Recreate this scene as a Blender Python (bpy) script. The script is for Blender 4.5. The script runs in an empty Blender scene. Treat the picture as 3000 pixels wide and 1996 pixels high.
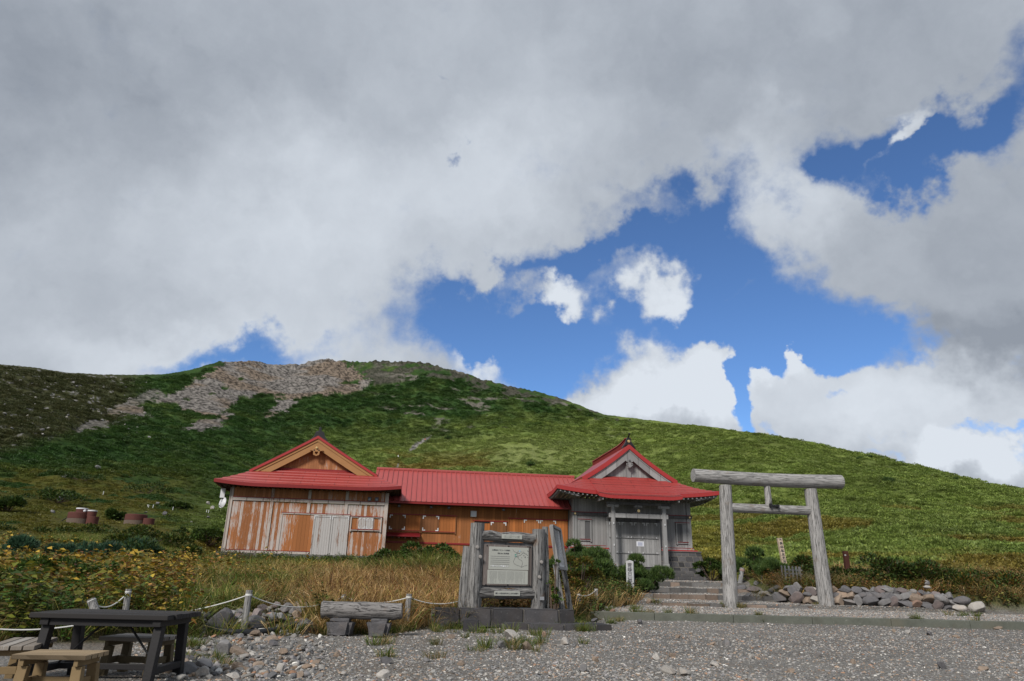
import bpy, bmesh, math, random
import numpy as np
from math import sin, cos, pi, radians, sqrt, atan2, tan
from mathutils import Vector, Matrix, Euler

random.seed(7)
RS = np.random.RandomState(11)
S = bpy.context.scene
COL = S.collection

# ------------------------------------------------------------------ camera
PITCH, ROLL, EYE = radians(18.9), radians(1.42), 1.2
FPX = 2000.0                                   # 24 mm on a 36 mm sensor, photo 3000 px wide
CAM = np.array([0.0, 0.0, EYE])
FW = np.array([0, cos(PITCH), sin(PITCH)])
UP0 = np.array([0, -sin(PITCH), cos(PITCH)])
RT = cos(ROLL) * np.array([1.0, 0, 0]) + sin(ROLL) * UP0
UP = -sin(ROLL) * np.array([1.0, 0, 0]) + cos(ROLL) * UP0
cd = bpy.data.cameras.new('camera')
cd.lens, cd.sensor_width, cd.clip_end, cd.clip_start = 24.0, 36.0, 6000, 0.05
cam = bpy.data.objects.new('camera', cd)
COL.objects.link(cam)
M4 = Matrix.Identity(4)
for i in range(3):
    M4[i][0], M4[i][1], M4[i][2], M4[i][3] = RT[i], UP[i], -FW[i], CAM[i]
cam.matrix_world = M4
S.camera = cam


def ray(px, py):
    return FW + RT * ((px - 1500) / FPX) - UP * ((py - 998) / FPX)


def at(px, py, Y):                              # photo pixel -> point at depth Y
    d = ray(px, py)
    return CAM + d * (Y / d[1])


# ------------------------------------------------------------------ light
SUN_EL, SUN_AZ = radians(38), radians(208)      # azimuth clockwise from +Y (the view)
sd = bpy.data.lights.new('sun', 'SUN')
sd.energy, sd.angle, sd.color = 3.3, radians(13), (1.0, 0.95, 0.88)
sun = bpy.data.objects.new('sun', sd)
COL.objects.link(sun)
sv = Vector((sin(SUN_AZ) * cos(SUN_EL), cos(SUN_AZ) * cos(SUN_EL), sin(SUN_EL)))
sun.rotation_euler = sv.to_track_quat('Z', 'Y').to_euler()
sun.location = (0, -20, 60)
S.view_settings.view_transform = 'Standard'
S.view_settings.look = 'None'
S.view_settings.exposure = 0.12
S.view_settings.gamma = 1.0
S.view_settings.use_curve_mapping = False
S.cycles.max_bounces = 5
S.cycles.diffuse_bounces = 3
S.cycles.use_denoising = True

W = bpy.data.worlds.new("World")
S.world = W
W.use_nodes = True


def nd(t, typ, ins=None, **attrs):
    n = t.nodes.new(typ)
    for k, v in attrs.items():
        setattr(n, k, v)
    for k, v in (ins or {}).items():
        s = n.inputs[k]
        if isinstance(v, bpy.types.NodeSocket):
            t.links.new(v, s)
        else:
            s.default_value = v
    return n


def mth(t, op, a, b=None, c=None, clamp=False):
    ins = {0: a}
    if b is not None:
        ins[1] = b
    if c is not None:
        ins[2] = c
    return nd(t, 'ShaderNodeMath', ins, operation=op, use_clamp=clamp).outputs[0]


def mixc(t, f, a, b, blend='MIX'):
    c4 = lambda v: (*v, 1) if isinstance(v, tuple) and len(v) == 3 else v
    return nd(t, 'ShaderNodeMix', {0: f, 6: c4(a), 7: c4(b)}, data_type='RGBA', blend_type=blend).outputs[2]


def maprange(t, v, a, b, c=0.0, d=1.0, smooth=True):
    return nd(t, 'ShaderNodeMapRange', {0: v, 1: a, 2: b, 3: c, 4: d},
              interpolation_type='SMOOTHSTEP' if smooth else 'LINEAR').outputs[0]


def noise(t, vec, scale, detail=4, rough=0.55, dist=0.0, dim='3D'):
    return nd(t, 'ShaderNodeTexNoise', {'Vector': vec, 'Scale': scale, 'Detail': detail, 'Roughness': rough,
                                        'Distortion': dist}, noise_dimensions=dim)


def build_sky():
    t = W.node_tree
    t.nodes.clear()
    STR = 0.1
    tc = nd(t, 'ShaderNodeTexCoord')
    d0 = tc.outputs['Generated']
    sky = nd(t, 'ShaderNodeTexSky', sky_type='NISHITA', sun_disc=False, sun_elevation=SUN_EL, sun_rotation=SUN_AZ,
             altitude=2400, air_density=1.0, dust_density=0.3, ozone_density=2.0)
    # fractal warp of the direction gives the cloud edges their billows
    w1 = noise(t, d0, 3.2, 6, 0.6).outputs['Color']
    w1 = nd(t, 'ShaderNodeVectorMath', {0: w1, 1: (0.5, 0.5, 0.5)}, operation='SUBTRACT').outputs[0]
    w1 = nd(t, 'ShaderNodeVectorMath', {0: w1, 3: 0.20}, operation='SCALE').outputs[0]
    dw = nd(t, 'ShaderNodeVectorMath', {0: d0, 1: w1}, operation='ADD').outputs[0]
    w2 = noise(t, d0, 13.0, 5, 0.58).outputs['Color']
    w2 = nd(t, 'ShaderNodeVectorMath', {0: w2, 1: (0.5, 0.5, 0.5)}, operation='SUBTRACT').outputs[0]
    w2 = nd(t, 'ShaderNodeVectorMath', {0: w2, 3: 0.15}, operation='SCALE').outputs[0]
    dw = nd(t, 'ShaderNodeVectorMath', {0: dw, 1: w2}, operation='ADD').outputs[0]

    def blob(cx, cy, rx, ry, ang, w):
        c = ray(cx, cy)
        k = np.linalg.norm(c)
        c = c / k
        ca, sa = cos(radians(ang)), sin(radians(ang))
        e1 = ray(cx + ca * rx, cy + sa * rx) / k - c
        e2 = ray(cx - sa * ry, cy + ca * ry) / k - c
        e1 -= c * (e1 @ c)
        e2 -= c * (e2 @ c)
        t1, t2 = e1 / (e1 @ e1), e2 / (e2 @ e2)
        # plane offsets so that the blob is centred on direction c
        x = nd(t, 'ShaderNodeVectorMath', {0: dw, 1: tuple(t1)}, operation='DOT_PRODUCT').outputs['Value']
        y = nd(t, 'ShaderNodeVectorMath', {0: dw, 1: tuple(t2)}, operation='DOT_PRODUCT').outputs['Value']
        q = nd(t, 'ShaderNodeCombineXYZ', {0: x, 1: y})
        l = nd(t, 'ShaderNodeVectorMath', {0: q.outputs[0]}, operation='LENGTH').outputs['Value']
        return maprange(t, l, 1.25, 0.0, 0.0, w)

    def total(lst, base):
        acc = base
        for b in lst:
            acc = mth(t, 'ADD', acc, blob(*b))
        return acc

    holes = [  # cx, cy, rx, ry, angle, weight  (photo pixels, converted to sky directions)
        (1700, 960, 430, 200, -15, -1.9), (1450, 985, 400, 170, 5, -2.2), (2060, 760, 170, 370, 10, -1.9),
        (2340, 900, 390, 210, 25, -2.1), (2600, 1040, 200, 170, 35, -1.1), (1620, 770, 200, 100, -12, -1.2),
        (1930, 640, 260, 120, -25, -1.6), (1480, 840, 160, 60, -20, -1.1), (1760, 720, 200, 60, -20, -1.0), (2540, 480, 260, 150, 25, -2.3), (2780, 390, 270, 120, -20, -2.3),
        (2980, 230, 180, 260, -10, -1.6), (2420, 450, 170, 55, 10, -0.9), (1345, 468, 75, 30, 10, -1.0),
        (1290, 200, 80, 35, 10, -0.5), (680, 1035, 330, 75, -8, -1.7), (2235, 1120, 75, 260, 10, -4.0), (2420, 1000, 230, 70, 25, -1.6), (2160, 960, 130, 60, 0, -1.2), (2340, 1290, 90, 50, 15, -1.6), (2620, 1330, 140, 36, 15, -1.5), (2480, 1210, 60, 70, 20, -1.3), (2680, 1150, 60, 40, 20, -1.0), (2860, 1330, 60, 50, 0, -1.0), (1960, 1170, 40, 22, 0, -1.2),
        (2980, 1150, 130, 80, 0, -1.0), (2990, 1330, 90, 150, 0, -1.2), (2250, 260, 180, 60, -20, -0.4),
        (2600, 1390, 150, 35, 15, -0.9), (2800, 1250, 300, 60, 5, -0.45), (2500, 1150, 60, 50, 0, -0.5),
        (1860, 1260, 60, 30, 0, -0.8), (1500, 560, 260, 120, -20, -0.25), (2560, 1230, 70, 50, 20, -1.2), (2780, 1190, 110, 40, 10, -1.1), (2900, 1270, 90, 40, 0, -1.2), (2450, 1160, 70, 40, 0, -1.0), (1850, 560, 200, 60, -15, -0.5)]
    puffs = [
        (1910, 835, 150, 75, -42, 1.75), (1690, 855, 75, 95, -50, 1.5), (2050, 1080, 190, 150, 0, 2.3),
        (1800, 1190, 230, 75, -5, 1.9), (2350, 1050, 90, 40, 25, 1.7), (2690, 1180, 430, 150, 8, 1.6),
        (2480, 1290, 330, 90, 10, 1.2), (1400, 1070, 110, 60, 10, 1.7), (2590, 430, 130, 50, -40, 2.6),
        (2880, 1390, 150, 80, 5, 1.9), (2120, 830, 70, 40, 0, 1.3), (2130, 680, 70, 160, 0, 0.5),
        (2650, 760, 520, 300, 25, 0.5), (1900, 1290, 420, 60, 8, 1.3), (1560, 850, 120, 60, -30, 0.9), (2330, 1240, 120, 40, 0, 0.6)]
    base = total(holes + puffs, 1.22)
    f1 = noise(t, d0, 7.0, 9, 0.62).outputs[0]
    f2 = noise(t, d0, 24.0, 6, 0.6).outputs[0]
    dens = mth(t, 'ADD', base, mth(t, 'MULTIPLY', mth(t, 'SUBTRACT', f1, 0.5), 2.3))
    dens = mth(t, 'ADD', dens, mth(t, 'MULTIPLY', mth(t, 'SUBTRACT', f2, 0.5), 0.9))
    alpha = maprange(t, dens, -0.45, 1.02)
    # brightness of the cloud: grey decks overhead, white cumulus low over the ridge
    light = [(1900, 830, 170, 110, -40, 0.75), (1690, 850, 110, 90, -50, 0.7), (2040, 1110, 280, 200, 0, 0.95),
             (1800, 1190, 280, 90, 0, 0.6), (2310, 1040, 140, 80, 20, 0.7), (2600, 1230, 560, 230, 10, 0.6),
             (1400, 1070, 140, 80, 10, 0.6), (2590, 430, 140, 80, -40, 0.6), (2880, 1380, 170, 90, 5, 0.9),
             (900, 700, 900, 420, -10, 0.42), (600, 1050, 800, 160, 0, 0.40), (1500, 480, 500, 250, -30, 0.25),
             (2250, 560, 260, 220, 0, 0.35), (2900, 1020, 330, 170, 20, -0.45), (80, 150, 700, 400, 0, -0.28),
             (2500, 100, 900, 200, 0, -0.12), (2750, 700, 420, 260, 20, -0.10)]
    lb = total(light, 0.31)
    f3 = noise(t, dw, 4.5, 6, 0.55).outputs[0]
    f4 = noise(t, d0, 16.0, 6, 0.6).outputs[0]
    lb = mth(t, 'ADD', lb, mth(t, 'MULTIPLY', mth(t, 'SUBTRACT', f3, 0.5), 0.65))
    lb = mth(t, 'ADD', lb, mth(t, 'MULTIPLY', mth(t, 'SUBTRACT', f4, 0.5), 0.2), clamp=True)
    K = 1 / STR
    cg = tuple(v * K for v in (0.265, 0.297, 0.348))
    cw = tuple(v * K for v in (0.66, 0.71, 0.775))
    ccol = mixc(t, lb, cg, cw)
    blue = mixc(t, 1.0, sky.outputs[0], (0.80, 1.04, 1.30), 'MULTIPLY')
    fin = mixc(t, alpha, blue, ccol)
    bg = nd(t, 'ShaderNodeBackground', {0: fin, 1: STR})
    out = nd(t, 'ShaderNodeOutputWorld')
    t.links.new(bg.outputs[0], out.inputs[0])


build_sky()
W.cycles.sampling_method = 'MANUAL'
W.cycles.sample_map_resolution = 512

# ------------------------------------------------------------------ helpers
def prop(o, label=None, cat=None, group=None, kind=None):
    for k, v in (('label', label), ('category', cat), ('group', group), ('kind', kind)):
        if v:
            o[k] = v
    return o


def link(o, parent=None):
    COL.objects.link(o)
    if parent is not None:
        o.parent = parent
    return o


def thing(name, label, cat, loc=(0, 0, 0), rz=0.0, group=None):
    o = bpy.data.objects.new(name, None)
    o.empty_display_size = 0.2
    o.location = loc
    o.rotation_euler = (0, 0, rz)
    return prop(link(o), label, cat, group)


def np_mesh(name, V, F, smooth=False, colors=None, cname='tint', uv=None):
    """V (n,3); F (m,k) with k = 3 or 4"""
    me = bpy.data.meshes.new(name)
    V = np.ascontiguousarray(V, np.float32)
    F = np.ascontiguousarray(F, np.int32)
    m, k = F.shape
    me.vertices.add(len(V))
    me.vertices.foreach_set('co', V.ravel())
    me.loops.add(m * k)
    me.loops.foreach_set('vertex_index', F.ravel())
    me.polygons.add(m)
    me.polygons.foreach_set('loop_start', np.arange(0, m * k, k, dtype=np.int32))
    if smooth:
        me.polygons.foreach_set('use_smooth', np.ones(m, bool))
    if colors is not None:
        at_ = me.attributes.new(cname, 'FLOAT_COLOR', 'POINT')
        c = np.ones((len(V), 4), np.float32)
        c[:, :3] = colors
        at_.data.foreach_set('color', c.ravel())
    me.update(calc_edges=True)
    return me


class MB:
    """collects simple solids and links them as ONE mesh object"""

    def __init__(s):
        s.v, s.f = [], []

    def add(s, vs, fs):
        b = len(s.v)
        s.v += [tuple(map(float, v)) for v in vs]
        s.f += [tuple(i + b for i in f) for f in fs]
        return s

    def box(s, x0, x1, y0, y1, z0, z1):
        vs = [(x, y, z) for z in (z0, z1) for y in (y0, y1) for x in (x0, x1)]
        return s.add(vs, [(0, 2, 3, 1), (4, 5, 7, 6), (0, 1, 5, 4), (2, 6, 7, 3), (0, 4, 6, 2), (1, 3, 7, 5)])

    def hexa(s, p):                             # 8 corners: bottom 4 ccw, top 4 ccw
        return s.add(p, [(3, 2, 1, 0), (4, 5, 6, 7), (0, 1, 5, 4), (1, 2, 6, 5), (2, 3, 7, 6), (3, 0, 4, 7)])

    def bar(s, p, q, w, h, up=(0, 0, 1)):       # square bar from p to q
        p, q = Vector(p), Vector(q)
        d = (q - p).normalized()
        u = Vector(up)
        x = d.cross(u)
        x = x.normalized() if x.length > 1e-5 else Vector((1, 0, 0))
        u = x.cross(d).normalized()
        c = [x * a * w / 2 + u * b * h / 2 for a, b in ((-1, -1), (1, -1), (1, 1), (-1, 1))]
        return s.hexa([p + k for k in c] + [q + k for k in c])

    def prism(s, poly, y0, y1, tf=None):        # polygon in (x, z), extruded along y
        n = len(poly)
        vs = [(x, y0, z) for x, z in poly] + [(x, y1, z) for x, z in poly]
        fs = [tuple(range(n)), tuple(range(2 * n - 1, n - 1, -1))]
        fs += [(i, n + i, n + (i + 1) % n, (i + 1) % n) for i in range(n)]
        return s.add(vs, fs)

    def strip(s, lo, hi, y0, y1):               # ribbon between two (x, z) lines, thickness y0..y1
        n = len(lo)
        for i in range(n - 1):
            (a, b), (c, d) = lo[i], lo[i + 1]
            (e, g), (h, k) = hi[i], hi[i + 1]
            s.hexa([(a, y0, b), (c, y0, d), (c, y1, d), (a, y1, b), (e, y0, g), (h, y0, k), (h, y1, k), (e, y1, g)])
        return s

    def tube(s, pts, rad, n=12, cap=True):
        pts = [Vector(p) for p in pts]
        rad = rad if isinstance(rad, (list, tuple)) else [rad] * len(pts)
        b = len(s.v)
        ref = None
        for i, p in enumerate(pts):
            d = (pts[min(i + 1, len(pts) - 1)] - pts[max(i - 1, 0)]).normalized()
            if ref is None:
                ref = Vector((0, 0, 1)) if abs(d.z) < 0.9 else Vector((1, 0, 0))
            x = d.cross(ref).normalized()
            y = x.cross(d).normalized()
            ref = y
            for k in range(n):
                t = 2 * pi * k / n
                q = p + (x * cos(t) + y * sin(t)) * rad[i]
                s.v.append(tuple(q))
        for i in range(len(pts) - 1):
            for k in range(n):
                k2 = (k + 1) % n
                s.f.append((b + i * n + k, b + i * n + k2, b + (i + 1) * n + k2, b + (i + 1) * n + k))
        if cap:
            s.f.append(tuple(b + k for k in range(n - 1, -1, -1)))
            e = b + (len(pts) - 1) * n
            s.f.append(tuple(e + k for k in range(n)))
        return s

    def lathe(s, prof, n=24, c=(0, 0, 0)):      # (r, z) profile about z
        b = len(s.v)
        for r, z in prof:
            for k in range(n):
                t = 2 * pi * k / n
                s.v.append((c[0] + r * cos(t), c[1] + r * sin(t), c[2] + z))
        for i in range(len(prof) - 1):
            for k in range(n):
                k2 = (k + 1) % n
                s.f.append((b + i * n + k, b + i * n + k2, b + (i + 1) * n + k2, b + (i + 1) * n + k))
        s.f.append(tuple(b + k for k in range(n - 1, -1, -1)))
        s.f.append(tuple(b + (len(prof) - 1) * n + k for k in range(n)))
        return s

    def grid(s, P):                             # P: rows of points
        b = len(s.v)
        r, c = len(P), len(P[0])
        for row in P:
            s.v += [tuple(map(float, p)) for p in row]
        for i in range(r - 1):
            for j in range(c - 1):
                s.f.append((b + i * c + j, b + i * c + j + 1, b + (i + 1) * c + j + 1, b + (i + 1) * c + j))
        return s

    def mesh(s, name, smooth=False, fix=True):
        me = bpy.data.meshes.new(name)
        me.from_pydata(s.v, [], s.f)
        if fix:
            bm = bmesh.new()
            bm.from_mesh(me)
            bmesh.ops.recalc_face_normals(bm, faces=bm.faces)
            bm.to_mesh(me)
            bm.free()
        if smooth:
            for p in me.polygons:
                p.use_smooth = True
        me.update()
        return me

    def build(s, name, m, parent=None, smooth=False, bevel=0.0, solid=0.0, fix=True, loc=None, rot=None):
        o = bpy.data.objects.new(name, s.mesh(name, smooth, fix))
        o.data.materials.append(m)
        link(o, parent)
        if loc is not None:
            o.location = loc
        if rot is not None:
            o.rotation_euler = rot
        if solid:
            md = o.modifiers.new('thickness', 'SOLIDIFY')
            md.thickness, md.offset = solid, -1
        if bevel:
            md = o.modifiers.new('edge', 'BEVEL')
            md.width, md.segments, md.limit_method, md.angle_limit = bevel, 2, 'ANGLE', radians(40)
        if smooth:
            md = o.modifiers.new('split', 'EDGE_SPLIT')
            md.split_angle = radians(42)
        return o


# ---- numpy value noise
def _h(ix, iy, seed):
    n = (ix * 374761393 + iy * 668265263 + seed * 982451653) & 0x7fffffff
    n = ((n ^ (n >> 13)) * 1274126177) & 0x7fffffff
    return ((n ^ (n >> 16)) & 0xffff) / 65535.0


def vn(x, y, seed=0):
    x, y = np.asarray(x, float), np.asarray(y, float)
    ix, iy = np.floor(x).astype(np.int64), np.floor(y).astype(np.int64)
    fx, fy = x - ix, y - iy
    fx, fy = fx * fx * (3 - 2 * fx), fy * fy * (3 - 2 * fy)
    a, b = _h(ix, iy, seed), _h(ix + 1, iy, seed)
    c, d = _h(ix, iy + 1, seed), _h(ix + 1, iy + 1, seed)
    return (a + (b - a) * fx) * (1 - fy) + (c + (d - c) * fx) * fy


def fbm(x, y, oct=4, seed=0, gain=0.5):
    s, a, n = 0.0, 1.0, 0.0
    for i in range(oct):
        s = s + a * vn(x * 2 ** i + 17.3 * i, y * 2 ** i - 9.1 * i, seed + i)
        n += a
        a *= gain
    return s / n


def sst(a, b, x):
    t = np.clip((x - a) / (b - a), 0, 1)
    return t * t * (3 - 2 * t)


# ------------------------------------------------------------------ materials
def new_mat(name):
    m = bpy.data.materials.new(name)
    m.use_nodes = True
    t = m.node_tree
    t.nodes.clear()
    return m, t


def finish(t, col, rough=0.8, bump=None, bstr=0.4, bdist=0.02, spec=0.3, metal=0.0, coat=0.0):
    ins = {'Base Color': col if not isinstance(col, tuple) else (*col, 1)[:4], 'Roughness': rough,
           'Specular IOR Level': spec, 'Metallic': metal}
    p = nd(t, 'ShaderNodeBsdfPrincipled', ins)
    if bump is not None:
        b = nd(t, 'ShaderNodeBump', {'Strength': bstr, 'Distance': bdist, 'Height': bump})
        t.links.new(b.outputs[0], p.inputs['Normal'])
    o = nd(t, 'ShaderNodeOutputMaterial')
    t.links.new(p.outputs[0], o.inputs[0])
    return p


def scaled(t, vec, s):
    return nd(t, 'ShaderNodeMapping', {'Vector': vec, 'Scale': s}).outputs[0]


def objco(t):
    return nd(t, 'ShaderNodeTexCoord').outputs['Object']


def plain(name, col, rough=0.6, var=0.18, scale=6.0, spec=0.3, metal=0.0, bstr=0.15, bdist=0.01):
    m, t = new_mat(name)
    n = noise(t, objco(t), scale, 5).outputs[0]
    d = tuple(c * (1 - var) for c in col)
    u = tuple(min(1, c * (1 + var)) for c in col)
    c = mixc(t, n, d, u)
    n2 = noise(t, objco(t), scale * 8, 4).outputs[0]
    finish(t, c, rough, n2, bstr, bdist, spec, metal)
    return m


def painted_boards(name, base, pale, amount=0.5, board=0.16, axis=0, rough=0.75, dark=0.55):
    """vertical boards whose stain peels in long streaks; 'axis' is the direction the boards repeat in"""
    m, t = new_mat(name)
    co = objco(t)
    sp = nd(t, 'ShaderNodeSeparateXYZ', {0: co})
    x = sp.outputs[axis]
    z = sp.outputs[2]
    q = mth(t, 'DIVIDE', x, board)
    idx = mth(t, 'FLOOR', q)
    fr = mth(t, 'FRACT', q)
    rnd = nd(t, 'ShaderNodeTexWhiteNoise', {'W': idx}, noise_dimensions='1D')
    st = nd(t, 'ShaderNodeCombineXYZ', {0: mth(t, 'MULTIPLY', x, 34.0), 1: mth(t, 'MULTIPLY', idx, 3.7),
                                        2: mth(t, 'MULTIPLY', z, 0.9)}).outputs[0]
    s1 = noise(t, st, 1.0, 6, 0.62).outputs[0]
    fl = nd(t, 'ShaderNodeCombineXYZ', {0: mth(t, 'MULTIPLY', x, 19.0), 1: idx, 2: mth(t, 'MULTIPLY', z, 2.4)}).outputs[0]
    s2 = noise(t, fl, 1.3, 6, 0.65, 0.6).outputs[0]
    big = noise(t, co, 0.55, 3).outputs[0]
    s3 = noise(t, nd(t, 'ShaderNodeCombineXYZ', {0: mth(t, 'MULTIPLY', x, 75.0), 1: idx, 2: mth(t, 'MULTIPLY', z, 3.0)}).outputs[0], 1.0, 4, 0.6).outputs[0]
    v = mth(t, 'ADD', mth(t, 'MULTIPLY', s1, 0.55), mth(t, 'MULTIPLY', s2, 0.55))
    v = mth(t, 'ADD', v, mth(t, 'MULTIPLY', s3, 0.4))
    v = mth(t, 'ADD', v, mth(t, 'MULTIPLY', mth(t, 'SUBTRACT', rnd.outputs[0], 0.5), 0.24))
    v = mth(t, 'ADD', v, mth(t, 'MULTIPLY', mth(t, 'SUBTRACT', big, 0.5), 0.7))
    mask = maprange(t, v, 0.97 - amount * 0.5, 1.09 - amount * 0.5)
    tone = mth(t, 'ADD', 0.80, mth(t, 'MULTIPLY', rnd.outputs[0], 0.38))
    grain = noise(t, st, 3.0, 5, 0.6).outputs[0]
    tone = mth(t, 'MULTIPLY', tone, mth(t, 'ADD', 0.7, mth(t, 'MULTIPLY', grain, 0.6)))
    bcol = nd(t, 'ShaderNodeVectorMath', {0: base, 3: tone}, operation='SCALE').outputs[0]
    pcol = mixc(t, grain, tuple(c * 0.75 for c in pale), tuple(min(1, c * 1.15) for c in pale))
    col = mixc(t, mask, bcol, pcol)
    edge = mth(t, 'LESS_THAN', mth(t, 'MINIMUM', fr, mth(t, 'SUBTRACT', 1.0, fr)), 0.035)
    col = mixc(t, mth(t, 'MULTIPLY', edge, dark), col, tuple(c * 0.25 for c in base))
    hgt = mth(t, 'SUBTRACT', mth(t, 'MULTIPLY', grain, 0.5), mth(t, 'MULTIPLY', edge, 1.5))
    finish(t, col, rough, hgt, 0.5, 0.012, 0.25)
    return m


def old_log(name, axis=2, base=(0.21, 0.20, 0.195), crack=0.75, warm=(0.20, 0.11, 0.06)):
    """silvered log with cracks running along 'axis'"""
    m, t = new_mat(name)
    co = objco(t)
    sc = [7.0, 7.0, 7.0]
    sc[axis] = 0.32
    g = scaled(t, co, tuple(sc))
    n1 = noise(t, g, 2.2, 6, 0.65, 0.4).outputs[0]
    n2 = noise(t, g, 6.5, 5, 0.7, 0.8).outputs[0]
    n3 = noise(t, co, 1.8, 3).outputs[0]
    c = mixc(t, n1, tuple(v * 0.55 for v in base), tuple(v * 1.55 for v in base))
    cr = maprange(t, n2, 0.49, 0.38)
    c = mixc(t, mth(t, 'MULTIPLY', cr, crack), c, tuple(v * 0.12 for v in base))
    wm = maprange(t, n3, 0.60, 0.72)
    c = mixc(t, mth(t, 'MULTIPLY', wm, 0.45), c, warm)
    h = mth(t, 'SUBTRACT', n1, mth(t, 'MULTIPLY', cr, 1.2))
    finish(t, c, 0.85, h, 0.7, 0.02, 0.2)
    return m


def roof_paint(name, col, rough=0.38, seams=None):
    m, t = new_mat(name)
    co = objco(t)
    n = noise(t, co, 0.9, 5, 0.6).outputs[0]
    n2 = noise(t, scaled(t, co, (3, 1, 1)), 7.0, 5, 0.65).outputs[0]
    c = mixc(t, n, tuple(v * 0.86 for v in col), tuple(min(1, v * 1.12) for v in col))
    c = mixc(t, mth(t, 'MULTIPLY', maprange(t, n2, 0.5, 0.8), 0.4), c, (col[0] * 0.72, col[1] + 0.045, col[2] + 0.04))
    n3 = noise(t, scaled(t, co, (5, 0.5, 0.5)), 1.3, 5, 0.65).outputs[0]
    c = mixc(t, mth(t, 'MULTIPLY', maprange(t, n3, 0.5, 0.7), 0.3), c, tuple(v * 0.62 for v in col))
    b = n2
    if seams:                                   # staggered joints between the roof plates
        br = nd(t, 'ShaderNodeTexBrick', {'Vector': nd(t, 'ShaderNodeMapping', {'Vector': co, 'Location': (0, 0.05, 0)}).outputs[0],
                                          'Scale': 1.0, 'Mortar Size': 0.012, 'Brick Width': seams[0], 'Row Height': seams[1],
                                          'Color1': (1, 1, 1, 1), 'Color2': (0.9, 0.9, 0.9, 1), 'Mortar': (0.3, 0.3, 0.3, 1)},
                offset=0.37, offset_frequency=2)
        c = mixc(t, 1.0, c, br.outputs[0], 'MULTIPLY')
    finish(t, c, rough, b, 0.08, 0.01, 0.5)
    return m


def rocky(name, base=(0.26, 0.25, 0.245), scale=4.0, tinted=False, joints=None):
    m, t = new_mat(name)
    co = objco(t)
    n = noise(t, co, scale, 6, 0.65).outputs[0]
    n2 = noise(t, co, scale * 5, 5, 0.7).outputs[0]
    n3 = noise(t, co, scale * 0.4, 3).outputs[0]
    c = mixc(t, n, tuple(v * 0.5 for v in base), tuple(min(1, v * 1.5) for v in base))
    c = mixc(t, mth(t, 'MULTIPLY', maprange(t, n3, 0.5, 0.75), 0.35), c, (base[0] * 1.15, base[1] * 0.9, base[2] * 0.72))
    if tinted:
        oi = nd(t, 'ShaderNodeObjectInfo')
        c = mixc(t, 1.0, c, oi.outputs['Color'], 'MULTIPLY')
    sp = maprange(t, n2, 0.62, 0.72)
    c = mixc(t, mth(t, 'MULTIPLY', sp, 0.3), c, (0.5, 0.49, 0.47))
    h = mth(t, 'ADD', n, mth(t, 'MULTIPLY', n2, 0.5))
    finish(t, c, 0.9, h, 0.6, 0.03, 0.2)
    return m


def leaf_mat(name, inst=True, rough=0.55, trans=0.3, gain=1.0):
    m, t = new_mat(name)
    a = nd(t, 'ShaderNodeAttribute', attribute_name='tint', attribute_type='INSTANCER' if inst else 'GEOMETRY')
    c = a.outputs['Color']
    if inst:                                    # leaf to leaf differences inside one instanced plant
        g = nd(t, 'ShaderNodeAttribute', attribute_name='vary', attribute_type='GEOMETRY')
        c = mixc(t, 1.0, c, g.outputs['Color'], 'MULTIPLY')
    if gain != 1.0:
        c = nd(t, 'ShaderNodeVectorMath', {0: c, 3: gain}, operation='SCALE').outputs[0]
    p = nd(t, 'ShaderNodeBsdfPrincipled', {'Base Color': c, 'Roughness': rough, 'Specular IOR Level': 0.25})
    tr = nd(t, 'ShaderNodeBsdfTranslucent', {'Color': c})
    mx = nd(t, 'ShaderNodeMixShader', {0: trans, 1: p.outputs[0], 2: tr.outputs[0]})
    o = nd(t, 'ShaderNodeOutputMaterial')
    t.links.new(mx.outputs[0], o.inputs[0])
    return m


# ------------------------------------------------------------------ terrain
ORG = np.array([-11.184, 40.0, 0.0])            # origin of the buildings' own frame
TH = radians(7.5)
AX = np.array([cos(TH), sin(TH), 0])
BX = np.array([-sin(TH), cos(TH), 0])

EDGE_X = np.array([-30, -14, -8, -5.3, -3.0, -1.9, 0.0, 2.5, 3.3, 4.6, 5.6, 6.6, 7.6, 60])
EDGE_Y = np.array([7.0, 9.2, 10.6, 13.4, 14.6, 16.2, 18.0, 20.6, 23.5, 25.6, 30, 36, 39.5, 39.5])
STEP_Y = np.array([22.0, 26.0, 26.25, 28.5, 28.75, 32.0, 32.25, 35.0, 35.25, 39.9, 44])
STEP_Z = np.array([0.21, 0.27, 0.40, 0.43, 0.60, 0.60, 0.80, 0.79, 1.03, 1.09, 1.15])
WALL_X = np.array([9.8, 11.0, 14.0, 17.5, 19.6])  # line of the dry stone wall
WALL_Y = np.array([28.6, 27.4, 26.6, 26.2, 25.6])
SKY_X = np.array([-900, 0, 90, 200, 330, 480, 560, 640, 730, 800, 860, 960, 1040, 1100, 1180, 1250, 1330, 1440, 1540,
                  1640, 1740, 1770, 1900, 2040, 2230, 2400, 2550, 2700, 2850, 3000, 3400, 4200], float)
SKY_Y = np.array([1010, 1070, 1078, 1093, 1099, 1096, 1083, 1062, 1057, 1066, 1067, 1052, 1061, 1057, 1059, 1062, 1085, 1118, 1140,
                  1165, 1203, 1213, 1228, 1247, 1272, 1305, 1336, 1372, 1412, 1450, 1545, 1690], float)
_d = np.array([ray(x, y) for x, y in zip(SKY_X, SKY_Y)])
SKY_AZ = np.arctan2(_d[:, 0], _d[:, 1])
SKY_T = _d[:, 2] / np.hypot(_d[:, 0], _d[:, 1])      # tangent of the ridge's elevation
SKY_R = np.interp(SKY_X, [-900, 0, 480, 760, 1000, 1300, 1740, 2200, 3000, 4200],
                  [430, 440, 500, 570, 580, 540, 470, 400, 330, 300])
RZ0, RZ1 = 44.0, 60.0


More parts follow.
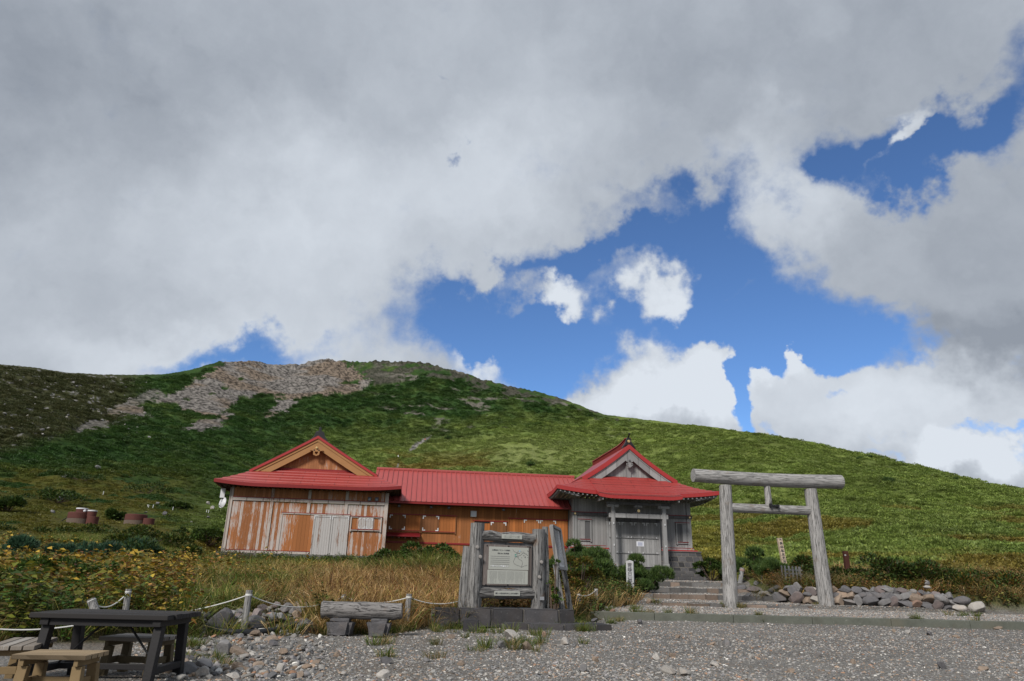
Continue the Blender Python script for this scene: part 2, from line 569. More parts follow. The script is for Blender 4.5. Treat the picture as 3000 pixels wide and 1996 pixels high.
def near_h(x, y):
    e = np.interp(x, EDGE_X, EDGE_Y)
    s = y - e
    bank = 0.24 * sst(0, 1.6, s) + 0.030 * np.clip(s, 0, None) + 0.0002 * np.clip(s, 0, None) ** 2
    bank = np.minimum(bank, 0.95 + 0.05 * np.clip(s, 0, 60))
    left = sst(-13, -20, x) * np.clip(y - 14, 0, 40) * 0.03
    bank = bank + 0.75 * np.exp(-((x + 2.6) / 3.0) ** 2 - ((y - 30) / 5.0) ** 2) + 0.35 * np.exp(-((x - 3.2) / 2.2) ** 2 - ((y - 31) / 4.0) ** 2)
    bank = bank + left + (fbm(x * 0.35, y * 0.35, 3, 5) - 0.5) * 0.35 * sst(0.5, 3, s)
    land = np.interp(y, STEP_Y, STEP_Z)
    landm = sst(21.95, 22.03, y + (x - 8) * 0.0) * sst(2.2, 2.5, x)
    flat = land * landm
    wy = np.interp(x, WALL_X, WALL_Y)
    sw = y - wy
    rb = 0.25 + 0.55 * sst(0.1, 0.7, sw) + 0.055 * np.clip(sw, 0, None) + (fbm(x * 0.3, y * 0.3, 3, 8) - 0.5) * 0.3 * sst(0.6, 3, sw)
    rm = sst(0.0, 0.35, sw) * sst(0.0, 0.6, x - (10.1 + (y - 26) * 0.17))
    ramp = sst(20.5, 26, x) * np.clip(y - 22, 0, None) * 0.05
    r = np.where(s > 0, bank, 0.0)
    r = np.maximum(r, flat)
    r = r * (1 - rm) + np.maximum(rb, r * 0.0) * rm + ramp * (1 - rm) * (y > 22)
    micro = (fbm(x * 1.3, y * 1.3, 3, 21) - 0.5) * 0.05
    return r + micro


def hill_parts(x, y):
    az = np.arctan2(x, np.maximum(y, 1e-6))
    az = np.where(y <= 0, np.sign(x) * 1.6, az)
    r = np.hypot(x, y)
    R = np.interp(az, SKY_AZ, SKY_R)
    T = np.interp(az, SKY_AZ, SKY_T)
    return az, r, R, T


def rough_h(x, y, r, t):
    """canopy and rock relief of the slopes"""
    a = sst(48, 75, r)
    bumps = (fbm(x / 9.0, y / 9.0, 4, 31) - 0.5) * 3.4 + (fbm(x / 2.6, y / 2.6, 3, 37) - 0.5) * 1.5
    gul = (fbm(x / 45.0 + 3, y / 70.0, 3, 41) - 0.5) * 9.0 * sst(0.06, 0.35, t)
    return a * (bumps * (0.55 + 0.45 * sst(70, 160, r)) + gul) * (1 - 0.75 * sst(0.9, 1.0, t))


def H(x, y):
    x, y = np.asarray(x, float), np.asarray(y, float)
    az, r, R, T = hill_parts(x, y)
    n = near_h(x, y)
    ll = np.interp(az, [-0.75, -0.45, -0.25, -0.05, 0.2, 0.5, 0.7], [0.085, 0.075, 0.05, 0.03, 0.06, 0.09, 0.09])
    kk = np.interp(az, [-0.7, -0.4, -0.15, 0.1, 0.3, 0.55, 0.8], [1.9, 2.0, 2.1, 1.9, 1.6, 1.35, 1.3])
    z0 = np.interp(az, [-0.8, -0.45, -0.2, 0.1, 0.25, 0.45, 0.7], [3.1, 2.9, 2.0, 2.0, 2.0, 2.0, 1.9])
    t = np.clip((r - 45) / (R - 45), 0, None)
    zR = EYE + R * T
    lin = ll * np.clip(r - 45, 0, None)
    tc = np.minimum(t, 1.0)
    lin_c = ll * np.minimum(np.clip(r - 45, 0, None), R - 45)
    hz = z0 + lin_c + (zR - z0 - ll * (R - 45)) * tc ** kk
    over = np.clip(t - 1, 0, None)
    hz = hz - 260 * over * np.minimum(over * 6, 1)       # falls away behind the ridge
    crag = (fbm(az * 160, r / 6, 3, 77) - 0.5) * 5.0 * sst(0.93, 1.0, t) * sst(0.34, 0.05, np.abs(az + 0.17))
    hz = hz + rough_h(x, y, r, t) + crag
    w = sst(34, 58, r) * (y > 0)
    a = (x - ORG[0]) * AX[0] + (y - ORG[1]) * AX[1]
    b = (x - ORG[0]) * BX[0] + (y - ORG[1]) * BX[1]
    w = w * (1 - sst(15.2, 16.2, a) * sst(24.6, 23.4, a) * sst(-6.5, -5, b) * sst(4, 2, b))
    w = w * (1 - 0.8 * sst(-6.5, -5, a) * sst(17, 15, a) * sst(-10, -6, b) * sst(3, 1, b))
    out = n * (1 - w) + hz * w
    # level ground under the buildings
    pad = sst(-7.5, -5.0, a) * sst(26.5, 24.0, a) * sst(-1.2, -0.2, b) * sst(15, 11, b)
    lvl = 1.75 + 0.0 * a
    out = out * (1 - pad) + np.minimum(out, lvl) * pad
    return out


def on_ground(px, py, lo=6.0, hi=600.0):
    """first point of the ground along the line of sight through a photo pixel"""
    d = ray(px, py)
    k = np.hypot(d[0], d[1])
    s = np.concatenate([np.arange(lo, 60, 0.05), np.arange(60, hi, 0.5)]) / k
    P = CAM[None] + d[None] * s[:, None]
    g = P[:, 2] - H(P[:, 0], P[:, 1])
    i = int(np.argmax(g < 0)) if (g < 0).any() else len(s) - 1
    p = P[i].copy()
    p[2] = H(p[0], p[1])
    return p


def photo_px(P):
    d = P - CAM
    z = d @ FW
    z = np.where(np.abs(z) < 1e-3, 1e-3, z)
    return 1500 + FPX * (d @ RT) / z, 998 - FPX * (d @ UP) / z, z


def in_poly(u, v, poly):
    r = np.zeros(u.shape, bool)
    n = len(poly)
    for i in range(n):
        x1, y1 = poly[i]
        x2, y2 = poly[(i + 1) % n]
        c = ((y1 > v) != (y2 > v)) & (u < (x2 - x1) * (v - y1) / (y2 - y1 + 1e-9) + x1)
        r ^= c
    return r


SCREE = [(330, 1215), (420, 1190), (500, 1150), (560, 1125), (620, 1090), (660, 1050), (730, 1030), (960, 1030), (1010, 1062),
         (1050, 1095), (1090, 1125), (1060, 1140), (1010, 1150), (940, 1160), (890, 1172), (855, 1196), (820, 1216), (768, 1222),
         (800, 1193), (830, 1168), (770, 1170), (700, 1190), (690, 1215), (650, 1250), (590, 1268), (520, 1270), (600, 1222), (540, 1205),
         (430, 1222)]
TALUS = [(200, 1262), (330, 1195), (420, 1150), (490, 1135), (470, 1165), (380, 1205), (330, 1240), (240, 1275)]
DARKROCK = [(1010, 1040), (1250, 1040), (1500, 1100), (1770, 1180), (1760, 1214), (1600, 1180), (1450, 1150), (1300, 1110),
            (1190, 1095), (1170, 1135), (1090, 1125)]


def ground_colour(P):
    """albedo of soil, scree, heath and pine scrub over the slopes, with a sunlit patch painted in"""
    x, y = P[:, 0], P[:, 1]
    u, v, z = photo_px(P)
    az, r, R, T = hill_parts(x, y)
    t = (r - 45) / (R - 45)
    nz = fbm(x / 14, y / 14, 4, 51) - 0.5
    nf = fbm(x / 2.2, y / 2.2, 3, 57) - 0.5
    nb = fbm(x / 60, y / 60, 3, 61) - 0.5
    pine = np.array([0.026, 0.060, 0.014])
    pine2 = np.array([0.042, 0.082, 0.018])
    sasa = np.array([0.165, 0.205, 0.052])
    sasa2 = np.array([0.085, 0.135, 0.024])
    ochre = np.array([0.17, 0.115, 0.025])
    rust = np.array([0.15, 0.07, 0.022])
    f = lambda m: m[:, None]
    # bright bamboo grass to the right and low on the slope, dark creeping pine on the left and high up; sunlit and cloud-shaded tones painted in
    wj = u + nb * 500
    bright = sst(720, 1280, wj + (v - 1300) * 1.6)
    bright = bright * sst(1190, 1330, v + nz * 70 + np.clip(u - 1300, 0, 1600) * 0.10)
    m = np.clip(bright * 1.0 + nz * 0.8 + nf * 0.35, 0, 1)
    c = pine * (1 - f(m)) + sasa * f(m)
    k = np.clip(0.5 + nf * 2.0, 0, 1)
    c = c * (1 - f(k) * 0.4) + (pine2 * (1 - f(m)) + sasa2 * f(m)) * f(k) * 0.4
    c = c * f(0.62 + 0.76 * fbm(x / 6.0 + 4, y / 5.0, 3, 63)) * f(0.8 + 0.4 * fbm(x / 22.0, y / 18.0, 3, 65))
    sun_patch = np.exp(-((u - 1520) / 290) ** 2 - ((v - 1335 - nz * 30) / 48) ** 2) * (0.5 + np.clip(nf * 2 + .5, 0, 1))  # sunlit patch of the slope, painted into the vegetation colour
    c = c * (1 - f(sun_patch) * 0.75) + np.array([0.205, 0.235, 0.080]) * f(sun_patch) * 0.75
    # autumn patches
    pa = fbm(x / 16 + 9, y / 11, 3, 67)
    low = np.maximum(sst(1430, 1560, v + nz * 40), sst(1290, 1380, v + nz * 40) * sst(1500, 1380, u) * sst(1060, 1150, u))
    au = sst(0.54, 0.64, pa + low * 0.05) * np.clip(low * 0.9 + 0.04, 0, 1)
    mix_o = sst(0.4, 0.6, fbm(x / 8, y / 8, 2, 71))
    oc = ochre * (1 - f(mix_o) * 0.55) + rust * f(mix_o) * 0.55
    c = c * (1 - f(au) * 0.75) + oc * f(au) * 0.75
    # meadow on the lower left and beside the shrine
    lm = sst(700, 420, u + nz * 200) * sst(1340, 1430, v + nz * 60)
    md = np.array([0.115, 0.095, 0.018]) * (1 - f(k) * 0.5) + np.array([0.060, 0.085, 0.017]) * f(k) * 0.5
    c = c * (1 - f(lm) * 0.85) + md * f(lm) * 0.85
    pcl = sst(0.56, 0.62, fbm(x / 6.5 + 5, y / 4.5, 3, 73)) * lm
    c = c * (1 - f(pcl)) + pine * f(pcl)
    rm = sst(1950, 2050, u) * sst(2250, 2120, u) * sst(1520, 1570, v + nz * 40) * (v < 1700)
    c = c * (1 - f(rm) * 0.8) + (np.array([0.19, 0.155, 0.03]) * (1 - f(au)) + np.array([0.13, 0.14, 0.03]) * f(au)) * f(rm) * 0.8
    # left hillside, sparse heath strewn with stones
    lh = sst(470, 330, u + nz * 120) * sst(1300, 1255, v + nz * 40 + (u - 200) * 0.25)
    heath = np.array([0.050, 0.052, 0.022]) * (1 - f(k) * 0.4) + np.array([0.085, 0.065, 0.035]) * f(k) * 0.4
    topg = sst(1100, 1085, v + nz * 30)
    c = c * (1 - f(lh) * 0.85) + heath * f(lh) * 0.85
    sv_ = fbm(x / 1.3, y / 3.0, 2, 81)
    stone = sst(0.70, 0.76, sv_ + 0.10 * (fbm(x / 25, y / 25, 2, 83) - 0.5) * 2) * lh
    c = c * (1 - f(stone)) + np.array([0.24, 0.23, 0.23]) * f(stone)
    # scree of the summit
    ju = u + (fbm(x / 9, y / 9, 5, 91, 0.65) - 0.5) * 75
    jv = v + (fbm(x / 9 + 30, y / 9, 5, 93, 0.65) - 0.5) * 32
    sc = in_poly(ju, jv, SCREE).astype(float)
    tl = in_poly(ju, jv, TALUS).astype(float) * 0.8
    dk = in_poly(ju, jv, DARKROCK) * sst(0.40, 0.48, fbm(x / 10, y / 10, 3, 95))
    grit = np.clip(0.5 + (fbm(x / 1.1, y / 1.6, 2, 97) - 0.5) * 2.6, 0, 1)
    tone = fbm(x / 30, y / 18, 3, 99)
    rockc = np.array([0.20, 0.183, 0.166]) * (1 - f(sst(0.45, 0.65, tone))) + np.array([0.185, 0.145, 0.11]) * f(sst(0.45, 0.65, tone))
    rockc = rockc * (0.25 + 1.1 * f(grit))
    green_on = sst(0.555, 0.58, fbm(u / 55.0, v / 17.0, 3, 103) - 0.24 * sst(1210, 1090, v) + 0.06 * sst(1180, 1240, v))
    rk = np.maximum(sc * (1 - green_on), tl * (1 - green_on))
    c = c * (1 - f(rk)) + rockc * f(rk)
    c = c * (1 - f(dk) * 0.85) + np.array([0.062, 0.055, 0.045]) * (0.5 + f(grit)) * f(dk) * 0.85
    # small bare spots right of the summit
    sp = sst(0.70, 0.74, fbm(x / 20, y / 9, 3, 107)) * sst(1000, 1200, u) * sst(1330, 1200, v) * (1 - sc)
    c = c * (1 - f(sp)) + np.array([0.15, 0.14, 0.115]) * (0.6 + 0.6 * f(grit)) * f(sp)
    # the stony trail up the slope
    ty = np.array([1225, 1250, 1275, 1290, 1305, 1330, 1345, 1372, 1400])
    tx = np.array([1305, 1300, 1262, 1240, 1222, 1195, 1172, 1165, 1150])
    tw = np.array([0, 0, 0, 15, 18, 1, 1, 5, 0])
    dtr = np.abs(u - np.interp(v, ty, tx) + nz * 14)
    tr = (dtr < np.interp(v, ty, tw) * (0.7 + nf)) & (v > 1225) & (v < 1400) & (r > 100)
    c = np.where(f(tr), np.array([0.20, 0.19, 0.175]) * (0.45 + f(grit)), c)
    return np.clip(c, 0.004, 0.8), np.maximum(rk, dk), t


def polar_sheet(name, r0, r1, nr, azs, mat_, colour=True):
    rr = r0 * (r1 / r0) ** (np.arange(nr + 1) / nr)
    A, Rr = np.meshgrid(azs, rr)
    x, y = Rr * np.sin(A), Rr * np.cos(A)
    z = H(x, y)
    V = np.stack([x.ravel(), y.ravel(), z.ravel()], 1)
    c = len(azs)
    i, j = np.meshgrid(np.arange(nr), np.arange(c - 1), indexing='ij')
    q = (i * c + j).ravel()
    F = np.stack([q, q + 1, q + c + 1, q + c], 1)
    F = F[:, ::-1]
    if colour:                                  # scree lies smoother than scrub
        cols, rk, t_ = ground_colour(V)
        az_, r_, R_, T_ = hill_parts(V[:, 0], V[:, 1])
        V[:, 2] -= rough_h(V[:, 0], V[:, 1], r_, t_) * 0.62 * rk
    else:
        cols = near_colour(V)
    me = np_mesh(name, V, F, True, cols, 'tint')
    me.materials.append(mat_)
    o = link(bpy.data.objects.new(name, me))
    return prop(o, kind='structure')


def near_colour(P):
    """gravel against planted bank"""
    x, y = P[:, 0], P[:, 1]
    e = np.interp(x, EDGE_X, EDGE_Y)
    s = y - e + (fbm(x * 0.9, y * 0.9, 3, 111) - 0.5) * 1.6
    wy = np.interp(x, WALL_X, WALL_Y)
    soil = sst(-0.5, 0.5, s)
    soil = np.maximum(soil, sst(0.1, 0.5, y - wy) * (x > 10.2 + (y - 26) * 0.17))
    path = (x > 4.5 + (y - 26) * 0.2) & (x < 12 + (y - 28) * 0.2) & (y > 21) & (y < 40.3)
    soil = np.where(path & (y < 40.3) & (x < np.where(y > 29.5, 40, 30)), soil * (x > 10.3 + (y - 26) * 0.17), soil)
    n = fbm(x * 1.7, y * 1.7, 3, 113)[:, None]
    g = np.array([0.215, 0.206, 0.190]) * (0.86 + 0.28 * n) * (0.72 + 0.56 * fbm(x * .28 + 3, y * .45, 3, 117))[:, None]
    br = sst(3, -5, x)[:, None] * sst(0.4, 0.6, fbm(x * 0.6, y * 0.6, 3, 115))[:, None]
    g = g * (1 - br * 0.5) + np.array([0.20, 0.165, 0.125]) * br * 0.5
    gr = np.array([0.065, 0.060, 0.022]) * (0.6 + 0.9 * n)
    far = sst(25, 45, np.hypot(x, y))[:, None]
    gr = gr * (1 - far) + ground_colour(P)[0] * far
    return g * (1 - soil[:, None]) + gr * soil[:, None]


def slope_mat():
    m, t = new_mat('hillside')
    a = nd(t, 'ShaderNodeAttribute', attribute_name='tint')
    g = nd(t, 'ShaderNodeNewGeometry')
    n1 = noise(t, g.outputs['Position'], 0.9, 6, 0.7).outputs[0]
    n2 = noise(t, g.outputs['Position'], 3.5, 5, 0.7).outputs[0]
    k = mth(t, 'ADD', mth(t, 'MULTIPLY', n1, 1.1), mth(t, 'MULTIPLY', n2, 0.9))
    k = mth(t, 'ADD', mth(t, 'MULTIPLY', mth(t, 'SUBTRACT', k, 1.0), 1.5), 1.0)
    k = mth(t, 'MAXIMUM', k, 0.25)
    c = nd(t, 'ShaderNodeVectorMath', {0: a.outputs['Color'], 3: k}, operation='SCALE').outputs[0]
    finish(t, c, 0.9, mth(t, 'ADD', n1, mth(t, 'MULTIPLY', n2, 0.5)), 0.9, 1.0, 0.1)
    return m


def yard_mat():
    m, t = new_mat('gravel_soil')
    a = nd(t, 'ShaderNodeAttribute', attribute_name='tint')
    p = nd(t, 'ShaderNodeNewGeometry').outputs['Position']
    v1 = nd(t, 'ShaderNodeTexVoronoi', {'Vector': p, 'Scale': 26.0, 'Randomness': 1.0})
    v2 = nd(t, 'ShaderNodeTexVoronoi', {'Vector': p, 'Scale': 75.0, 'Randomness': 1.0})
    h1 = nd(t, 'ShaderNodeSeparateColor', {0: v1.outputs['Color']})
    h2 = nd(t, 'ShaderNodeSeparateColor', {0: v2.outputs['Color']})
    k = mth(t, 'ADD', 0.45, mth(t, 'ADD', mth(t, 'MULTIPLY', h1.outputs[0], 0.55), mth(t, 'MULTIPLY', h2.outputs[1], 0.55)))
    gap = maprange(t, v2.outputs['Distance'], 0.3, 0.75, 1.0, 0.55)
    k = mth(t, 'MULTIPLY', k, gap)
    c = nd(t, 'ShaderNodeVectorMath', {0: a.outputs['Color'], 3: k}, operation='SCALE').outputs[0]
    warm = mth(t, 'MULTIPLY', mth(t, 'GREATER_THAN', h1.outputs[2], 0.82), 0.35)
    c = mixc(t, warm, c, (0.20, 0.13, 0.085))
    hh = mth(t, 'ADD', mth(t, 'MULTIPLY', v1.outputs['Distance'], -1.2), mth(t, 'MULTIPLY', v2.outputs['Distance'], -0.5))
    finish(t, c, 0.9, hh, 0.8, 0.03, 0.2)
    return m


M_slope, M_yard = slope_mat(), yard_mat()
fine = np.linspace(radians(-46), radians(46), 1150)
side = np.linspace(radians(46), radians(80), 110)[1:]
AZS = np.concatenate([-side[::-1], fine, side])
polar_sheet('ground', 1.6, 48.0, 420, AZS, M_yard, False)
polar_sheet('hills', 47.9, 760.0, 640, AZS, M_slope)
# the yard goes on behind the viewer
back = MB()
back.grid([[(-90, -90, -0.06), (90, -90, -0.06)], [(-90, 16, -0.06), (90, 16, -0.06)]])
prop(back.build('yard', M_yard, fix=False), kind='structure')
_a = bpy.data.objects['yard'].data.attributes.new('tint', 'FLOAT_COLOR', 'POINT')
for q in _a.data:
    q.color = (0.21, 0.2, 0.19, 1)

# ------------------------------------------------------------------ building materials
ORANGE = (0.33, 0.128, 0.048)
PALE = (0.47, 0.42, 0.395)
M_hallwood = painted_boards('peeling_wood', ORANGE, PALE, 0.52, 0.155)
M_halltop = painted_boards('stained_wood', (0.36, 0.150, 0.063), PALE, 0.22, 0.155)
M_doorplain = painted_boards('peeling_panel', (0.36, 0.135, 0.045), PALE, 0.34, 0.2)
M_doorwhite = painted_boards('bleached_door', (0.22, 0.10, 0.05), (0.44, 0.42, 0.41), 0.86, 0.13)
M_trim = painted_boards('peeling_trim', (0.25, 0.11, 0.055), (0.46, 0.405, 0.37), 0.95, 0.9)
M_wing = painted_boards('wing_boards', (0.31, 0.118, 0.040), PALE, 0.0, 0.17)
M_wingdark = painted_boards('shutter_dark', (0.20, 0.082, 0.032), PALE, -0.05, 0.19)
M_wingplain = painted_boards('shutter_plain', (0.37, 0.128, 0.036), PALE, -0.3, 0.19)
M_grey = painted_boards('grey_boards', (0.275, 0.272, 0.272), (0.34, 0.338, 0.338), 0.45, 0.17, dark=0.5)
M_greytrim = painted_boards('grey_beams', (0.255, 0.253, 0.254), (0.33, 0.33, 0.332), 0.45, 0.7)
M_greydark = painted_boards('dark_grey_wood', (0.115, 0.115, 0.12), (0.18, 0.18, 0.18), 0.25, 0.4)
M_sidewood = painted_boards('side_boards', ORANGE, PALE, 0.45, 0.155, axis=1)
M_greyside = painted_boards('grey_side_boards', (0.215, 0.218, 0.225), (0.31, 0.313, 0.32), 0.42, 0.17, axis=1)
M_wingside = painted_boards('wing_side_boards', (0.31, 0.118, 0.04), PALE, -0.05, 0.17, axis=1)
M_roof = roof_paint('red_roof', (0.335, 0.044, 0.038), 0.44, (1.9, 0.30))
M_roof2 = roof_paint('red_roof_light', (0.355, 0.066, 0.06), 0.44)
M_fascia = plain('dark_red_fascia', (0.20, 0.018, 0.018), 0.42)
M_redtrim = plain('red_trim', (0.23, 0.022, 0.022), 0.45)
M_verge = plain('red_verge', (0.34, 0.035, 0.035), 0.4)
M_shelf = plain('red_counter', (0.16, 0.012, 0.016), 0.35)
M_tan = plain('tan_board', (0.34, 0.17, 0.065), 0.6, 0.12, 2.0)
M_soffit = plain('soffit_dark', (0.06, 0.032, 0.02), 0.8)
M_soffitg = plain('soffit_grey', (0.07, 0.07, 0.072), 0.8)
M_black = plain('black_metal', (0.018, 0.018, 0.02), 0.45)
M_gold = plain('brass', (0.75, 0.55, 0.25), 0.3, 0.1, 9, 0.5, 0.8)
M_white = plain('white_metal', (0.62, 0.63, 0.65), 0.4, 0.06)
M_lamp = plain('lamp_housing', (0.09, 0.10, 0.12), 0.35, 0.1)
M_lampglass = plain('lamp_glass', (0.24, 0.26, 0.29), 0.2, 0.1)
M_paper = plain('paper', (0.66, 0.67, 0.72), 0.6, 0.05)
M_print = plain('print_grey', (0.40, 0.42, 0.52), 0.6, 0.1)
M_steel = plain('galvanised', (0.42, 0.43, 0.45), 0.4, 0.12, 9, 0.5, 0.5)
M_concrete = rocky('concrete', (0.14, 0.138, 0.135), 3.0)


def stone_blocks(name, base=(0.075, 0.075, 0.082), w=0.5, h=0.34, mortar=(0.24, 0.22, 0.19), msize=0.022):
    m, t = new_mat(name)
    co = objco(t)
    sp = nd(t, 'ShaderNodeSeparateXYZ', {0: co})
    v = nd(t, 'ShaderNodeCombineXYZ', {0: mth(t, 'ADD', sp.outputs[0], sp.outputs[1]), 1: sp.outputs[2]}).outputs[0]
    wob = noise(t, co, 3.0, 3).outputs['Color']
    v = nd(t, 'ShaderNodeVectorMath', {0: v, 1: nd(t, 'ShaderNodeVectorMath', {0: wob, 3: 0.06}, operation='SCALE').outputs[0]},
           operation='ADD').outputs[0]
    br = nd(t, 'ShaderNodeTexBrick', {'Vector': v, 'Scale': 1.0, 'Mortar Size': msize, 'Mortar Smooth': 0.3, 'Bias': 0.0,
                                      'Brick Width': w, 'Row Height': h, 'Color1': (0.55, 0.55, 0.55, 1),
                                      'Color2': (1.5, 1.45, 1.42, 1), 'Mortar': (1, 1, 1, 1)}, offset=0.45, squash=0.8, squash_frequency=3)
    n = noise(t, co, 7.0, 6, 0.7).outputs[0]
    n2 = noise(t, co, 40.0, 4, 0.7).outputs[0]
    st = mixc(t, n, tuple(c * 0.6 for c in base), tuple(c * 1.5 for c in base))
    st = mixc(t, 1.0, st, br.outputs['Color'], 'MULTIPLY')
    st = mixc(t, mth(t, 'MULTIPLY', maprange(t, n2, 0.6, 0.75), 0.3), st, (0.3, 0.3, 0.3))
    c = mixc(t, br.outputs['Fac'], st, mortar)
    hgt = mth(t, 'SUBTRACT', mth(t, 'ADD', n, mth(t, 'MULTIPLY', n2, 0.4)), mth(t, 'MULTIPLY', br.outputs['Fac'], 1.6))
    finish(t, c, 0.9, hgt, 0.8, 0.04, 0.2)
    return m


M_podium = stone_blocks('podium_stone', (0.078, 0.078, 0.083), 0.46, 0.31, (0.19, 0.175, 0.155), 0.018)


def F(root, name, m, **k):                      # decorator-free shorthand: MB that will be a part of root
    b = MB()
    b.to = lambda bevel=0.0, **kk: b.build(name, m, root, bevel=bevel, **k, **kk)
    return b


def corner_up(a, b, a0, a1, b0, amp, span):
    """how far the eave sweeps up towards its corners"""
    fa = max(0.0, 1 - min(a - a0, a1 - a) / span)
    fb = max(0.0, 1 - (b - b0) / span)
    return amp * (fa ** 2) * (fb ** 2)


class Irimoya:
    """hip-and-gable roof described as a height over the plan (a along the front, b to the back)"""

    def __init__(s, a0, a1, b0, b1, ze, zr, ff, c, amp, span):
        s.a0, s.a1, s.b0, s.b1, s.ze, s.zr, s.ff, s.c, s.amp, s.span = a0, a1, b0, b1, ze, zr, ff, c, amp, span
        s.ac, s.hw = (a0 + a1) / 2, (a1 - a0) / 2

    def side(s, a):
        u = max(0.0, min(a - s.a0, s.a1 - a)) / s.hw
        return s.ze + (s.zr - s.ze) * (u * (1 - s.c) + s.c * u * u)

    def front(s, b):
        d = b - s.b0
        return s.ze + s.ff * d * (1 - s.c * 0.45) + s.ff * s.c * 0.22 * d * d

    def up(s, a, b):
        return corner_up(a, b, s.a0, s.a1, s.b0, s.amp, s.span)

    def z(s, a, b):
        return min(s.side(a), s.front(b)) + s.up(a, b)

    def tip(s, b):
        zz = s.front(b)
        lo, hi = s.a0, s.ac
        for _ in range(40):
            mid = (lo + hi) / 2
            if s.side(mid) < zz:
                lo = mid
            else:
                hi = mid
        return lo, s.a0 + s.a1 - lo

    def skirt(s, bg, course=0.3, na=64):
        """front slope with its two hips, laid in lapped courses"""
        g = MB()
        n = int(math.ceil((bg - s.b0) / course))
        rows = []
        for k in range(n):
            for e, off in ((0.0, 0.034), (0.97, 0.0)):
                b = min(bg, s.b0 + (k + e) * course)
                d = b - s.b0
                # hips: the row runs from hip to hip along the 45 degree line
                tl = s.tip(b)[0] - s.a0
                al, ar = s.a0 + tl, s.a1 - tl
                row = []
                for i in range(na + 1):
                    w = i / na
                    w = 0.5 - 0.5 * cos(pi * w) * (0.6 + 0.4 * abs(cos(pi * w)))
                    a = al + (ar - al) * w
                    row.append((a, b, s.front(b) + s.up(a, b) + off))
                rows.append(row)
        g.grid(rows)
        # side slopes, seen edge on past the hips
        for sg in (0, 1):
            rows = []
            for k in range(9):
                b = s.b0 + (bg + 0.3 - s.b0) * k / 8
                tl = (s.tip(min(b, bg))[0] - s.a0)
                rows.append([((s.a0 + tl * j / 6) if not sg else (s.a1 - tl * j / 6), b,
                              s.side(s.a0 + tl * j / 6) + s.up(s.a0 + tl * j / 6, b)) for j in range(7)])
            g.grid(rows)
        return g

    def main(s, bf, bb, lift=0.07, na=48):
        g = MB()
        tl, tr = s.tip(bf)
        for a_lo, a_hi, fr in ((tl, s.ac, bf), (s.ac, tr, bf)):
            rows = []
            for i in range(na // 2 + 1):
                a = a_lo + (a_hi - a_lo) * i / (na // 2)
                z = s.side(a) + lift
                rows.append([(a, fr + (bb - fr) * j / 20, z) for j in range(21)])
            g.grid(rows)
        for a_e, a_t in ((s.a0, tl), (s.a1, tr)):
            rows = []
            for i in range(7):
                a = a_e + (a_t - a_e) * i / 6
                d = s.side(a)
                rows.append([(a, (bf + 0.3) + (bb - bf - 0.3) * j / 20, d + s.up(a, bf + 0.3 + (bb - bf - 0.3) * j / 20) + 0.015) for j in range(21)])
            g.grid(rows)
        return g

    def eave_line(s, n=48, m=10, bb=None):
        bb = bb or s.b1
        pts = [(s.a0, s.b0 + (bb - s.b0) * (1 - k / m), 0) for k in range(m)]
        pts += [(s.a0 + (s.a1 - s.a0) * k / n, s.b0, 0) for k in range(n + 1)]
        pts += [(s.a1, s.b0 + (bb - s.b0) * k / m, 0) for k in range(1, m + 1)]
        return [(a, b, s.ze + s.up(a, b)) for a, b, _ in pts]

    def fascia(s, h, top=0.02, out=0.02, thick=0.05):
        L = s.eave_line()
        n = len(L)
        nor = []
        for a, b, z in L:
            x = -1.0 if a <= s.a0 + 1e-6 else (1.0 if a >= s.a1 - 1e-6 else 0.0)
            y = -1.0 if b <= s.b0 + 1e-6 else 0.0
            nor.append((x, y))
        g = MB()
        P = lambda i, o, dz: (L[i][0] + nor[i][0] * o, L[i][1] + nor[i][1] * o, L[i][2] + dz)
        for i in range(n - 1):
            j = i + 1
            g.hexa([P(i, out, -h), P(j, out, -h), P(j, out - thick, -h), P(i, out - thick, -h),
                    P(i, out, top), P(j, out, top), P(j, out - thick, top), P(i, out - thick, top)])
        return g

    def soffit(s, drop, depth, rise):
        g = MB()
        L = s.eave_line()
        rows = []
        for a, b, z in L:
            x = 1.0 if a <= s.a0 + 1e-6 else (-1.0 if a >= s.a1 - 1e-6 else 0.0)
            y = 1.0 if b <= s.b0 + 1e-6 else 0.0
            rows.append([(a + x * 0.03, b + y * 0.03, z - drop), (a + x * depth, b + y * depth, s.ze - drop + rise)])
        g.grid(rows)
        return g

    def rafters(s, drop, depth, rise, step, w=0.07, h=0.09, inset=0.04):
        g = MB()
        a = s.a0 + 0.2
        while a < s.a1 - 0.15:
            z0 = s.ze + s.up(a, s.b0) - drop - h / 2 - 0.006
            g.bar((a, s.b0 + inset, z0), (a, s.b0 + depth, s.ze - drop + rise - h / 2 - 0.006), w, h)
            a += step
        for e, sg in ((s.a0, 1), (s.a1, -1)):
            b = s.b0 + 0.2
            while b < s.b0 + 5:
                z0 = s.ze + s.up(e, b) - drop - h / 2 - 0.006
                g.bar((e + sg * inset, b, z0), (e + sg * depth, b, s.ze - drop + rise - h / 2 - 0.006), w, h)
                b += step
        return g

    def barge(s, bf, zoff, width, y0, y1, n=22):
        tl, tr = s.tip(bf)
        g = MB()
        for lo_, hi_ in ((tl, s.ac), (tr, s.ac)):
            hi, lo = [], []
            for i in range(n + 1):
                a = lo_ + (hi_ - lo_) * i / n
                z = s.side(a) + zoff
                hi.append((a, z))
                lo.append((a, z - width))
            g.strip(lo, hi, y0, y1)
        return g

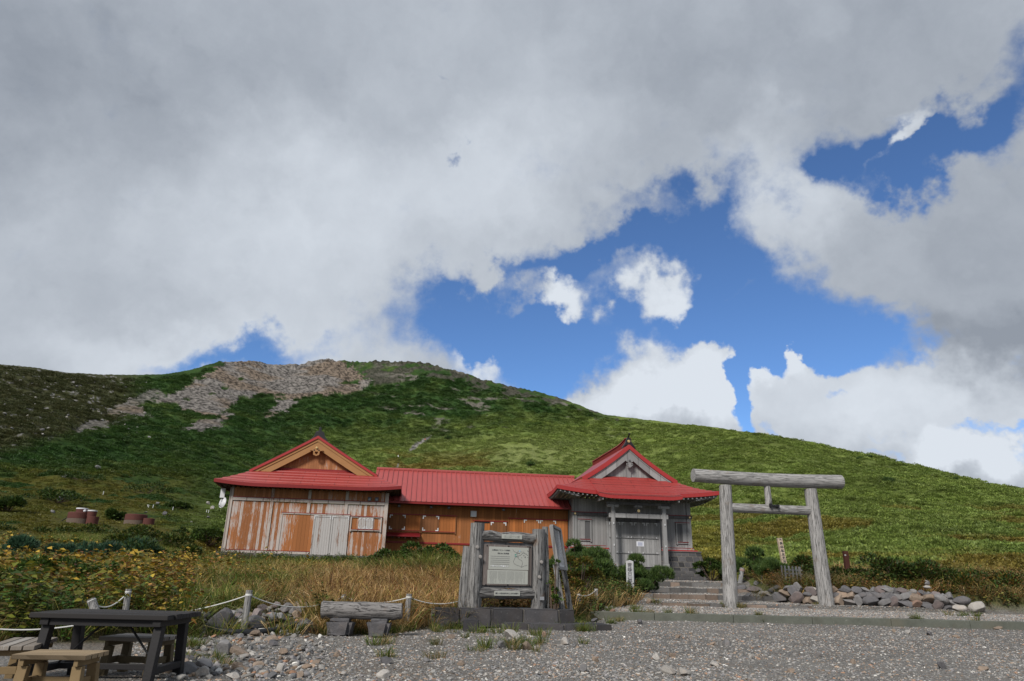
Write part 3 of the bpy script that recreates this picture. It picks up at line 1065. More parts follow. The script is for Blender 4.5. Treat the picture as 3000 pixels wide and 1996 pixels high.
    def gable_wall(s, bw, y0, y1):
        tl, tr = s.tip(bw)
        zb = s.front(bw)
        poly = [(tl - 0.0, zb - 0.1)]
        for i in range(25):
            a = tl + (s.ac - tl) * i / 24
            poly.append((a, s.side(a) - 0.04))
        for i in range(1, 25):
            a = s.ac + (tr - s.ac) * i / 24
            poly.append((a, s.side(a) - 0.04))
        poly.append((tr, zb - 0.1))
        return MB().prism(poly, y0, y1)


def disc(m, parent, name, a, b, z, r, n=6, th=0.05):
    g = MB()
    g.prism([(r * cos(2 * pi * (k + 0.5) / n), r * sin(2 * pi * (k + 0.5) / n)) for k in range(n)], -th, 0)
    g.prism([(r * 0.55 * cos(2 * pi * k / 12), r * 0.55 * sin(2 * pi * k / 12)) for k in range(12)], -th * 1.4, -th)
    return g.build(name, m, parent, loc=(a, b, z), bevel=r * 0.08)


def bracket_marks(parent, items, m, size=0.17, w=0.055, b=0.0):
    """white metal corner plates; items: (a, z, sx, sz) with the arms running towards sx, sz"""
    for a, z, sx, sz in items:
        g = MB()
        x0, x1 = sorted((a, a + sx * size))
        z0, z1 = sorted((z, z + sz * w))
        g.box(x0, x1, b - 0.012, b, z0, z1)
        x0, x1 = sorted((a, a + sx * w))
        z0, z1 = sorted((z + sz * w, z + sz * size))
        g.box(x0, x1, b - 0.012, b, z0, z1)
        g.build('corner_plate', m, parent)


def wall_lamp(parent, a, b, z, w=0.19, h=0.19):
    g = MB().box(-w / 2, w / 2, -0.14, 0, -h / 2, h / 2)
    g.box(-w / 2 - 0.015, w / 2 + 0.015, -0.02, 0, h / 2, h / 2 + 0.04)
    o = g.build('wall_lamp', M_lamp, parent, loc=(a, b, z), bevel=0.02)
    MB().box(-w * 0.33, w * 0.33, -0.155, -0.142, -h * 0.33, h * 0.25).build('lamp_glass', M_lampglass, o, bevel=0.005)


# ================================================================== the weathered hall
hall = thing('worn_hall', 'wooden hall with peeling orange paint under a red hipped gable roof', 'hall', tuple(ORG), TH)
hr = Irimoya(-5.30, 4.97, -0.80, 10.8, 5.66, 8.66, 0.62, 0.06, 0.17, 2.6)
WT = 5.56
MB().box(-4.50, 4.20, 0.0, 0.12, 4.97, WT).build('upper_wall', M_halltop, hall)
g = MB()
g.box(-4.50, 4.20, 0.002, 0.12, 1.70, 4.78)
g.build('front_wall', M_hallwood, hall)
for a0, a1 in ((-4.52, -4.40), (4.10, 4.22)):
    MB().box(a0, a1, 0.121, 10.0, 1.55, WT).build('side_wall', M_sidewood, hall)
MB().box(-4.50, 4.20, 10.0, 10.12, 1.55, WT).build('back_wall', M_hallwood, hall)
for a in (-4.46, 4.19):
    MB().box(a - 0.10, a + 0.10, -0.05, 0.16, 1.9, WT - 0.02).build('post', M_trim, hall, bevel=0.012)
for a in (-2.22, -0.17, 1.93):
    MB().box(a - 0.085, a + 0.085, -0.055, 0.0, 4.975, WT - 0.02).build('post', M_trim, hall, bevel=0.008)
MB().box(-2.30, -2.13, -0.055, 0.0, 2.14, 4.785).build('post', M_trim, hall, bevel=0.008)
for a in (-0.17, 1.93):
    MB().box(a - 0.085, a + 0.085, -0.055, 0.0, 4.225, 4.785).build('post', M_trim, hall, bevel=0.008)
MB().box(-4.355, 4.085, -0.07, 0.0, 4.79, 4.965).build('beam', M_trim, hall, bevel=0.012)
MB().box(-4.355, 4.085, -0.085, 0.0, 4.966, 5.0).build('red_capping', M_redtrim, hall)
MB().box(-4.355, 0.16, -0.06, 0.0, 1.98, 2.12).build('sill_beam', M_trim, hall, bevel=0.012)
MB().box(-4.355, 0.16, -0.075, 0.0, 2.121, 2.15).build('red_capping', M_redtrim, hall)
MB().box(-4.75, 4.3, -0.12, 10.2, 0.9, 1.98).build('foundation', M_concrete, hall)
# doors
MB().box(-1.60, 2.20, -0.075, 0.0, 4.13, 4.195).build('door_head', M_trim, hall, bevel=0.008)
MB().box(-1.60, 2.22, -0.09, 0.0, 4.196, 4.225).build('red_capping', M_redtrim, hall)
MB().box(-1.62, -1.53, -0.06, 0.0, 1.95, 4.128).build('door_jamb', M_trim, hall, bevel=0.008)
MB().box(-1.528, 0.19, -0.030, -0.004, 1.95, 4.128).build('plain_panel', M_doorplain, hall)
for a0, a1 in ((0.195, 1.185), (1.19, 2.18)):
    d = MB().box(a0, a1, -0.055, -0.006, 1.95, 4.125).build('door', M_doorwhite, hall, bevel=0.006)
    fr = MB()
    fr.box(a0 + 0.01, a0 + 0.09, -0.075, -0.055, 1.97, 4.02)
    fr.box(a1 - 0.09, a1 - 0.01, -0.075, -0.055, 1.97, 4.02)
    fr.box(a0 + 0.01, a1 - 0.01, -0.077, -0.055, 4.02, 4.11)
    fr.build('door_frame', M_doorwhite, d, bevel=0.004)
    bracket_marks(d, [(a0 + 0.04, 4.10, 1, -1), (a1 - 0.04, 4.10, -1, -1)], M_white, 0.2, 0.035, -0.078)
# window with its pair of shutters
wn = MB().box(2.29, 4.00, -0.03, -0.004, 3.40, 4.10).build('window', M_doorplain, hall)
g = MB()
g.box(2.24, 2.31, -0.10, 0.0, 3.28, 4.12)
g.box(3.93, 4.00, -0.10, 0.0, 3.28, 4.12)
g.box(2.31, 3.93, -0.09, -0.03, 4.06, 4.12)
g.box(2.31, 3.93, -0.095, -0.03, 3.34, 3.40)
g.build('window_frame', M_trim, wn, bevel=0.006)
MB().box(2.22, 4.02, -0.12, 0.0, 4.121, 4.15).build('red_capping', M_redtrim, wn)
MB().box(2.32, 3.92, -0.115, -0.03, 3.401, 3.43).build('sill', M_redtrim, wn)
for a0, a1 in ((2.68, 3.105), (3.11, 3.535)):
    sh = MB().box(a0, a1, -0.075, -0.031, 3.435, 4.055).build('shutter', M_doorwhite, wn, bevel=0.006)
    bracket_marks(sh, [(a0 + 0.03, 4.03, 1, -1), (a1 - 0.03, 4.03, -1, -1), (a0 + 0.03, 3.46, 1, 1), (a1 - 0.03, 3.46, -1, 1)],
                  M_white, 0.13, 0.035, -0.077)
for a in (3.2, 3.61):
    wall_lamp(hall, a, 0.0, 5.10)
# roof
o = hr.skirt(1.0, 0.30).build('skirt_roof', M_roof, hall, fix=False)
o = hr.main(0.55, 10.8).build('main_roof', M_roof, hall, fix=False)
md = o.modifiers.new('thickness', 'SOLIDIFY')
md.thickness, md.offset = 0.05, -1
hr.barge(0.55, 0.085, 0.15, 0.50, 0.62).build('verge', M_verge, hall)
bo = hr.barge(0.60, -0.068, 0.17, 0.56, 0.68).build('bargeboard', M_tan, hall)
hr.barge(0.60, -0.239, 0.40, 0.60, 0.66).build('bargeboard_face', M_tan, bo)
hr.gable_wall(1.0, 1.0, 1.1).build('gable_wall', M_halltop, hall)
MB().box(-2.6, 2.3, 0.93, 0.999, 6.72, 6.84).build('red_capping', M_redtrim, hall)
hr.fascia(0.15, 0.03).build('fascia', M_fascia, hall)
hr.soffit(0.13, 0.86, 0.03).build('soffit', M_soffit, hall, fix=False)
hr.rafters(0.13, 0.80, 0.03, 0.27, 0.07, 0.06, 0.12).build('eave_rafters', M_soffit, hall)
# pierced pendant in the gable, with its brass boss
g = MB()
half = [(0.0, 8.13), (0.22, 7.97), (0.40, 7.88), (0.26, 7.855), (0.20, 7.83), (0.175, 7.62), (0.0, 7.545)]
zc = 7.72
heart = [(0, 7.79), (0.05, 7.815), (0.085, 7.79), (0.09, 7.73), (0.05, 7.67), (0, 7.635)]
for sg in (1, -1):
    # outer ring pieces around the heart-shaped hole
    A = [(0, 8.13), (0.22, 7.97), (0.40, 7.88), (0.26, 7.855), (0.19, 7.84)]
    g.prism([(-0.165 + sg * x, z) for x, z in A + [(0, 7.84)]], 0.50, 0.575)
    g.prism([(-0.165 + sg * x, z) for x, z in ((0, 7.84), (0.19, 7.84), (0.185, 7.73), (0.09, 7.73), (0.085, 7.79), (0.05, 7.815), (0, 7.79))], 0.50, 0.575)
    g.prism([(-0.165 + sg * x, z) for x, z in ((0.09, 7.73), (0.185, 7.73), (0.175, 7.62), (0, 7.545), (0, 7.635), (0.05, 7.67))], 0.50, 0.575)
pend = g.build('gable_pendant', M_tan, hall)
for sg in (1, -1):
    disc(M_black, pend, 'pierced_hole', -0.165 + sg * 0.135, 0.496, 7.885, 0.045, 10, 0.006)
disc(M_gold, hall, 'brass_boss', -0.165, 0.495, 8.02, 0.065, 8, 0.06)
# black ridge-end ornament
g = MB()
prof = [(-0.62, 8.42), (-0.5, 8.66), (-0.36, 8.78), (-0.30, 8.93), (-0.27, 9.04), (-0.2, 9.08), (-0.08, 9.10), (-0.075, 9.30), (-0.04, 9.36),
        (0.04, 9.36), (0.075, 9.30), (0.08, 9.10), (0.2, 9.08), (0.27, 9.04), (0.30, 8.93), (0.36, 8.78), (0.5, 8.66), (0.62, 8.42), (0.3, 8.55), (0, 8.75), (-0.3, 8.55)]
g.prism([(-0.165 + x * 0.88, z + 0.02) for x, z in prof], 0.95, 1.15)
g.build('ridge_ornament', M_black, hall, bevel=0.02)
MB().box(-0.33, 0.0, 1.15, 10.6, 8.6, 8.92).build('ridge_beam', M_fascia, hall, bevel=0.02)

# ================================================================== the long low wing
wing = thing('connecting_wing', 'long low brown wing with a plain red standing seam roof', 'building', tuple(ORG), TH)
WB = 1.5
MB().box(4.23, 15.24, WB, WB + 0.12, 1.5, 5.05).build('front_wall', M_wing, wing)
MB().box(4.23, 15.24, 8.4, 8.52, 1.5, 5.05).build('back_wall', M_wing, wing)
MB().box(4.23, 15.24, WB - 0.10, 8.6, 0.9, 1.499).build('foundation', M_concrete, wing)
ez, ebk, rz_, rb_ = 5.16, 0.70, 7.50, 4.5
g = MB()
g.grid([[(3.2 + (16.3 - 3.2) * i / 40, ebk, ez) for i in range(41)], [(3.2 + (16.3 - 3.2) * i / 40, rb_, rz_) for i in range(41)]])
g.grid([[(3.2 + (16.3 - 3.2) * i / 40, rb_, rz_) for i in range(41)], [(3.2 + (16.3 - 3.2) * i / 40, 9.2, 4.6) for i in range(41)]])
sl = (rz_ - ez) / (rb_ - ebk)
for k in range(42):
    a = 3.35 + k * 0.311
    if a > 16.2:
        break
    n_ = Vector((0, -sl, 1)).normalized() * 0.03
    g.bar(Vector((a, ebk - 0.02, ez - 0.015)) + n_ * 0.5, Vector((a, rb_, rz_)) + n_ * 0.8, 0.035, 0.085, up=(0, -sl, 1))
g.build('seam_roof', M_roof2, wing)
MB().box(3.2, 16.3, ebk - 0.015, ebk + 0.05, 5.02, 5.135).build('fascia', M_fascia, wing)
g = MB()
g.prism([(3.2, 7.44), (16.35, 7.44), (16.35, 7.60), (3.2, 7.60)], rb_ - 0.13, rb_ + 0.13)
g.build('ridge_cap', M_roof2, wing, bevel=0.03)
g = MB()
g.grid([[(3.3, ebk + 0.051, 5.02), (16.2, ebk + 0.051, 5.02)], [(3.3, WB, 5.02), (16.2, WB, 5.02)]])
g.build('soffit', M_soffit, wing, fix=False)


def wing_window(a0, am, a1, z0, z1):
    w = MB().box(a0 + 0.06, a1 - 0.06, WB - 0.03, WB - 0.002, z0 + 0.05, z1 - 0.05).build('window', M_wingplain, wing)
    g = MB()
    g.box(a0, a0 + 0.06, WB - 0.08, WB, z0 - 0.06, z1)
    g.box(a1 - 0.06, a1, WB - 0.08, WB, z0 - 0.06, z1)
    g.box(a0 + 0.06, a1 - 0.06, WB - 0.075, WB, z0, z0 + 0.05)
    g.build('window_frame', M_wingdark, w, bevel=0.006)
    MB().box(a0 - 0.02, a1 + 0.02, WB - 0.095, WB, z1 - 0.05, z1).build('red_capping', M_redtrim, w)
    MB().box(a0 + 0.061, a1 - 0.061, WB - 0.09, WB - 0.031, z0 + 0.051, z0 + 0.085).build('sill', M_redtrim, w)
    s_ = MB().box(a0 + 0.065, am, WB - 0.062, WB - 0.031, z0 + 0.09, z1 - 0.055).build('shutter', M_wingdark, w, bevel=0.005)
    bracket_marks(s_, [(a0 + 0.08, z1 - 0.07, 1, -1), (am - 0.02, z1 - 0.07, -1, -1), (a0 + 0.08, z0 + 0.10, 1, 1), (am - 0.02, z0 + 0.10, -1, 1)],
                  M_white, 0.18, 0.06, WB - 0.063)


wing_window(4.30, 5.34, 6.25, 3.46, 4.48)
wing_window(6.26, 7.33, 8.36, 3.44, 4.48)
# entrances boarded up for winter
e = MB().box(9.46, 10.40, WB - 0.03, WB - 0.002, 1.9, 4.16).build('boarded_door', M_wingplain, wing)
MB().box(9.46, 10.38, WB - 0.036, WB - 0.031, 4.085, 4.16).build('door_gap', M_black, e)
MB().box(10.41, 11.44, WB - 0.06, WB - 0.003, 1.9, 4.19).build('boarded_door', M_wingdark, wing, bevel=0.005)
bracket_marks(bpy.data.objects['boarded_door.001'], [(10.45, 4.17, 1, -1), (11.40, 4.17, -1, -1)], M_white, 0.18, 0.06, WB - 0.062)
MB().box(9.36, 11.49, WB - 0.09, WB, 4.20, 4.245).build('red_capping', M_redtrim, wing)
MB().box(9.37, 9.45, WB - 0.07, WB, 1.9, 4.198).build('door_jamb', M_wing, wing, bevel=0.006)
for a0, a1, m_, br in ((11.56, 12.45, M_wingplain, 0), (12.46, 13.45, M_wing, 1), (13.46, 14.50, M_wing, 1), (14.51, 15.22, M_wingplain, 0)):
    yb = WB - (0.055 if br else 0.03)
    d = MB().box(a0, a1, yb, WB - 0.002, 2.9, 4.40).build('rain_shutter', m_, wing, bevel=0.005)
    if br:
        bracket_marks(d, [(a0 + 0.02, 4.38, 1, -1), (a1 - 0.02, 4.38, -1, -1)], M_white, 0.18, 0.06, yb - 0.001)
MB().box(11.50, 15.24, WB - 0.09, WB, 4.41, 4.46).build('red_capping', M_redtrim, wing)
MB().box(11.50, 11.555, WB - 0.07, WB, 2.9, 4.405).build('door_jamb', M_wing, wing, bevel=0.006)
MB().box(4.3, 15.22, WB - 0.05, WB - 0.001, 2.80, 2.89).build('base_board', M_redtrim, wing)
MB().box(9.2, 9.56, WB - 0.12, WB, 4.44, 4.79).build('vent_box', M_white, wing, bevel=0.015)
MB().box(9.245, 9.515, WB - 0.128, WB - 0.121, 4.485, 4.745).build('vent_cover', M_paper, bpy.data.objects['vent_box'], bevel=0.01)
for a in (4.88, 6.8, 7.87, 11.2):
    wall_lamp(wing, a, WB, 4.93, 0.17, 0.15)
sf = MB()
sf.hexa([(4.08, 0.95, 3.14), (6.25, 0.95, 3.14), (6.25, WB, 3.34), (4.08, WB, 3.34), (4.08, 0.95, 3.19), (6.25, 0.95, 3.19), (6.25, WB, 3.40), (4.08, WB, 3.40)])
sf = sf.build('counter_roof', M_shelf, wing, bevel=0.01)
g = MB()
for k in range(6):
    g.box(4.25 + k * 0.37, 4.31 + k * 0.37, 1.0, WB, 3.05, 3.135)
g.build('bracket_row', M_soffit, sf)

# ================================================================== the shrine
shrine = thing('shrine_hall', 'grey timber shrine with a swept red roof and boarded porch', 'shrine', tuple(ORG), TH)
SB = 0.4
sr = Irimoya(14.04, 24.0, -1.10, 9.6, 5.97, 9.02, 0.545, 0.38, 0.27, 3.4)
SW = 5.72
MB().box(15.30, 22.68, SB, SB + 0.12, 2.76, SW).build('front_wall', M_grey, shrine)
for a in (15.28, 22.58):
    MB().box(a, a + 0.12, SB + 0.121, 8.5, 2.5, SW).build('side_wall', M_greyside, shrine)
MB().box(15.28, 22.70, 8.5, 8.62, 2.5, SW).build('back_wall', M_grey, shrine)
for a in (15.41, 22.60):
    MB().box(a - 0.13, a + 0.13, SB - 0.06, SB + 0.2, 2.93, SW).build('corner_post', M_greytrim, shrine, bevel=0.015)
for a0, a1 in ((15.20, 17.40), (20.72, 22.80)):
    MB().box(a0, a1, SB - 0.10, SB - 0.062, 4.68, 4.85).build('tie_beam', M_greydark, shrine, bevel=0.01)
    MB().box(a0, a1, SB - 0.115, SB - 0.062, 4.852, 4.885).build('red_capping', M_redtrim, shrine)
    MB().box(a0, a1, SB - 0.10, SB - 0.062, 2.83, 2.93).build('sill_beam', M_greytrim, shrine, bevel=0.01)
    MB().box(a0, a1, SB - 0.115, SB - 0.062, 2.932, 2.96).build('red_capping', M_redtrim, shrine)
MB().box(15.1, 17.42, 0.05, SB - 0.063, 2.755, 2.825).build('red_sill', M_verge, shrine)
MB().box(20.70, 22.92, 0.05, SB - 0.063, 2.755, 2.825).build('red_sill', M_verge, shrine)
for a in (15.42, 22.63):
    for z in (4.765, 2.88):
        disc(M_gold, shrine, 'brass_boss', a, SB - 0.101, z, 0.065, 6, 0.03)


def shrine_window(a0, a1, sash_left):
    w = MB().box(a0 + 0.08, a1 - 0.08, SB - 0.03, SB - 0.002, 3.28, 4.38).build('window', M_greydark, shrine)
    g = MB()
    g.box(a0, a0 + 0.09, SB - 0.09, SB, 3.14, 4.43)
    g.box(a1 - 0.09, a1, SB - 0.09, SB, 3.14, 4.43)
    g.box(a0 + 0.09, a1 - 0.09, SB - 0.085, SB - 0.02, 4.36, 4.43)
    g.box(a0 + 0.09, a1 - 0.09, SB - 0.085, SB - 0.02, 3.20, 3.27)
    g.build('window_frame', M_greytrim, w, bevel=0.008)
    MB().box(a0 - 0.02, a1 + 0.02, SB - 0.11, SB, 4.432, 4.46).build('red_capping', M_redtrim, w)
    MB().box(a0 + 0.092, a1 - 0.092, SB - 0.11, SB - 0.02, 3.272, 3.30).build('sill', M_redtrim, w)
    am = (a0 + a1) / 2
    x0, x1 = (a0 + 0.10, am) if sash_left else (am, a1 - 0.10)
    s_ = MB().box(x0, x1, SB - 0.06, SB - 0.031, 3.31, 4.35).build('shutter', M_greytrim, w, bevel=0.006)
    MB().box(x0 + 0.03, x0 + 0.13, SB - 0.075, SB - 0.061, 3.32, 3.35).build('latch', M_steel, s_)


shrine_window(15.62, 16.44, True)
shrine_window(21.71, 22.57, False)
# winter boarding across the entrance
DB = 0.10
for k, (a0, a1) in enumerate(((17.42, 18.19), (18.195, 18.95), (18.955, 19.72), (19.725, 20.50))):
    d = MB().box(a0, a1, DB, DB + 0.05, 1.80, 4.36).build('boarding_panel', M_grey, shrine, bevel=0.004)
    bracket_marks(d, [(a0 + 0.04, 4.34, 1, -1), (a1 - 0.04, 4.34, -1, -1)], M_white, 0.17, 0.055, DB - 0.002)
for z in (3.45, 2.57):
    r_ = MB().box(17.45, 20.52, DB - 0.05, DB - 0.001, z - 0.035, z + 0.03).build('cross_rail', M_greytrim, shrine, bevel=0.006)
    for a in (17.9, 18.6, 18.80, 19.5, 20.35):
        MB().box(a - 0.015, a + 0.015, DB - 0.075, DB - 0.051, z - 0.02, z + 0.08).build('hook', M_white, r_)
for a in (17.36, 20.56):
    MB().box(a - 0.055, a + 0.055, DB - 0.03, SB, 1.8, 4.5).build('door_jamb', M_greytrim, shrine, bevel=0.008)
MB().box(17.30, 20.62, DB - 0.04, SB - 0.001, 4.37, 4.60).build('door_head', M_greydark, shrine, bevel=0.008)
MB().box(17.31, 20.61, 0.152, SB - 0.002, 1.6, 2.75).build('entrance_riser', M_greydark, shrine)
nt = MB().box(19.12, 19.58, DB - 0.015, DB - 0.001, 2.96, 3.25).build('paper_notice', M_paper, shrine)
g = MB()
g.box(19.20, 19.49, DB - 0.018, DB - 0.0155, 3.00, 3.20)
for k in range(7):
    pass
g.build('printed_sheet', M_print, nt)
# porch
PB = -0.90
for a in (17.42, 20.54):
    g = MB()
    g.hexa([(a - 0.125, PB - 0.125, 2.0), (a + 0.125, PB - 0.125, 2.0), (a + 0.125, PB + 0.125, 2.0), (a - 0.125, PB + 0.125, 2.0),
            (a - 0.11, PB - 0.11, 5.15), (a + 0.11, PB - 0.11, 5.15), (a + 0.11, PB + 0.11, 5.15), (a - 0.11, PB + 0.11, 5.15)])
    p_ = g.build('porch_post', M_greytrim, shrine, bevel=0.02)
    g = MB()
    g.hexa([(a - 0.21, PB - 0.21, 1.62), (a + 0.21, PB - 0.21, 1.62), (a + 0.21, PB + 0.21, 1.62), (a - 0.21, PB + 0.21, 1.62),
            (a - 0.15, PB - 0.15, 2.0), (a + 0.15, PB - 0.15, 2.0), (a + 0.15, PB + 0.15, 2.0), (a - 0.15, PB + 0.15, 2.0)])
    g.build('post_base', M_greytrim, p_, bevel=0.02)
    for z in (4.17, 2.95):
        MB().box(a - 0.03, a + 0.02, PB - 0.17, PB - 0.12, z - 0.05, z + 0.05).build('hook', M_white, p_, bevel=0.01)
    MB().box(a - 0.35, a + 0.35, PB - 0.13, PB + 0.13, 5.10, 5.26).build('bracket_block', M_greytrim, p_, bevel=0.03)
    # tie beam back to the hall, with its carved nosing
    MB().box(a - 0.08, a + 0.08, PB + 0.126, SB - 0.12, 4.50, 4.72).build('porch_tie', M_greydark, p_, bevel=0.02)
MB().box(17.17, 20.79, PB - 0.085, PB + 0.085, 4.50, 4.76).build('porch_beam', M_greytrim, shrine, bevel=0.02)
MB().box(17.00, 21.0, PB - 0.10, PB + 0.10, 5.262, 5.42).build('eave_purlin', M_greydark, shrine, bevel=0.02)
# frog-leg strut with the brass crest
g = MB()
hp = [(0.0, 5.12), (0.10, 5.12), (0.13, 5.02), (0.10, 4.95), (0.2, 4.86), (0.37, 4.79), (0.40, 4.762), (0.0, 4.762)]
g.prism([(18.98 + x, z) for x, z in hp] + [(18.98 - x, z) for x, z in hp[::-1][1:]], PB - 0.05, PB + 0.05)
fg = g.build('carved_strut', M_greydark, shrine, bevel=0.015)
disc(M_gold, fg, 'brass_crest', 18.98, PB - 0.051, 4.935, 0.095, 6, 0.03)
MB().box(18.73, 19.23, PB - 0.10, PB + 0.10, 5.122, 5.258).build('bracket_block', M_greytrim, shrine, bevel=0.03)
# roof
o = sr.skirt(1.0, 0.26).build('skirt_roof', M_roof, shrine, fix=False)
o = sr.main(0.60, 9.6, 0.10).build('main_roof', M_roof, shrine, fix=False)
md = o.modifiers.new('thickness', 'SOLIDIFY')
md.thickness, md.offset = 0.06, -1
sr.barge(0.60, 0.115, 0.26, 0.55, 0.68).build('verge', M_verge, shrine)
bo = sr.barge(0.65, -0.150, 0.10, 0.62, 0.74).build('bargeboard', M_greytrim, shrine)
sr.barge(0.65, -0.252, 0.42, 0.66, 0.72).build('bargeboard_face', M_greytrim, bo)
sr.gable_wall(1.0, 1.0, 1.1).build('gable_wall', M_grey, shrine)
MB().box(18.85, 19.19, 0.90, 0.999, 7.05, 8.30).build('king_post', M_greytrim, shrine, bevel=0.01)
sr.fascia(0.20, 0.03).build('fascia', M_verge, shrine)
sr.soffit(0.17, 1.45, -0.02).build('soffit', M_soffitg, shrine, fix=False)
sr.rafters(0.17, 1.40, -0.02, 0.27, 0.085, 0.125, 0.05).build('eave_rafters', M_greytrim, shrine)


def kz(a, b):
    """porch roof, flowing out of the front slope"""
    u = (b + 1.8) / 2.75
    base = 5.66 + (sr.front(0.95) + 0.05 - 5.66) * (u * 0.62 + 0.38 * u * u)
    e = min(a - 16.40, 21.42 - a)
    return base + 0.10 * max(0.0, 1 - e / 0.9) ** 2 * (1 - u) + 0.03


g = MB()
rows = []
for k in range(11):
    for e, off in ((0.0, 0.032), (0.97, 0.0)):
        b = min(0.95, -1.8 + (k + e) * 0.25)
        rows.append([(16.40 + 5.02 * i / 40, b, kz(16.40 + 5.02 * i / 40, b) + off) for i in range(41)])
g.grid(rows)
kr = g.build('porch_roof', M_roof, shrine, fix=False)
g = MB()
L = [(16.40, b, kz(16.40, b)) for b in (0.2, -0.4, -1.0, -1.5)] + [(16.40 + 5.02 * i / 30, -1.8, kz(16.40 + 5.02 * i / 30, -1.8)) for i in range(31)] + \
    [(21.42, b, kz(21.42, b)) for b in (-1.5, -1.0, -0.4, 0.2)]
for i in range(len(L) - 1):
    p, q = L[i], L[i + 1]
    sx = -0.02 if p[0] < 16.41 and q[0] < 16.41 else (0.02 if p[0] > 21.41 and q[0] > 21.41 else 0)
    sy = -0.02 if sx == 0 else 0
    g.hexa([(p[0] + sx, p[1] + sy, p[2] - 0.17), (q[0] + sx, q[1] + sy, q[2] - 0.17), (q[0] - sx, q[1] - sy, q[2] - 0.17), (p[0] - sx, p[1] - sy, p[2] - 0.17),
            (p[0] + sx, p[1] + sy, p[2] + 0.015), (q[0] + sx, q[1] + sy, q[2] + 0.015), (q[0] - sx, q[1] - sy, q[2] + 0.015), (p[0] - sx, p[1] - sy, p[2] + 0.015)])
g.build('porch_fascia', M_verge, kr)
g = MB()
g.grid([[(16.45 + 4.92 * i / 20, b, kz(16.45 + 4.92 * i / 20, b) - dz) for i in range(21)] for b, dz in ((-1.77, 0.15), (-0.9, 0.20), (0.0, 0.24))])
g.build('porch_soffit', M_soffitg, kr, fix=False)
g = MB()
a = 16.55
while a < 21.35:
    g.bar((a, -1.70, kz(a, -1.70) - 0.205), (a, -0.2, kz(a, -0.2) - 0.29), 0.075, 0.085)
    a += 0.27
g.build('porch_rafters', M_greytrim, kr)
for a in (16.62, 21.22):                        # carved end boards of the porch roof
    MB().box(a - 0.03, a + 0.03, -1.75, -0.3, kz(a, -1.0) - 0.62, kz(a, -1.0) - 0.32).build('porch_bargeboard', M_greytrim, kr, bevel=0.02)
# pendant of the gable
g = MB()
hp = [(0.0, 8.34), (0.13, 8.26), (0.25, 8.14), (0.19, 8.06), (0.08, 8.02), (0.09, 7.98), (0.17, 8.0), (0.22, 7.93), (0.19, 7.84), (0.12, 7.78),
      (0.06, 7.74), (0.0, 7.68)]
g.prism([(19.02 + x, z) for x, z in hp] + [(19.02 - x, z) for x, z in hp[::-1][1:-1]], 0.58, 0.655)
pn = g.build('gable_pendant', M_greytrim, shrine, bevel=0.012)
for sg in (1, -1):
    disc(M_black, pn, 'scroll_eye', 19.02 + sg * 0.135, 0.576, 7.92, 0.035, 10, 0.008)
disc(M_greydark, pn, 'carved_flower', 19.02, 0.572, 8.13, 0.075, 8, 0.03)
# ridge with the black end ornament
rows = MB()
N = 14
for i in range(N):
    b0_, b1_ = 0.85 + (9.3 - 0.85) * i / N, 0.85 + (9.3 - 0.85) * (i + 1) / N
    u = lambda b: 0.16 * max(0, 1 - (b - 0.85) / 2.2) ** 2
    rows.hexa([(18.86, b0_, 8.95), (19.18, b0_, 8.95), (19.18, b1_, 8.95), (18.86, b1_, 8.95),
               (18.86, b0_, 9.36 + u(b0_)), (19.18, b0_, 9.36 + u(b0_)), (19.18, b1_, 9.36 + u(b1_)), (18.86, b1_, 9.36 + u(b1_))])
rb = rows.build('ridge_beam', M_fascia, shrine)
rows = MB()
for i in range(N):
    b0_, b1_ = 0.8 + (9.3 - 0.8) * i / N, 0.8 + (9.3 - 0.8) * (i + 1) / N
    u = lambda b: 9.365 + 0.20 * max(0, 1 - (b - 0.8) / 2.2) ** 2
    rows.hexa([(18.80, b0_, u(b0_)), (19.24, b0_, u(b0_)), (19.24, b1_, u(b1_)), (18.80, b1_, u(b1_)),
               (18.82, b0_, u(b0_) + 0.05), (19.22, b0_, u(b0_) + 0.05), (19.22, b1_, u(b1_) + 0.05), (18.82, b1_, u(b1_) + 0.05)])
rows.build('ridge_capping', M_verge, rb)
g = MB()
hp = [(0.0, 9.62), (0.12, 9.60), (0.17, 9.50), (0.19, 9.36), (0.25, 9.26), (0.31, 9.16), (0.40, 9.06), (0.45, 8.96), (0.42, 8.92), (0.20, 9.10), (0.0, 9.14)]
g.prism([(19.02 + x, z) for x, z in hp] + [(19.02 - x, z) for x, z in hp[::-1][1:-1]], 0.66, 0.85)
orn = g.build('ridge_ornament', M_black, shrine, bevel=0.02)
MB().tube([(19.02, 0.95, 9.58), (19.02, 0.75, 9.64), (19.02, 0.55, 9.76), (19.02, 0.45, 9.86)], [0.06, 0.055, 0.05, 0.06], 8).build('finial_horn', M_black, orn)
disc(M_gold, orn, 'brass_crest', 19.02, 0.655, 9.38, 0.10, 6, 0.04)

# ------------------------------------------------ podium and steps
pod = thing('stone_podium', 'dark stone block podium with battered sides under the shrine', 'podium', tuple(ORG), TH)
g = MB()
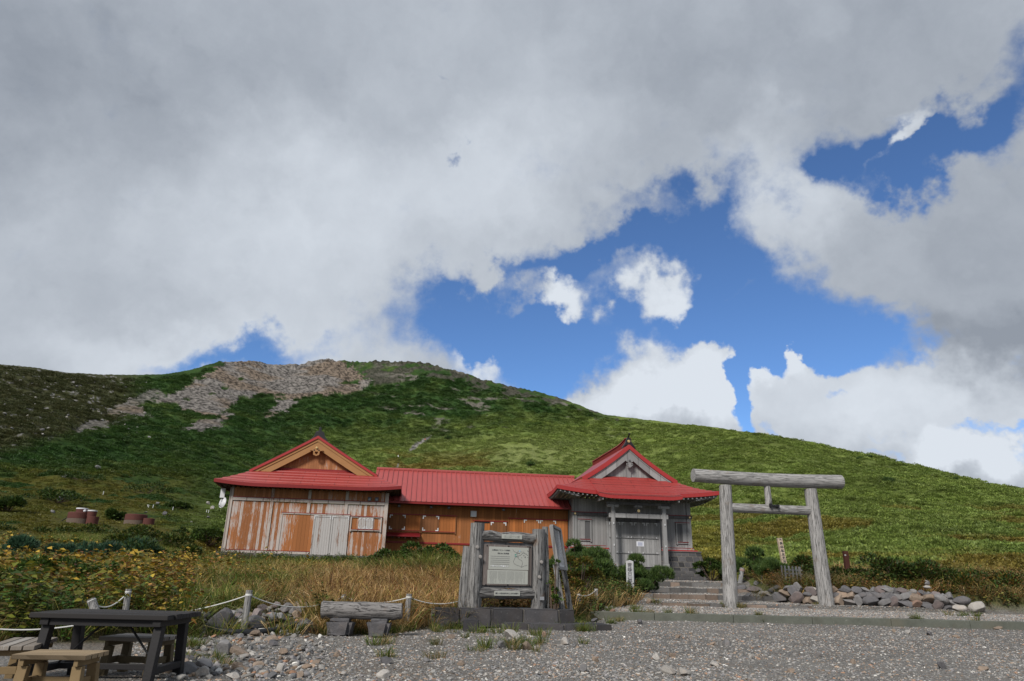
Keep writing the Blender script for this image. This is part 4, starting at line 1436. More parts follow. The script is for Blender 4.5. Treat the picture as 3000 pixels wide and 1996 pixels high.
# one block either side of the stair, sloping outwards to the foot
g.hexa([(20.62, -0.30, 0.7), (23.50, -0.30, 0.7), (23.50, 9.0, 0.7), (20.62, 9.0, 0.7), (20.62, 0.02, 2.70), (23.08, 0.02, 2.70), (23.08, 9.0, 2.70), (20.62, 9.0, 2.70)])
g.hexa([(14.75, -0.30, 0.7), (17.30, -0.30, 0.7), (17.30, 9.0, 0.7), (14.75, 9.0, 0.7), (15.10, 0.02, 2.70), (17.30, 0.02, 2.70), (17.30, 9.0, 2.70), (15.10, 9.0, 2.70)])
g.hexa([(17.301, 0.15, 0.7), (20.619, 0.15, 0.7), (20.619, 9.0, 0.7), (17.301, 9.0, 0.7), (17.301, 0.15, 2.69), (20.619, 0.15, 2.69), (20.619, 9.0, 2.69), (17.301, 9.0, 2.69)])
g.build('block_wall', M_podium, pod)
MB().box(20.60, 23.14, -0.03, 0.40, 2.701, 2.752).build('coping', M_concrete, pod, bevel=0.01)
MB().box(14.95, 17.32, -0.03, 0.40, 2.701, 2.752).build('coping', M_concrete, pod, bevel=0.01)
M_step = stone_blocks('step_stone', (0.085, 0.085, 0.088), 0.95, 5.0, (0.20, 0.18, 0.15), 0.014)
st = thing('stone_stair', 'short flight of dark cut stone steps up to the shrine porch', 'steps', tuple(ORG), TH)
for k in range(4):
    z1 = 1.62 - 0.165 * k
    b0_ = -1.35 - 0.40 * k
    a1_ = 22.05 + 0.18 * k
    g = MB()
    g.box(16.4 - 0.1 * k, a1_, b0_, b0_ + (0.40 if k else 1.6), z1 - 0.165 - (0.4 if k == 3 else 0), z1)
    g.build('step', M_step, st, bevel=0.02)

# ------------------------------------------------------------------ rocks
def rock_mesh(name, seed, flat=0.75, sub=3):
    bm = bmesh.new()
    bmesh.ops.create_icosphere(bm, subdivisions=sub, radius=1.0)
    V = np.array([v.co[:] for v in bm.verts])
    r = np.random.RandomState(seed)
    for k in range(11):
        n = r.normal(size=3)
        n /= np.linalg.norm(n)
        d = r.uniform(0.45, 0.80)
        o = V @ n - d
        V = V - np.clip(o, 0, None)[:, None] * n[None]
    V *= r.uniform(0.8, 1.15, size=3)
    V[:, 2] *= flat
    V *= (1 + 0.06 * (fbm(V[:, 0] * 3 + seed, V[:, 1] * 3 + V[:, 2] * 2, 3, seed) - 0.5))[:, None]
    for v, c in zip(bm.verts, V):
        v.co = c
    me = bpy.data.meshes.new(name)
    bm.to_mesh(me)
    bm.free()
    return me


M_rock = rocky('field_stone', (0.36, 0.35, 0.345), 1.6, True)
ROCKS = [rock_mesh('rock_shape', 100 + i) for i in range(9)]
for me in ROCKS:
    me.materials.append(M_rock)
ROCKCOL = {'grey': (0.52, 0.52, 0.53), 'dark': (0.33, 0.33, 0.35), 'pale': (1.0, 0.97, 0.91), 'brown': (0.66, 0.53, 0.42), 'rusty': (0.62, 0.43, 0.34),
           'violet': (0.47, 0.41, 0.41)}


def rock(name, p, size, colour, label=None, cat='rock', group=None, parent=None, sink=0.25, sc=None, seed=None):
    rr = np.random.RandomState(seed if seed is not None else RS.randint(1 << 30))
    o = bpy.data.objects.new(name, ROCKS[rr.randint(len(ROCKS))])
    link(o, parent)
    s = sc if sc is not None else rr.uniform(0.75, 1.2, 3)
    o.scale = (size * s[0], size * s[1], size * s[2])
    o.rotation_euler = (rr.uniform(-0.3, 0.3), rr.uniform(-0.3, 0.3), rr.uniform(0, 6.28))
    o.location = (p[0], p[1], p[2] + size * s[2] * 0.7 * (1 - 2 * sink))
    c = np.array(ROCKCOL[colour]) * rr.uniform(0.8, 1.2)
    o.color = (*c, 1)
    if parent is None:
        prop(o, label, cat, group)
    return o


def pick(rr, table):
    k = rr.uniform(0, sum(w for _, w in table))
    for n, w in table:
        k -= w
        if k <= 0:
            return n
    return table[-1][0]


# loose rocks on the yard
rr = np.random.RandomState(5)
words_ = {'grey': 'grey', 'dark': 'dark grey', 'pale': 'pale', 'brown': 'brown', 'rusty': 'rust red', 'violet': 'purplish'}
spots = [(655, 1920, .20, 'grey'), (800, 1893, .12, 'dark'), (795, 1880, .13, 'brown'), (700, 1920, .15, 'brown'), (990, 1925, .07, 'brown'),
         (830, 1918, .10, 'brown'), (1110, 1905, .07, 'grey'), (1130, 1945, .11, 'dark'), (1120, 1985, .10, 'pale'), (1005, 1980, .07, 'pale'),
         (700, 1870, .10, 'grey'), (730, 1876, .07, 'grey'), (600, 1960, .13, 'grey'), (560, 1940, .12, 'dark'), (545, 1975, .14, 'grey'),
         (590, 1985, .10, 'pale'), (620, 1940, .09, 'grey'), (535, 1950, .11, 'brown'), (580, 1925, .09, 'grey'), (755, 1880, .07, 'pale'),
         (1595, 1868, .10, 'rusty'), (1655, 1890, .10, 'pale'), (1545, 1905, .13, 'brown'), (1470, 1900, .14, 'grey'), (1740, 1823, .14, 'dark'),
         (1795, 1812, .11, 'rusty'), (1875, 1830, .12, 'dark'), (1885, 1818, .07, 'rusty'), (2130, 1892, .11, 'grey'), (1970, 1925, .08, 'brown'),
         (1920, 1935, .09, 'pale'), (2095, 1953, .10, 'pale'), (2005, 1980, .10, 'pale'), (1958, 1975, .10, 'pale'), (1745, 1940, .08, 'brown'),
         (1710, 1970, .09, 'grey'), (1985, 1870, .08, 'brown'), (2085, 1890, .07, 'brown'), (1850, 1845, .06, 'rusty'), (2315, 1972, .09, 'brown'),
         (2500, 1945, .07, 'brown'), (2880, 1965, .08, 'brown'), (2800, 1868, .09, 'brown'), (2660, 1858, .10, 'pale'), (2725, 1862, .10, 'dark'),
         (2925, 1845, .12, 'brown'), (2620, 1853, .07, 'brown'), (2540, 1910, .06, 'grey'), (2760, 1960, .10, 'dark'), (2400, 1925, .08, 'grey'),
         (1500, 1870, .17, 'pale'), (1480, 1885, .12, 'grey'), (1320, 1872, .10, 'brown'), (1400, 1843, .07, 'grey'), (1530, 1900, .09, 'grey'),
         (1250, 1940, .06, 'grey'), (870, 1950, .06, 'grey'), (940, 1900, .05, 'pale'), (1350, 1950, .06, 'brown'), (2200, 1930, .06, 'pale')]
for px, py, s, c in spots:
    p = on_ground(px, py, 5)
    rock('rock', p, s, c, words_[c] + ' rock lying loose on the gravel yard', group=words_[c] + ' rocks loose on the gravel')
for i in range(75):
    px, py = 470 + 480 * rr.uniform() ** 1.5, rr.uniform(1868, 1990)
    p = on_ground(px, py, 5)
    c = pick(rr, [('grey', 5), ('dark', 2), ('pale', 1.5), ('brown', 3), ('rusty', .6)])
    rock('rock', p, rr.uniform(.025, .085), c, words_[c] + ' rock lying loose on the gravel yard', group=words_[c] + ' rocks loose on the gravel', seed=i)
# rubble heap behind the rope
for i in range(125):
    u = rr.uniform(0, 1)
    px = 570 + 340 * u
    y0, y1 = np.interp(u, [0, .25, .5, .75, 1], [1765, 1733, 1738, 1750, 1752]), np.interp(u, [0, .3, .6, 1], [1835, 1852, 1840, 1800])
    py = y0 + (y1 - y0) * rr.uniform(0, 1) ** 0.9
    p = on_ground(px, py, 9)
    c = pick(rr, [('grey', 6), ('dark', 4), ('pale', 1), ('brown', 1.6), ('rusty', .5), ('violet', 1.5)])
    s = rr.uniform(.06, .16)
    o = rock('rock', p + np.array([0, 0, 0.12 * rr.uniform(0, 1)]), s, c, words_[c] + ' rock in the rubble heap behind the rope',
         group=words_[c] + ' rocks of the rubble heap', seed=1000 + i, sink=0.3)
    o.color = tuple(k * 1.35 for k in o.color[:3]) + (1,)
for px, py, s, c in ((640, 1842, .30, 'dark'), (700, 1838, .16, 'dark'), (748, 1835, .22, 'dark'), (742, 1864, .14, 'brown'), (768, 1820, .12, 'pale'),
                     (905, 1852, .22, 'dark'), (880, 1842, .15, 'dark'), (668, 1784, .13, 'rusty'), (690, 1786, .09, 'rusty')):
    p = on_ground(px, py, 9)
    lab = {(640, 1842): 'big dark boulder at the foot of the rubble heap, left of the leaning post',
           (748, 1835): 'dark boulder just right of the leaning rope post', (742, 1864): 'tan stone resting on the black hose',
           (768, 1820): 'cream stone among the grey rubble right of the leaning post', (905, 1852): 'dark boulder beside the log bench',
           (668, 1784): 'rust red block in the rubble heap, larger of the pair', (690, 1786): 'rust red block in the rubble heap, smaller of the pair',
           (700, 1838): 'dark boulder hidden behind the leaning rope post', (880, 1842): 'dark boulder in grass left of the log bench'}[(px, py)]
    rock('boulder', p, s, c, lab, 'boulder', seed=px, sink=0.2)
# stones edging the path, left of the steps
for i, (px, py, s, c) in enumerate(((1708, 1775, .26, 'dark'), (1738, 1780, .24, 'grey'), (1768, 1765, .16, 'grey'), (1785, 1772, .22, 'brown'), (1800, 1762, .2, 'pale'),
                     (1825, 1758, .2, 'violet'), (1840, 1765, .14, 'grey'), (1820, 1775, .10, 'pale'), (1790, 1785, .09, 'pale'), (1775, 1786, .09, 'pale'),
                     (1745, 1790, .10, 'pale'), (1750, 1760, .12, 'grey'), (1900, 1768, .16, 'brown'), (1925, 1765, .12, 'grey'), (1915, 1752, .12, 'grey'))):
    rock('rock', on_ground(px, py, 12), s, c, words_[c] + ' rock in the heap between kerb and marker post', group=words_[c] + ' rocks between kerb and marker post', seed=300 + i)
for i, (px, py, s, c) in enumerate(((2172, 1727, .26, 'dark'), (2205, 1736, .27, 'violet'), (2150, 1722, .2, 'grey'), (2262, 1738, .2, 'grey'), (2280, 1728, .22, 'dark'),
                                      (2190, 1750, .16, 'grey'), (2215, 1716, .2, 'grey'), (2290, 1746, .18, 'violet'))):
    rock('rock', on_ground(px, py, 20), s, c, words_[c] + ' rock beside the steps right of the left torii post', group=words_[c] + ' rocks right of the left torii post', seed=350 + i)
rock('rock', on_ground(2240, 1748, 20), .33, 'pale', 'large pale rock at the right end of the step rows, seen through the torii', seed=44, sc=np.array([1.3, .9, .8]))
rock('rock', on_ground(1613, 1776, 15), .13, 'brown', 'brown stone perched on the right end of the block plinth', seed=41)

# boulders out on the slopes
for i, (px, py, s, c, lab) in enumerate((
        (173, 1468, 1.3, 'grey', 'grey boulder on the ochre slope above the round tanks'), (187, 1400, 1.1, 'grey', 'grey boulder high on the left meadow'),
        (291, 1378, 1.3, 'grey', 'grey boulder at the upper edge of the left meadow'), (610, 1478, 0.9, 'pale', 'white boulder left of the satellite dish, upper of two'),
        (622, 1494, 0.9, 'pale', 'white boulder left of the satellite dish, lower of two'), (609, 1520, 0.8, 'grey', 'grey boulder in the meadow nearest the hall'),
        (460, 1478, 0.8, 'grey', 'grey boulder beside the white pegs in the meadow'), (481, 1512, 1.0, 'dark', 'dark boulder in the meadow right of the tanks'),
        (154, 1506, 1.0, 'grey', 'flat grey boulder left of the round tank with white lids'), (495, 1516, 0.6, 'dark', 'small dark boulder right of another in the meadow'),
        (2740, 1306, 1.0, 'grey', 'tiny grey stone near the right skyline'), (560, 1533, .5, 'grey', 'low grey stone below the white boulders'),
        (2250, 1278, 1.3, 'pale', 'pale rocks showing on the ridge right of the shrine'), (427, 1503, .6, 'grey', 'grey stone above the lidless tank'))):
    p = on_ground(px, py, 40)
    rock('boulder', p, s * np.hypot(p[0], p[1]) / 250, c, lab, 'boulder', seed=500 + i)
for i in range(60):
    px, py = rr.uniform(-20, 440), rr.uniform(1115, 1290)
    p = on_ground(px, py, 60)
    rock('boulder', p, rr.uniform(.35, .9), pick(rr, [('grey', 3), ('pale', 3)]), 'far grey boulder scattered over the dark left hillside', 'boulder',
         'boulders on the left hillside', seed=700 + i)

# ------------------------------------------------------------------ dry stone wall
XE = float(at(2895, 1775, 26)[0])
wall = thing('dry_stone_wall', 'low dry wall of mixed field stones right of the torii', 'wall', (14.0, 26.5, 0.25))
k = 0
for row, (zf, s0) in enumerate(((0.0, .25), (0.24, .22), (0.44, .17))):
    x = 10.5 + row * 0.15
    while x < XE - row * 0.5:
        s = s0 * rr.uniform(0.72, 1.3)
        y = float(np.interp(x, WALL_X, WALL_Y))
        zb = float(H(x, y - 0.35))
        c = pick(rr, [('grey', 4), ('dark', 3), ('violet', 3), ('brown', 2.4), ('rusty', .5), ('pale', .7)])
        o = rock('stone', (x - 14.0, y - 0.1 + row * 0.07 - 26.5 + rr.uniform(-.05, .05), zb + zf - 0.25), s, c, parent=wall, sink=0.12,
                 sc=np.array([rr.uniform(1.0, 1.4), 0.95, rr.uniform(1.0, 1.25)]), seed=2000 + k)
        o.rotation_euler = (rr.uniform(-.15, .15), rr.uniform(-.12, .12), rr.uniform(-.25, .25) + pi * rr.randint(2))
        x += s * 1.38
        k += 1
q = on_ground(2684, 1742, 20)
q = np.array([q[0], float(np.interp(q[0], WALL_X, WALL_Y)), float(H(q[0], np.interp(q[0], WALL_X, WALL_Y) - .35)) + 0.72])
cairn = thing('stone_cairn', 'little cairn of three stacked stones on the dry wall', 'cairn', tuple(q))
rock('stone', (0, 0, 0), .14, 'pale', parent=cairn, sink=0, seed=1)
rock('stone', (0.02, 0, .13), .10, 'grey', parent=cairn, sink=0, seed=2)
rock('stone', (0.0, 0, .24), .06, 'pale', parent=cairn, sink=0, seed=3)

# ------------------------------------------------------------------ kerb, rough steps
M_kerb = rocky('kerb_stone', (0.115, 0.122, 0.103), 2.2)
g = MB()
x = 2.55
while x < 22.0:
    w = 2.35 if x > 3 else 1.9
    g.box(x, x + w - 0.012, 21.84, 22.08, -0.2, 0.215)
    x += w
kb = g.build('kerb', M_kerb, bevel=0.015)
prop(kb, kind='structure')
M_block = rocky('rough_block', (0.135, 0.132, 0.13), 2.6, True)
M_mortar = plain('mortar', (0.15, 0.137, 0.118), .9, .2, 12)


def block_row(name, label, x0, x1, yfun, z0, z1, depth, wmin, wmax, seed, tint=(1, 1, 1), group=None, warm=0.22):
    r = np.random.RandomState(seed)
    yc = yfun((x0 + x1) / 2)
    th_ = thing(name, label, 'step' if 'step' in name else 'plinth', ((x0 + x1) / 2, yc, z0), 0, group)
    x = x0
    while x < x1:
        w = min(r.uniform(wmin, wmax), max(0.15, x1 - x))
        bm = bmesh.new()
        bmesh.ops.create_cube(bm, size=1.0)
        bmesh.ops.bevel(bm, geom=bm.edges[:], offset=0.035, segments=2, affect='EDGES')
        bmesh.ops.subdivide_edges(bm, edges=bm.edges[:], cuts=1, use_grid_fill=True)
        for v in bm.verts:
            v.co += Vector(r.uniform(-0.012, 0.012, 3))
            v.co.x *= (w - 0.012)
            v.co.y *= depth
            v.co.z *= (z1 - z0) + 0.10
        me = bpy.data.meshes.new('block')
        bm.to_mesh(me)
        bm.free()
        me.materials.append(M_block)
        o = link(bpy.data.objects.new('block', me), th_)
        y = yfun(x + w / 2)
        o.rotation_euler = (0, 0, atan2(yfun(x + w) - yfun(x), w))
        o.location = (x + w / 2 - (x0 + x1) / 2, y - yc + r.uniform(-.02, .02), (z1 - z0) / 2 - 0.06 + r.uniform(-.012, .012))
        k = r.uniform(0.6, 1.25)
        wm = r.uniform(0, 1) < warm
        o.color = (tint[0] * k * (1.35 if wm else 1), tint[1] * k * (1.08 if wm else 1), tint[2] * k * (0.9 if wm else 1), 1)
        x += w
    g_ = MB()
    xs = np.linspace(x0 + .02, x1 - .02, 7)
    for xa, xb in zip(xs[:-1], xs[1:]):
        ya, yb = yfun(xa) - yc, yfun(xb) - yc
        ca, cb = xa - (x0 + x1) / 2, xb - (x0 + x1) / 2
        f_, k_, t_, b_ = -depth / 2 + .035, depth / 2 - .03, z1 - z0 - .03, -.1
        g_.hexa([(ca, ya + f_, b_), (cb, yb + f_, b_), (cb, yb + k_, b_), (ca, ya + k_, b_), (ca, ya + f_, t_), (cb, yb + f_, t_), (cb, yb + k_, t_), (ca, ya + k_, t_)])
    g_.build('mortar', M_mortar, th_)
    return th_


def px_x(px, Y):
    return float(at(px, 1700, Y)[0])


block_row('stone_step', 'top step row of rough brown and grey blocks below the stair', px_x(1925, 35), px_x(2185, 35), lambda x: 35.12 + (x - 9) * .05, 0.80, 1.04, .28, .45, .85, 1, group='rough stone step rows')
block_row('stone_step', 'middle step row of rough grey blocks on the gravel path', px_x(1915, 32), px_x(2215, 32), lambda x: 32.12 + (x - 9) * .05, 0.60, 0.82, .28, .45, .95, 2, group='rough stone step rows')
block_row('stone_step', 'third step row of rough blocks, level with the torii foot', px_x(1910, 28.5), px_x(2285, 28.5), lambda x: 28.62 + (x - 9) * .04, 0.42, 0.615, .28, .4, .9, 3, group='rough stone step rows')
block_row('stone_step', 'lowest step row, flat stones almost buried in gravel', px_x(1935, 26), px_x(2370, 26), lambda x: 26.12 + (x - 9) * .03, 0.28, 0.375, .35, .4, .9, 4, group='rough stone step rows', warm=.5)

# ------------------------------------------------------------------ torii
M_torii = old_log('torii_log', 2, (0.32, 0.312, 0.305), 0.8, (0.22, 0.17, 0.13))
M_toriih = old_log('torii_beam', 0, (0.32, 0.312, 0.305), 0.75, (0.22, 0.17, 0.13))
TL, TR_ = np.array([8.02, 26.0]), np.array([11.68, 26.5])
tth = atan2(TR_[1] - TL[1], TR_[0] - TL[0])
tc = (TL + TR_) / 2
tz = float(H(tc[0], tc[1]))
torii = thing('torii_gate', 'plain grey log torii gate with leaning posts on the gravel', 'torii', (tc[0], tc[1], tz), tth)
hw = float(np.linalg.norm(TR_ - TL)) / 2
N = 9
for sg, a0, a1, r0, r1 in ((-1, -hw, -hw + 0.14, .26, .225), (1, hw, hw - 0.12, .275, .225)):
    MB().tube([(a0 + (a1 - a0) * i / N, 0, -0.3 + (4.86 - tz) * i / N) for i in range(N + 1)], [r0 + (r1 - r0) * i / N for i in range(N + 1)], 24) \
        .build('post', M_torii, torii, smooth=True, bevel=0)
MB().tube([(-2.95 + 5.98 * i / 12, 0, 4.83 - tz + 0.05 * (abs(i - 6) / 6) ** 2) for i in range(13)], [.245 + 0.02 * i / 12 for i in range(13)], 28) \
    .build('top_lintel', M_toriih, torii, smooth=True)
MB().tube([(-1.75 + 3.5 * i / 6, 0, 3.74 - tz) for i in range(7)], 0.17, 22).build('tie_beam', M_toriih, torii, smooth=True)
MB().tube([(-0.03, 0, 3.86 - tz), (-0.03, 0, 4.66 - tz)], [.125, .115], 18).build('strut', M_torii, torii, smooth=True)
g = MB()
g.box(-0.12, 0.26, -0.26, -0.17, 3.82 - tz, 3.88 - tz)
g.box(-0.10, -0.04, -0.27, -0.15, 3.78 - tz, 3.93 - tz)
g.box(0.18, 0.24, -0.27, -0.15, 3.77 - tz, 3.90 - tz)
g.tube([(-0.05, -0.22, 3.85 - tz), (0.22, -0.22, 3.845 - tz)], 0.035, 10)
g.build('plaque_bracket', M_black, torii)

# ------------------------------------------------------------------ notice board on its plinth
M_log = old_log('board_log', 2, (0.225, 0.22, 0.215), 1.0)
M_logh = old_log('board_rail', 0, (0.20, 0.195, 0.19), 1.0)
M_panel = painted_boards('notice_backing', (0.16, 0.135, 0.125), (0.26, 0.24, 0.23), 0.35, 1.4)
M_sheet = plain('notice_sheet', (0.39, 0.40, 0.365), 0.5, 0.07, 3.0)
M_ink = plain('ink', (0.05, 0.05, 0.06), 0.7)
M_inkl = plain('faded_ink', (0.20, 0.20, 0.20), 0.7)
PLY = radians(22)
pl0 = np.array([-1.62, 16.55])


def plinth_y(x):
    return pl0[1] + (x - pl0[0]) * tan(PLY) * 0.62


def tier(label, x0, x1, off, z0, z1, depth, seed, group):
    return block_row('block_plinth', label, x0, x1, lambda x: plinth_y(x) + off, z0, z1, depth, .5, .85, seed, (.52, .52, .56), group, warm=.05)


tier('upper tier of dark hewn blocks under the notice board', -1.72, 1.55, 0.75, 0.13, 0.44, 1.0, 11, 'dark block plinth tiers')
tier('lower tier of dark hewn blocks in front of the notice board', -0.1, 2.45, 0.15, -0.05, 0.15, .7, 12, 'dark block plinth tiers')
q = on_ground(1378, 1852, 10)
o = block_row('block_plinth', 'single dark cube of stone in the grass before the plinth', q[0] - .17, q[0] + .17, lambda x: q[1] + .2, q[2] - .02, q[2] + .24, .34, .34, .35, 13, (.45, .45, .5))
q = on_ground(1285, 1838, 10)
block_row('block_plinth', 'half buried dark stone at the left foot of the plinth', q[0] - .25, q[0] + .25, lambda x: q[1] + .2, q[2] - .02, q[2] + .16, .4, .5, .51, 14, (.45, .45, .5))

BY = 17.35                                      # depth of the board's left post
bl = at(1385, 1776, BY)
br_ = at(1575, 1778, BY + 0.62)
bth = atan2(br_[1] - bl[1], br_[0] - bl[0])
board = thing('notice_board', 'log framed trail notice board with map on a stone plinth', 'notice board', (bl[0], bl[1], 0.40), bth)
bw = float(np.hypot(br_[0] - bl[0], br_[1] - bl[1]))
top = lambda px, py, Y: float(at(px, py, Y)[2]) - 0.40


def rough_post(name, x, y, z0, z1, r, n=14, seed=0, lean=(0, 0), m=None, parent=None, taper=0.94):
    rr_ = np.random.RandomState(seed)
    g = MB()
    K = 9
    pts = [(x + lean[0] * i / K, y + lean[1] * i / K, z0 + (z1 - z0) * i / K) for i in range(K + 1)]
    g.tube(pts, [r * (1 + (taper - 1) * i / K) * rr_.uniform(.96, 1.04) for i in range(K + 1)] , n)
    v = np.array(g.v)
    ang = np.arctan2(v[:, 1] - y, v[:, 0] - x)
    lump = 1 + 0.10 * np.sin(ang * 3 + seed) + 0.06 * np.sin(ang * 7 + seed * 2)
    v[:, 0] = x + (v[:, 0] - x) * lump
    v[:, 1] = y + (v[:, 1] - y) * lump
    g.v = [tuple(q) for q in v]
    return g.build(name, m or M_log, parent, smooth=True)


pz = top(1405, 1533, BY)
p1 = rough_post('post', 0.02, 0, 0, pz, .175, seed=1, parent=board, lean=(0.02, 0))
p2 = rough_post('post', bw, 0, 0, top(1578, 1551, BY + .62), .165, seed=2, parent=board)
rough_post('brace_post', -0.24, 0.10, 0, top(1380, 1601, BY), .105, seed=3, parent=board, lean=(0.06, 0), taper=.9)
rough_post('brace_post', bw + 0.27, 0.12, 0, top(1608, 1543, BY + .7), .095, seed=4, parent=board, taper=.8, lean=(-0.03, 0))
M_knot = plain('knot_wood', (0.30, 0.28, 0.265), 0.8, 0.3, 30)
for p_, spots_ in ((p1, ((0.0, -.165, pz * .71), (.09, -.15, pz * .6))), (p2, ((bw + .02, -.155, pz * .56), (bw - .03, -.155, pz * .38)))):
    for x, y, z in spots_:
        MB().lathe([(.045, 0), (.04, .03), (.02, .035)], 10).build('knot', M_knot, p_, loc=(x, y, z), rot=(pi / 2, 0, 0))
g = MB().tube([(.12 + (bw - .08) * i / 6, 0, top(1500, 1574, BY + .3) + .02 * sin(i * 2.2)) for i in range(7)], [.125, .13, .12, .128, .122, .13, .115], 14)
rail1 = g.build('top_rail', M_logh, board, smooth=True)
z_l = top(1500, 1740, BY + .3)
g = MB().tube([(.12 + (bw - .08) * i / 6, 0, z_l + .015 * sin(i * 1.7)) for i in range(7)], [.13, .125, .13, .12, .128, .125, .12], 14)
rail2 = g.build('bottom_rail', M_logh, board, smooth=True)
pzt, pzb = top(1495, 1598, BY + .3), top(1490, 1716, BY + .3)
MB().box(.20, bw - .17, -.02, .04, pzb - .06, pzt + .07).build('backing_board', M_greydark, board)
pan = MB().box(.21, bw - .20, -.06, -.021, pzb, pzt).build('notice_panel', M_panel, board, bevel=0.006)
sx0, sx1 = .32, bw - .29
sh = pzt - pzb
zs1, zs0 = pzt - sh * .05, pzb + sh * .035
zsm = zs0 + (zs1 - zs0) * .38
s1 = MB().box(sx0 + .02, sx1, -.068, -.061, zsm + .006, zs1).build('map_sheet', M_sheet, pan, bevel=0.003)
s2 = MB().box(sx0, sx1 - .01, -.068, -.061, zs0, zsm - .006).build('text_sheet', M_sheet, pan, bevel=0.003)
for x in (sx0 - .03, (sx0 + sx1) / 2, sx1 + .04):
    for z in (zs0 - .02, zs1 + .02):
        MB().lathe([(.018, 0), (.014, .012)], 8).build('bolt', M_black, pan, loc=(x, -.06, z), rot=(pi / 2, 0, 0))


def lettering(txt, size, m, parent, loc, rotx=pi / 2, rotz=0.0, vertical=False, spacing=1.0, name='lettering', bold=0.0):
    """writing as one flat mesh; local x to the right, y up before the turn"""
    bm = bmesh.new()
    for i, ch in enumerate(txt if vertical else [txt]):
        cu = bpy.data.curves.new('lettering', 'FONT')
        cu.body, cu.size, cu.align_x, cu.align_y = ch, size, ('CENTER' if vertical else 'LEFT'), 'CENTER'
        cu.resolution_u = 2
        cu.offset = bold
        cu.extrude = 0.0015
        o = bpy.data.objects.new('lettering', cu)
        COL.objects.link(o)
        bpy.context.view_layer.update()
        me = bpy.data.meshes.new_from_object(o.evaluated_get(bpy.context.evaluated_depsgraph_get()))
        if vertical:
            me.transform(Matrix.Translation((0, -i * size * 1.12 * spacing, 0)))
        bm.from_mesh(me)
        bpy.data.objects.remove(o)
        bpy.data.curves.remove(cu)
        bpy.data.meshes.remove(me)
    me = bpy.data.meshes.new(name)
    bm.to_mesh(me)
    bm.free()
    me.materials.append(m)
    o = link(bpy.data.objects.new(name, me), parent)
    o.location = loc
    o.rotation_euler = (rotx, 0, rotz)
    return o


yy = -.0705
w_ = sx1 - sx0
hgt = zs1 - zsm
lettering('山頂池めぐりコースの案内', w_ * .037, M_ink, s1, (sx0 + w_ * .09, yy, zs1 - hgt * .15), name='title_lettering')
lettering('1周3.6km 約2時間', w_ * .037, M_ink, s1, (sx0 + w_ * .22, yy, zs1 - hgt * .29), name='title_lettering')
g = MB()
rt = np.random.RandomState(3)
for r_ in range(5):                             # faded lines of small print
    x = sx0 + w_ * .06
    zz = zs1 - hgt * (.42 + .085 * r_)
    while x < sx0 + w_ * .52:
        k = rt.uniform(.006, .016)
        g.box(x, x + k, yy - .0005, yy, zz - .006, zz + .006)
        x += k + rt.uniform(.003, .007)
g.build('small_print', M_inkl, s1)
g = MB()                                        # the route map
RP = [(.74, .86), (.71, .72), (.73, .62), (.66, .55), (.645, .47), (.62, .38), (.64, .28), (.70, .22), (.78, .18), (.82, .13)]
RQ = [(.82, .13), (.85, .3), (.83, .42), (.75, .5), (.73, .62), (.80, .66), (.84, .74), (.90, .78)]
RR_ = [(.82, .13), (.90, .2), (.97, .22)]
RV = [(.60, .92), (.63, .82), (.70, .77), (.78, .74)]
for ln in (RP, RQ, RR_, RV):
    for (a, b), (c, d) in zip(ln[:-1], ln[1:]):
        g.bar((sx0 + w_ * a, yy, zsm + hgt * b), (sx0 + w_ * c, yy, zsm + hgt * d), .005, .001, up=(0, 1, 0))
for k in range(16):
    x, z = sx0 + w_ * rt.uniform(.68, .97), zsm + hgt * rt.uniform(.55, .9)
    g.box(x, x + rt.uniform(.01, .04), yy - .0005, yy, z - .005, z + .005)
g.build('route_map', M_ink, s1)
g = MB()
for k in range(2):
    g.box(sx0 + w_ * .65, sx0 + w_ * .695, yy - .0008, yy, zsm + hgt * (.60 + .065 * k), zsm + hgt * (.63 + .065 * k))
g.build('map_mark', plain('map_green', (0.02, 0.27, 0.22), .6), s1)
MB().box(sx0 + w_ * .765, sx0 + w_ * .785, yy - .0008, yy, zsm + hgt * .82, zsm + hgt * .88).build('map_pond', plain('map_blue', (0.22, 0.42, 0.62), .6), s1)
g = MB()
for k in range(46):                             # columns of vertical print
    x = sx0 + w_ * (.05 + .019 * k)
    if k % 11 == 10:
        continue
    z = zsm - .03
    end = zs0 + .03 + (rt.uniform(0, .12) if rt.uniform() < .3 else 0)
    while z > end:
        k2 = rt.uniform(.006, .018)
        g.box(x, x + .0045, yy - .0005, yy, z - k2, z)
        z -= k2 + .005
g.build('small_print', M_inkl, s2)
g = MB()                                        # peeled strip of the sheet
for k in range(9):
    x = sx0 + w_ * (.06 + .05 * k)
    g.box(x, x + rt.uniform(.02, .05), yy - .004, yy, zsm + hgt * .14 + rt.uniform(-.008, .008), zsm + hgt * .17 + rt.uniform(-.008, .012))
g.build('peeled_film', M_white, s1)
zt_ = top(1500, 1574, BY + .3)
pq = MB().box(bw * .38, bw * .70, -.150, -.12, zt_ - .05, zt_ + .055).build('name_plate', M_sheet, rail1, bevel=0.004)
lettering('白山国立公園', .07, plain('pale_ink', (0.36, 0.37, 0.34), .7), pq, (bw * .41, -.1525, zt_), name='faded_lettering')
pq = MB().box(bw * .29, bw * .68, -.155, -.12, z_l - .045, z_l + .06).build('motto_plate', M_sheet, rail2, bevel=0.004)
lettering('美しい白山はわたしたちの誇り', bw * .39 / 15.2, M_ink, pq, (bw * .30, -.1575, z_l + .006), bold=0.001)
MB().box(bw - .02, bw + .09, -.185, -.16, .22, .30).build('metal_tag', M_steel, p2)

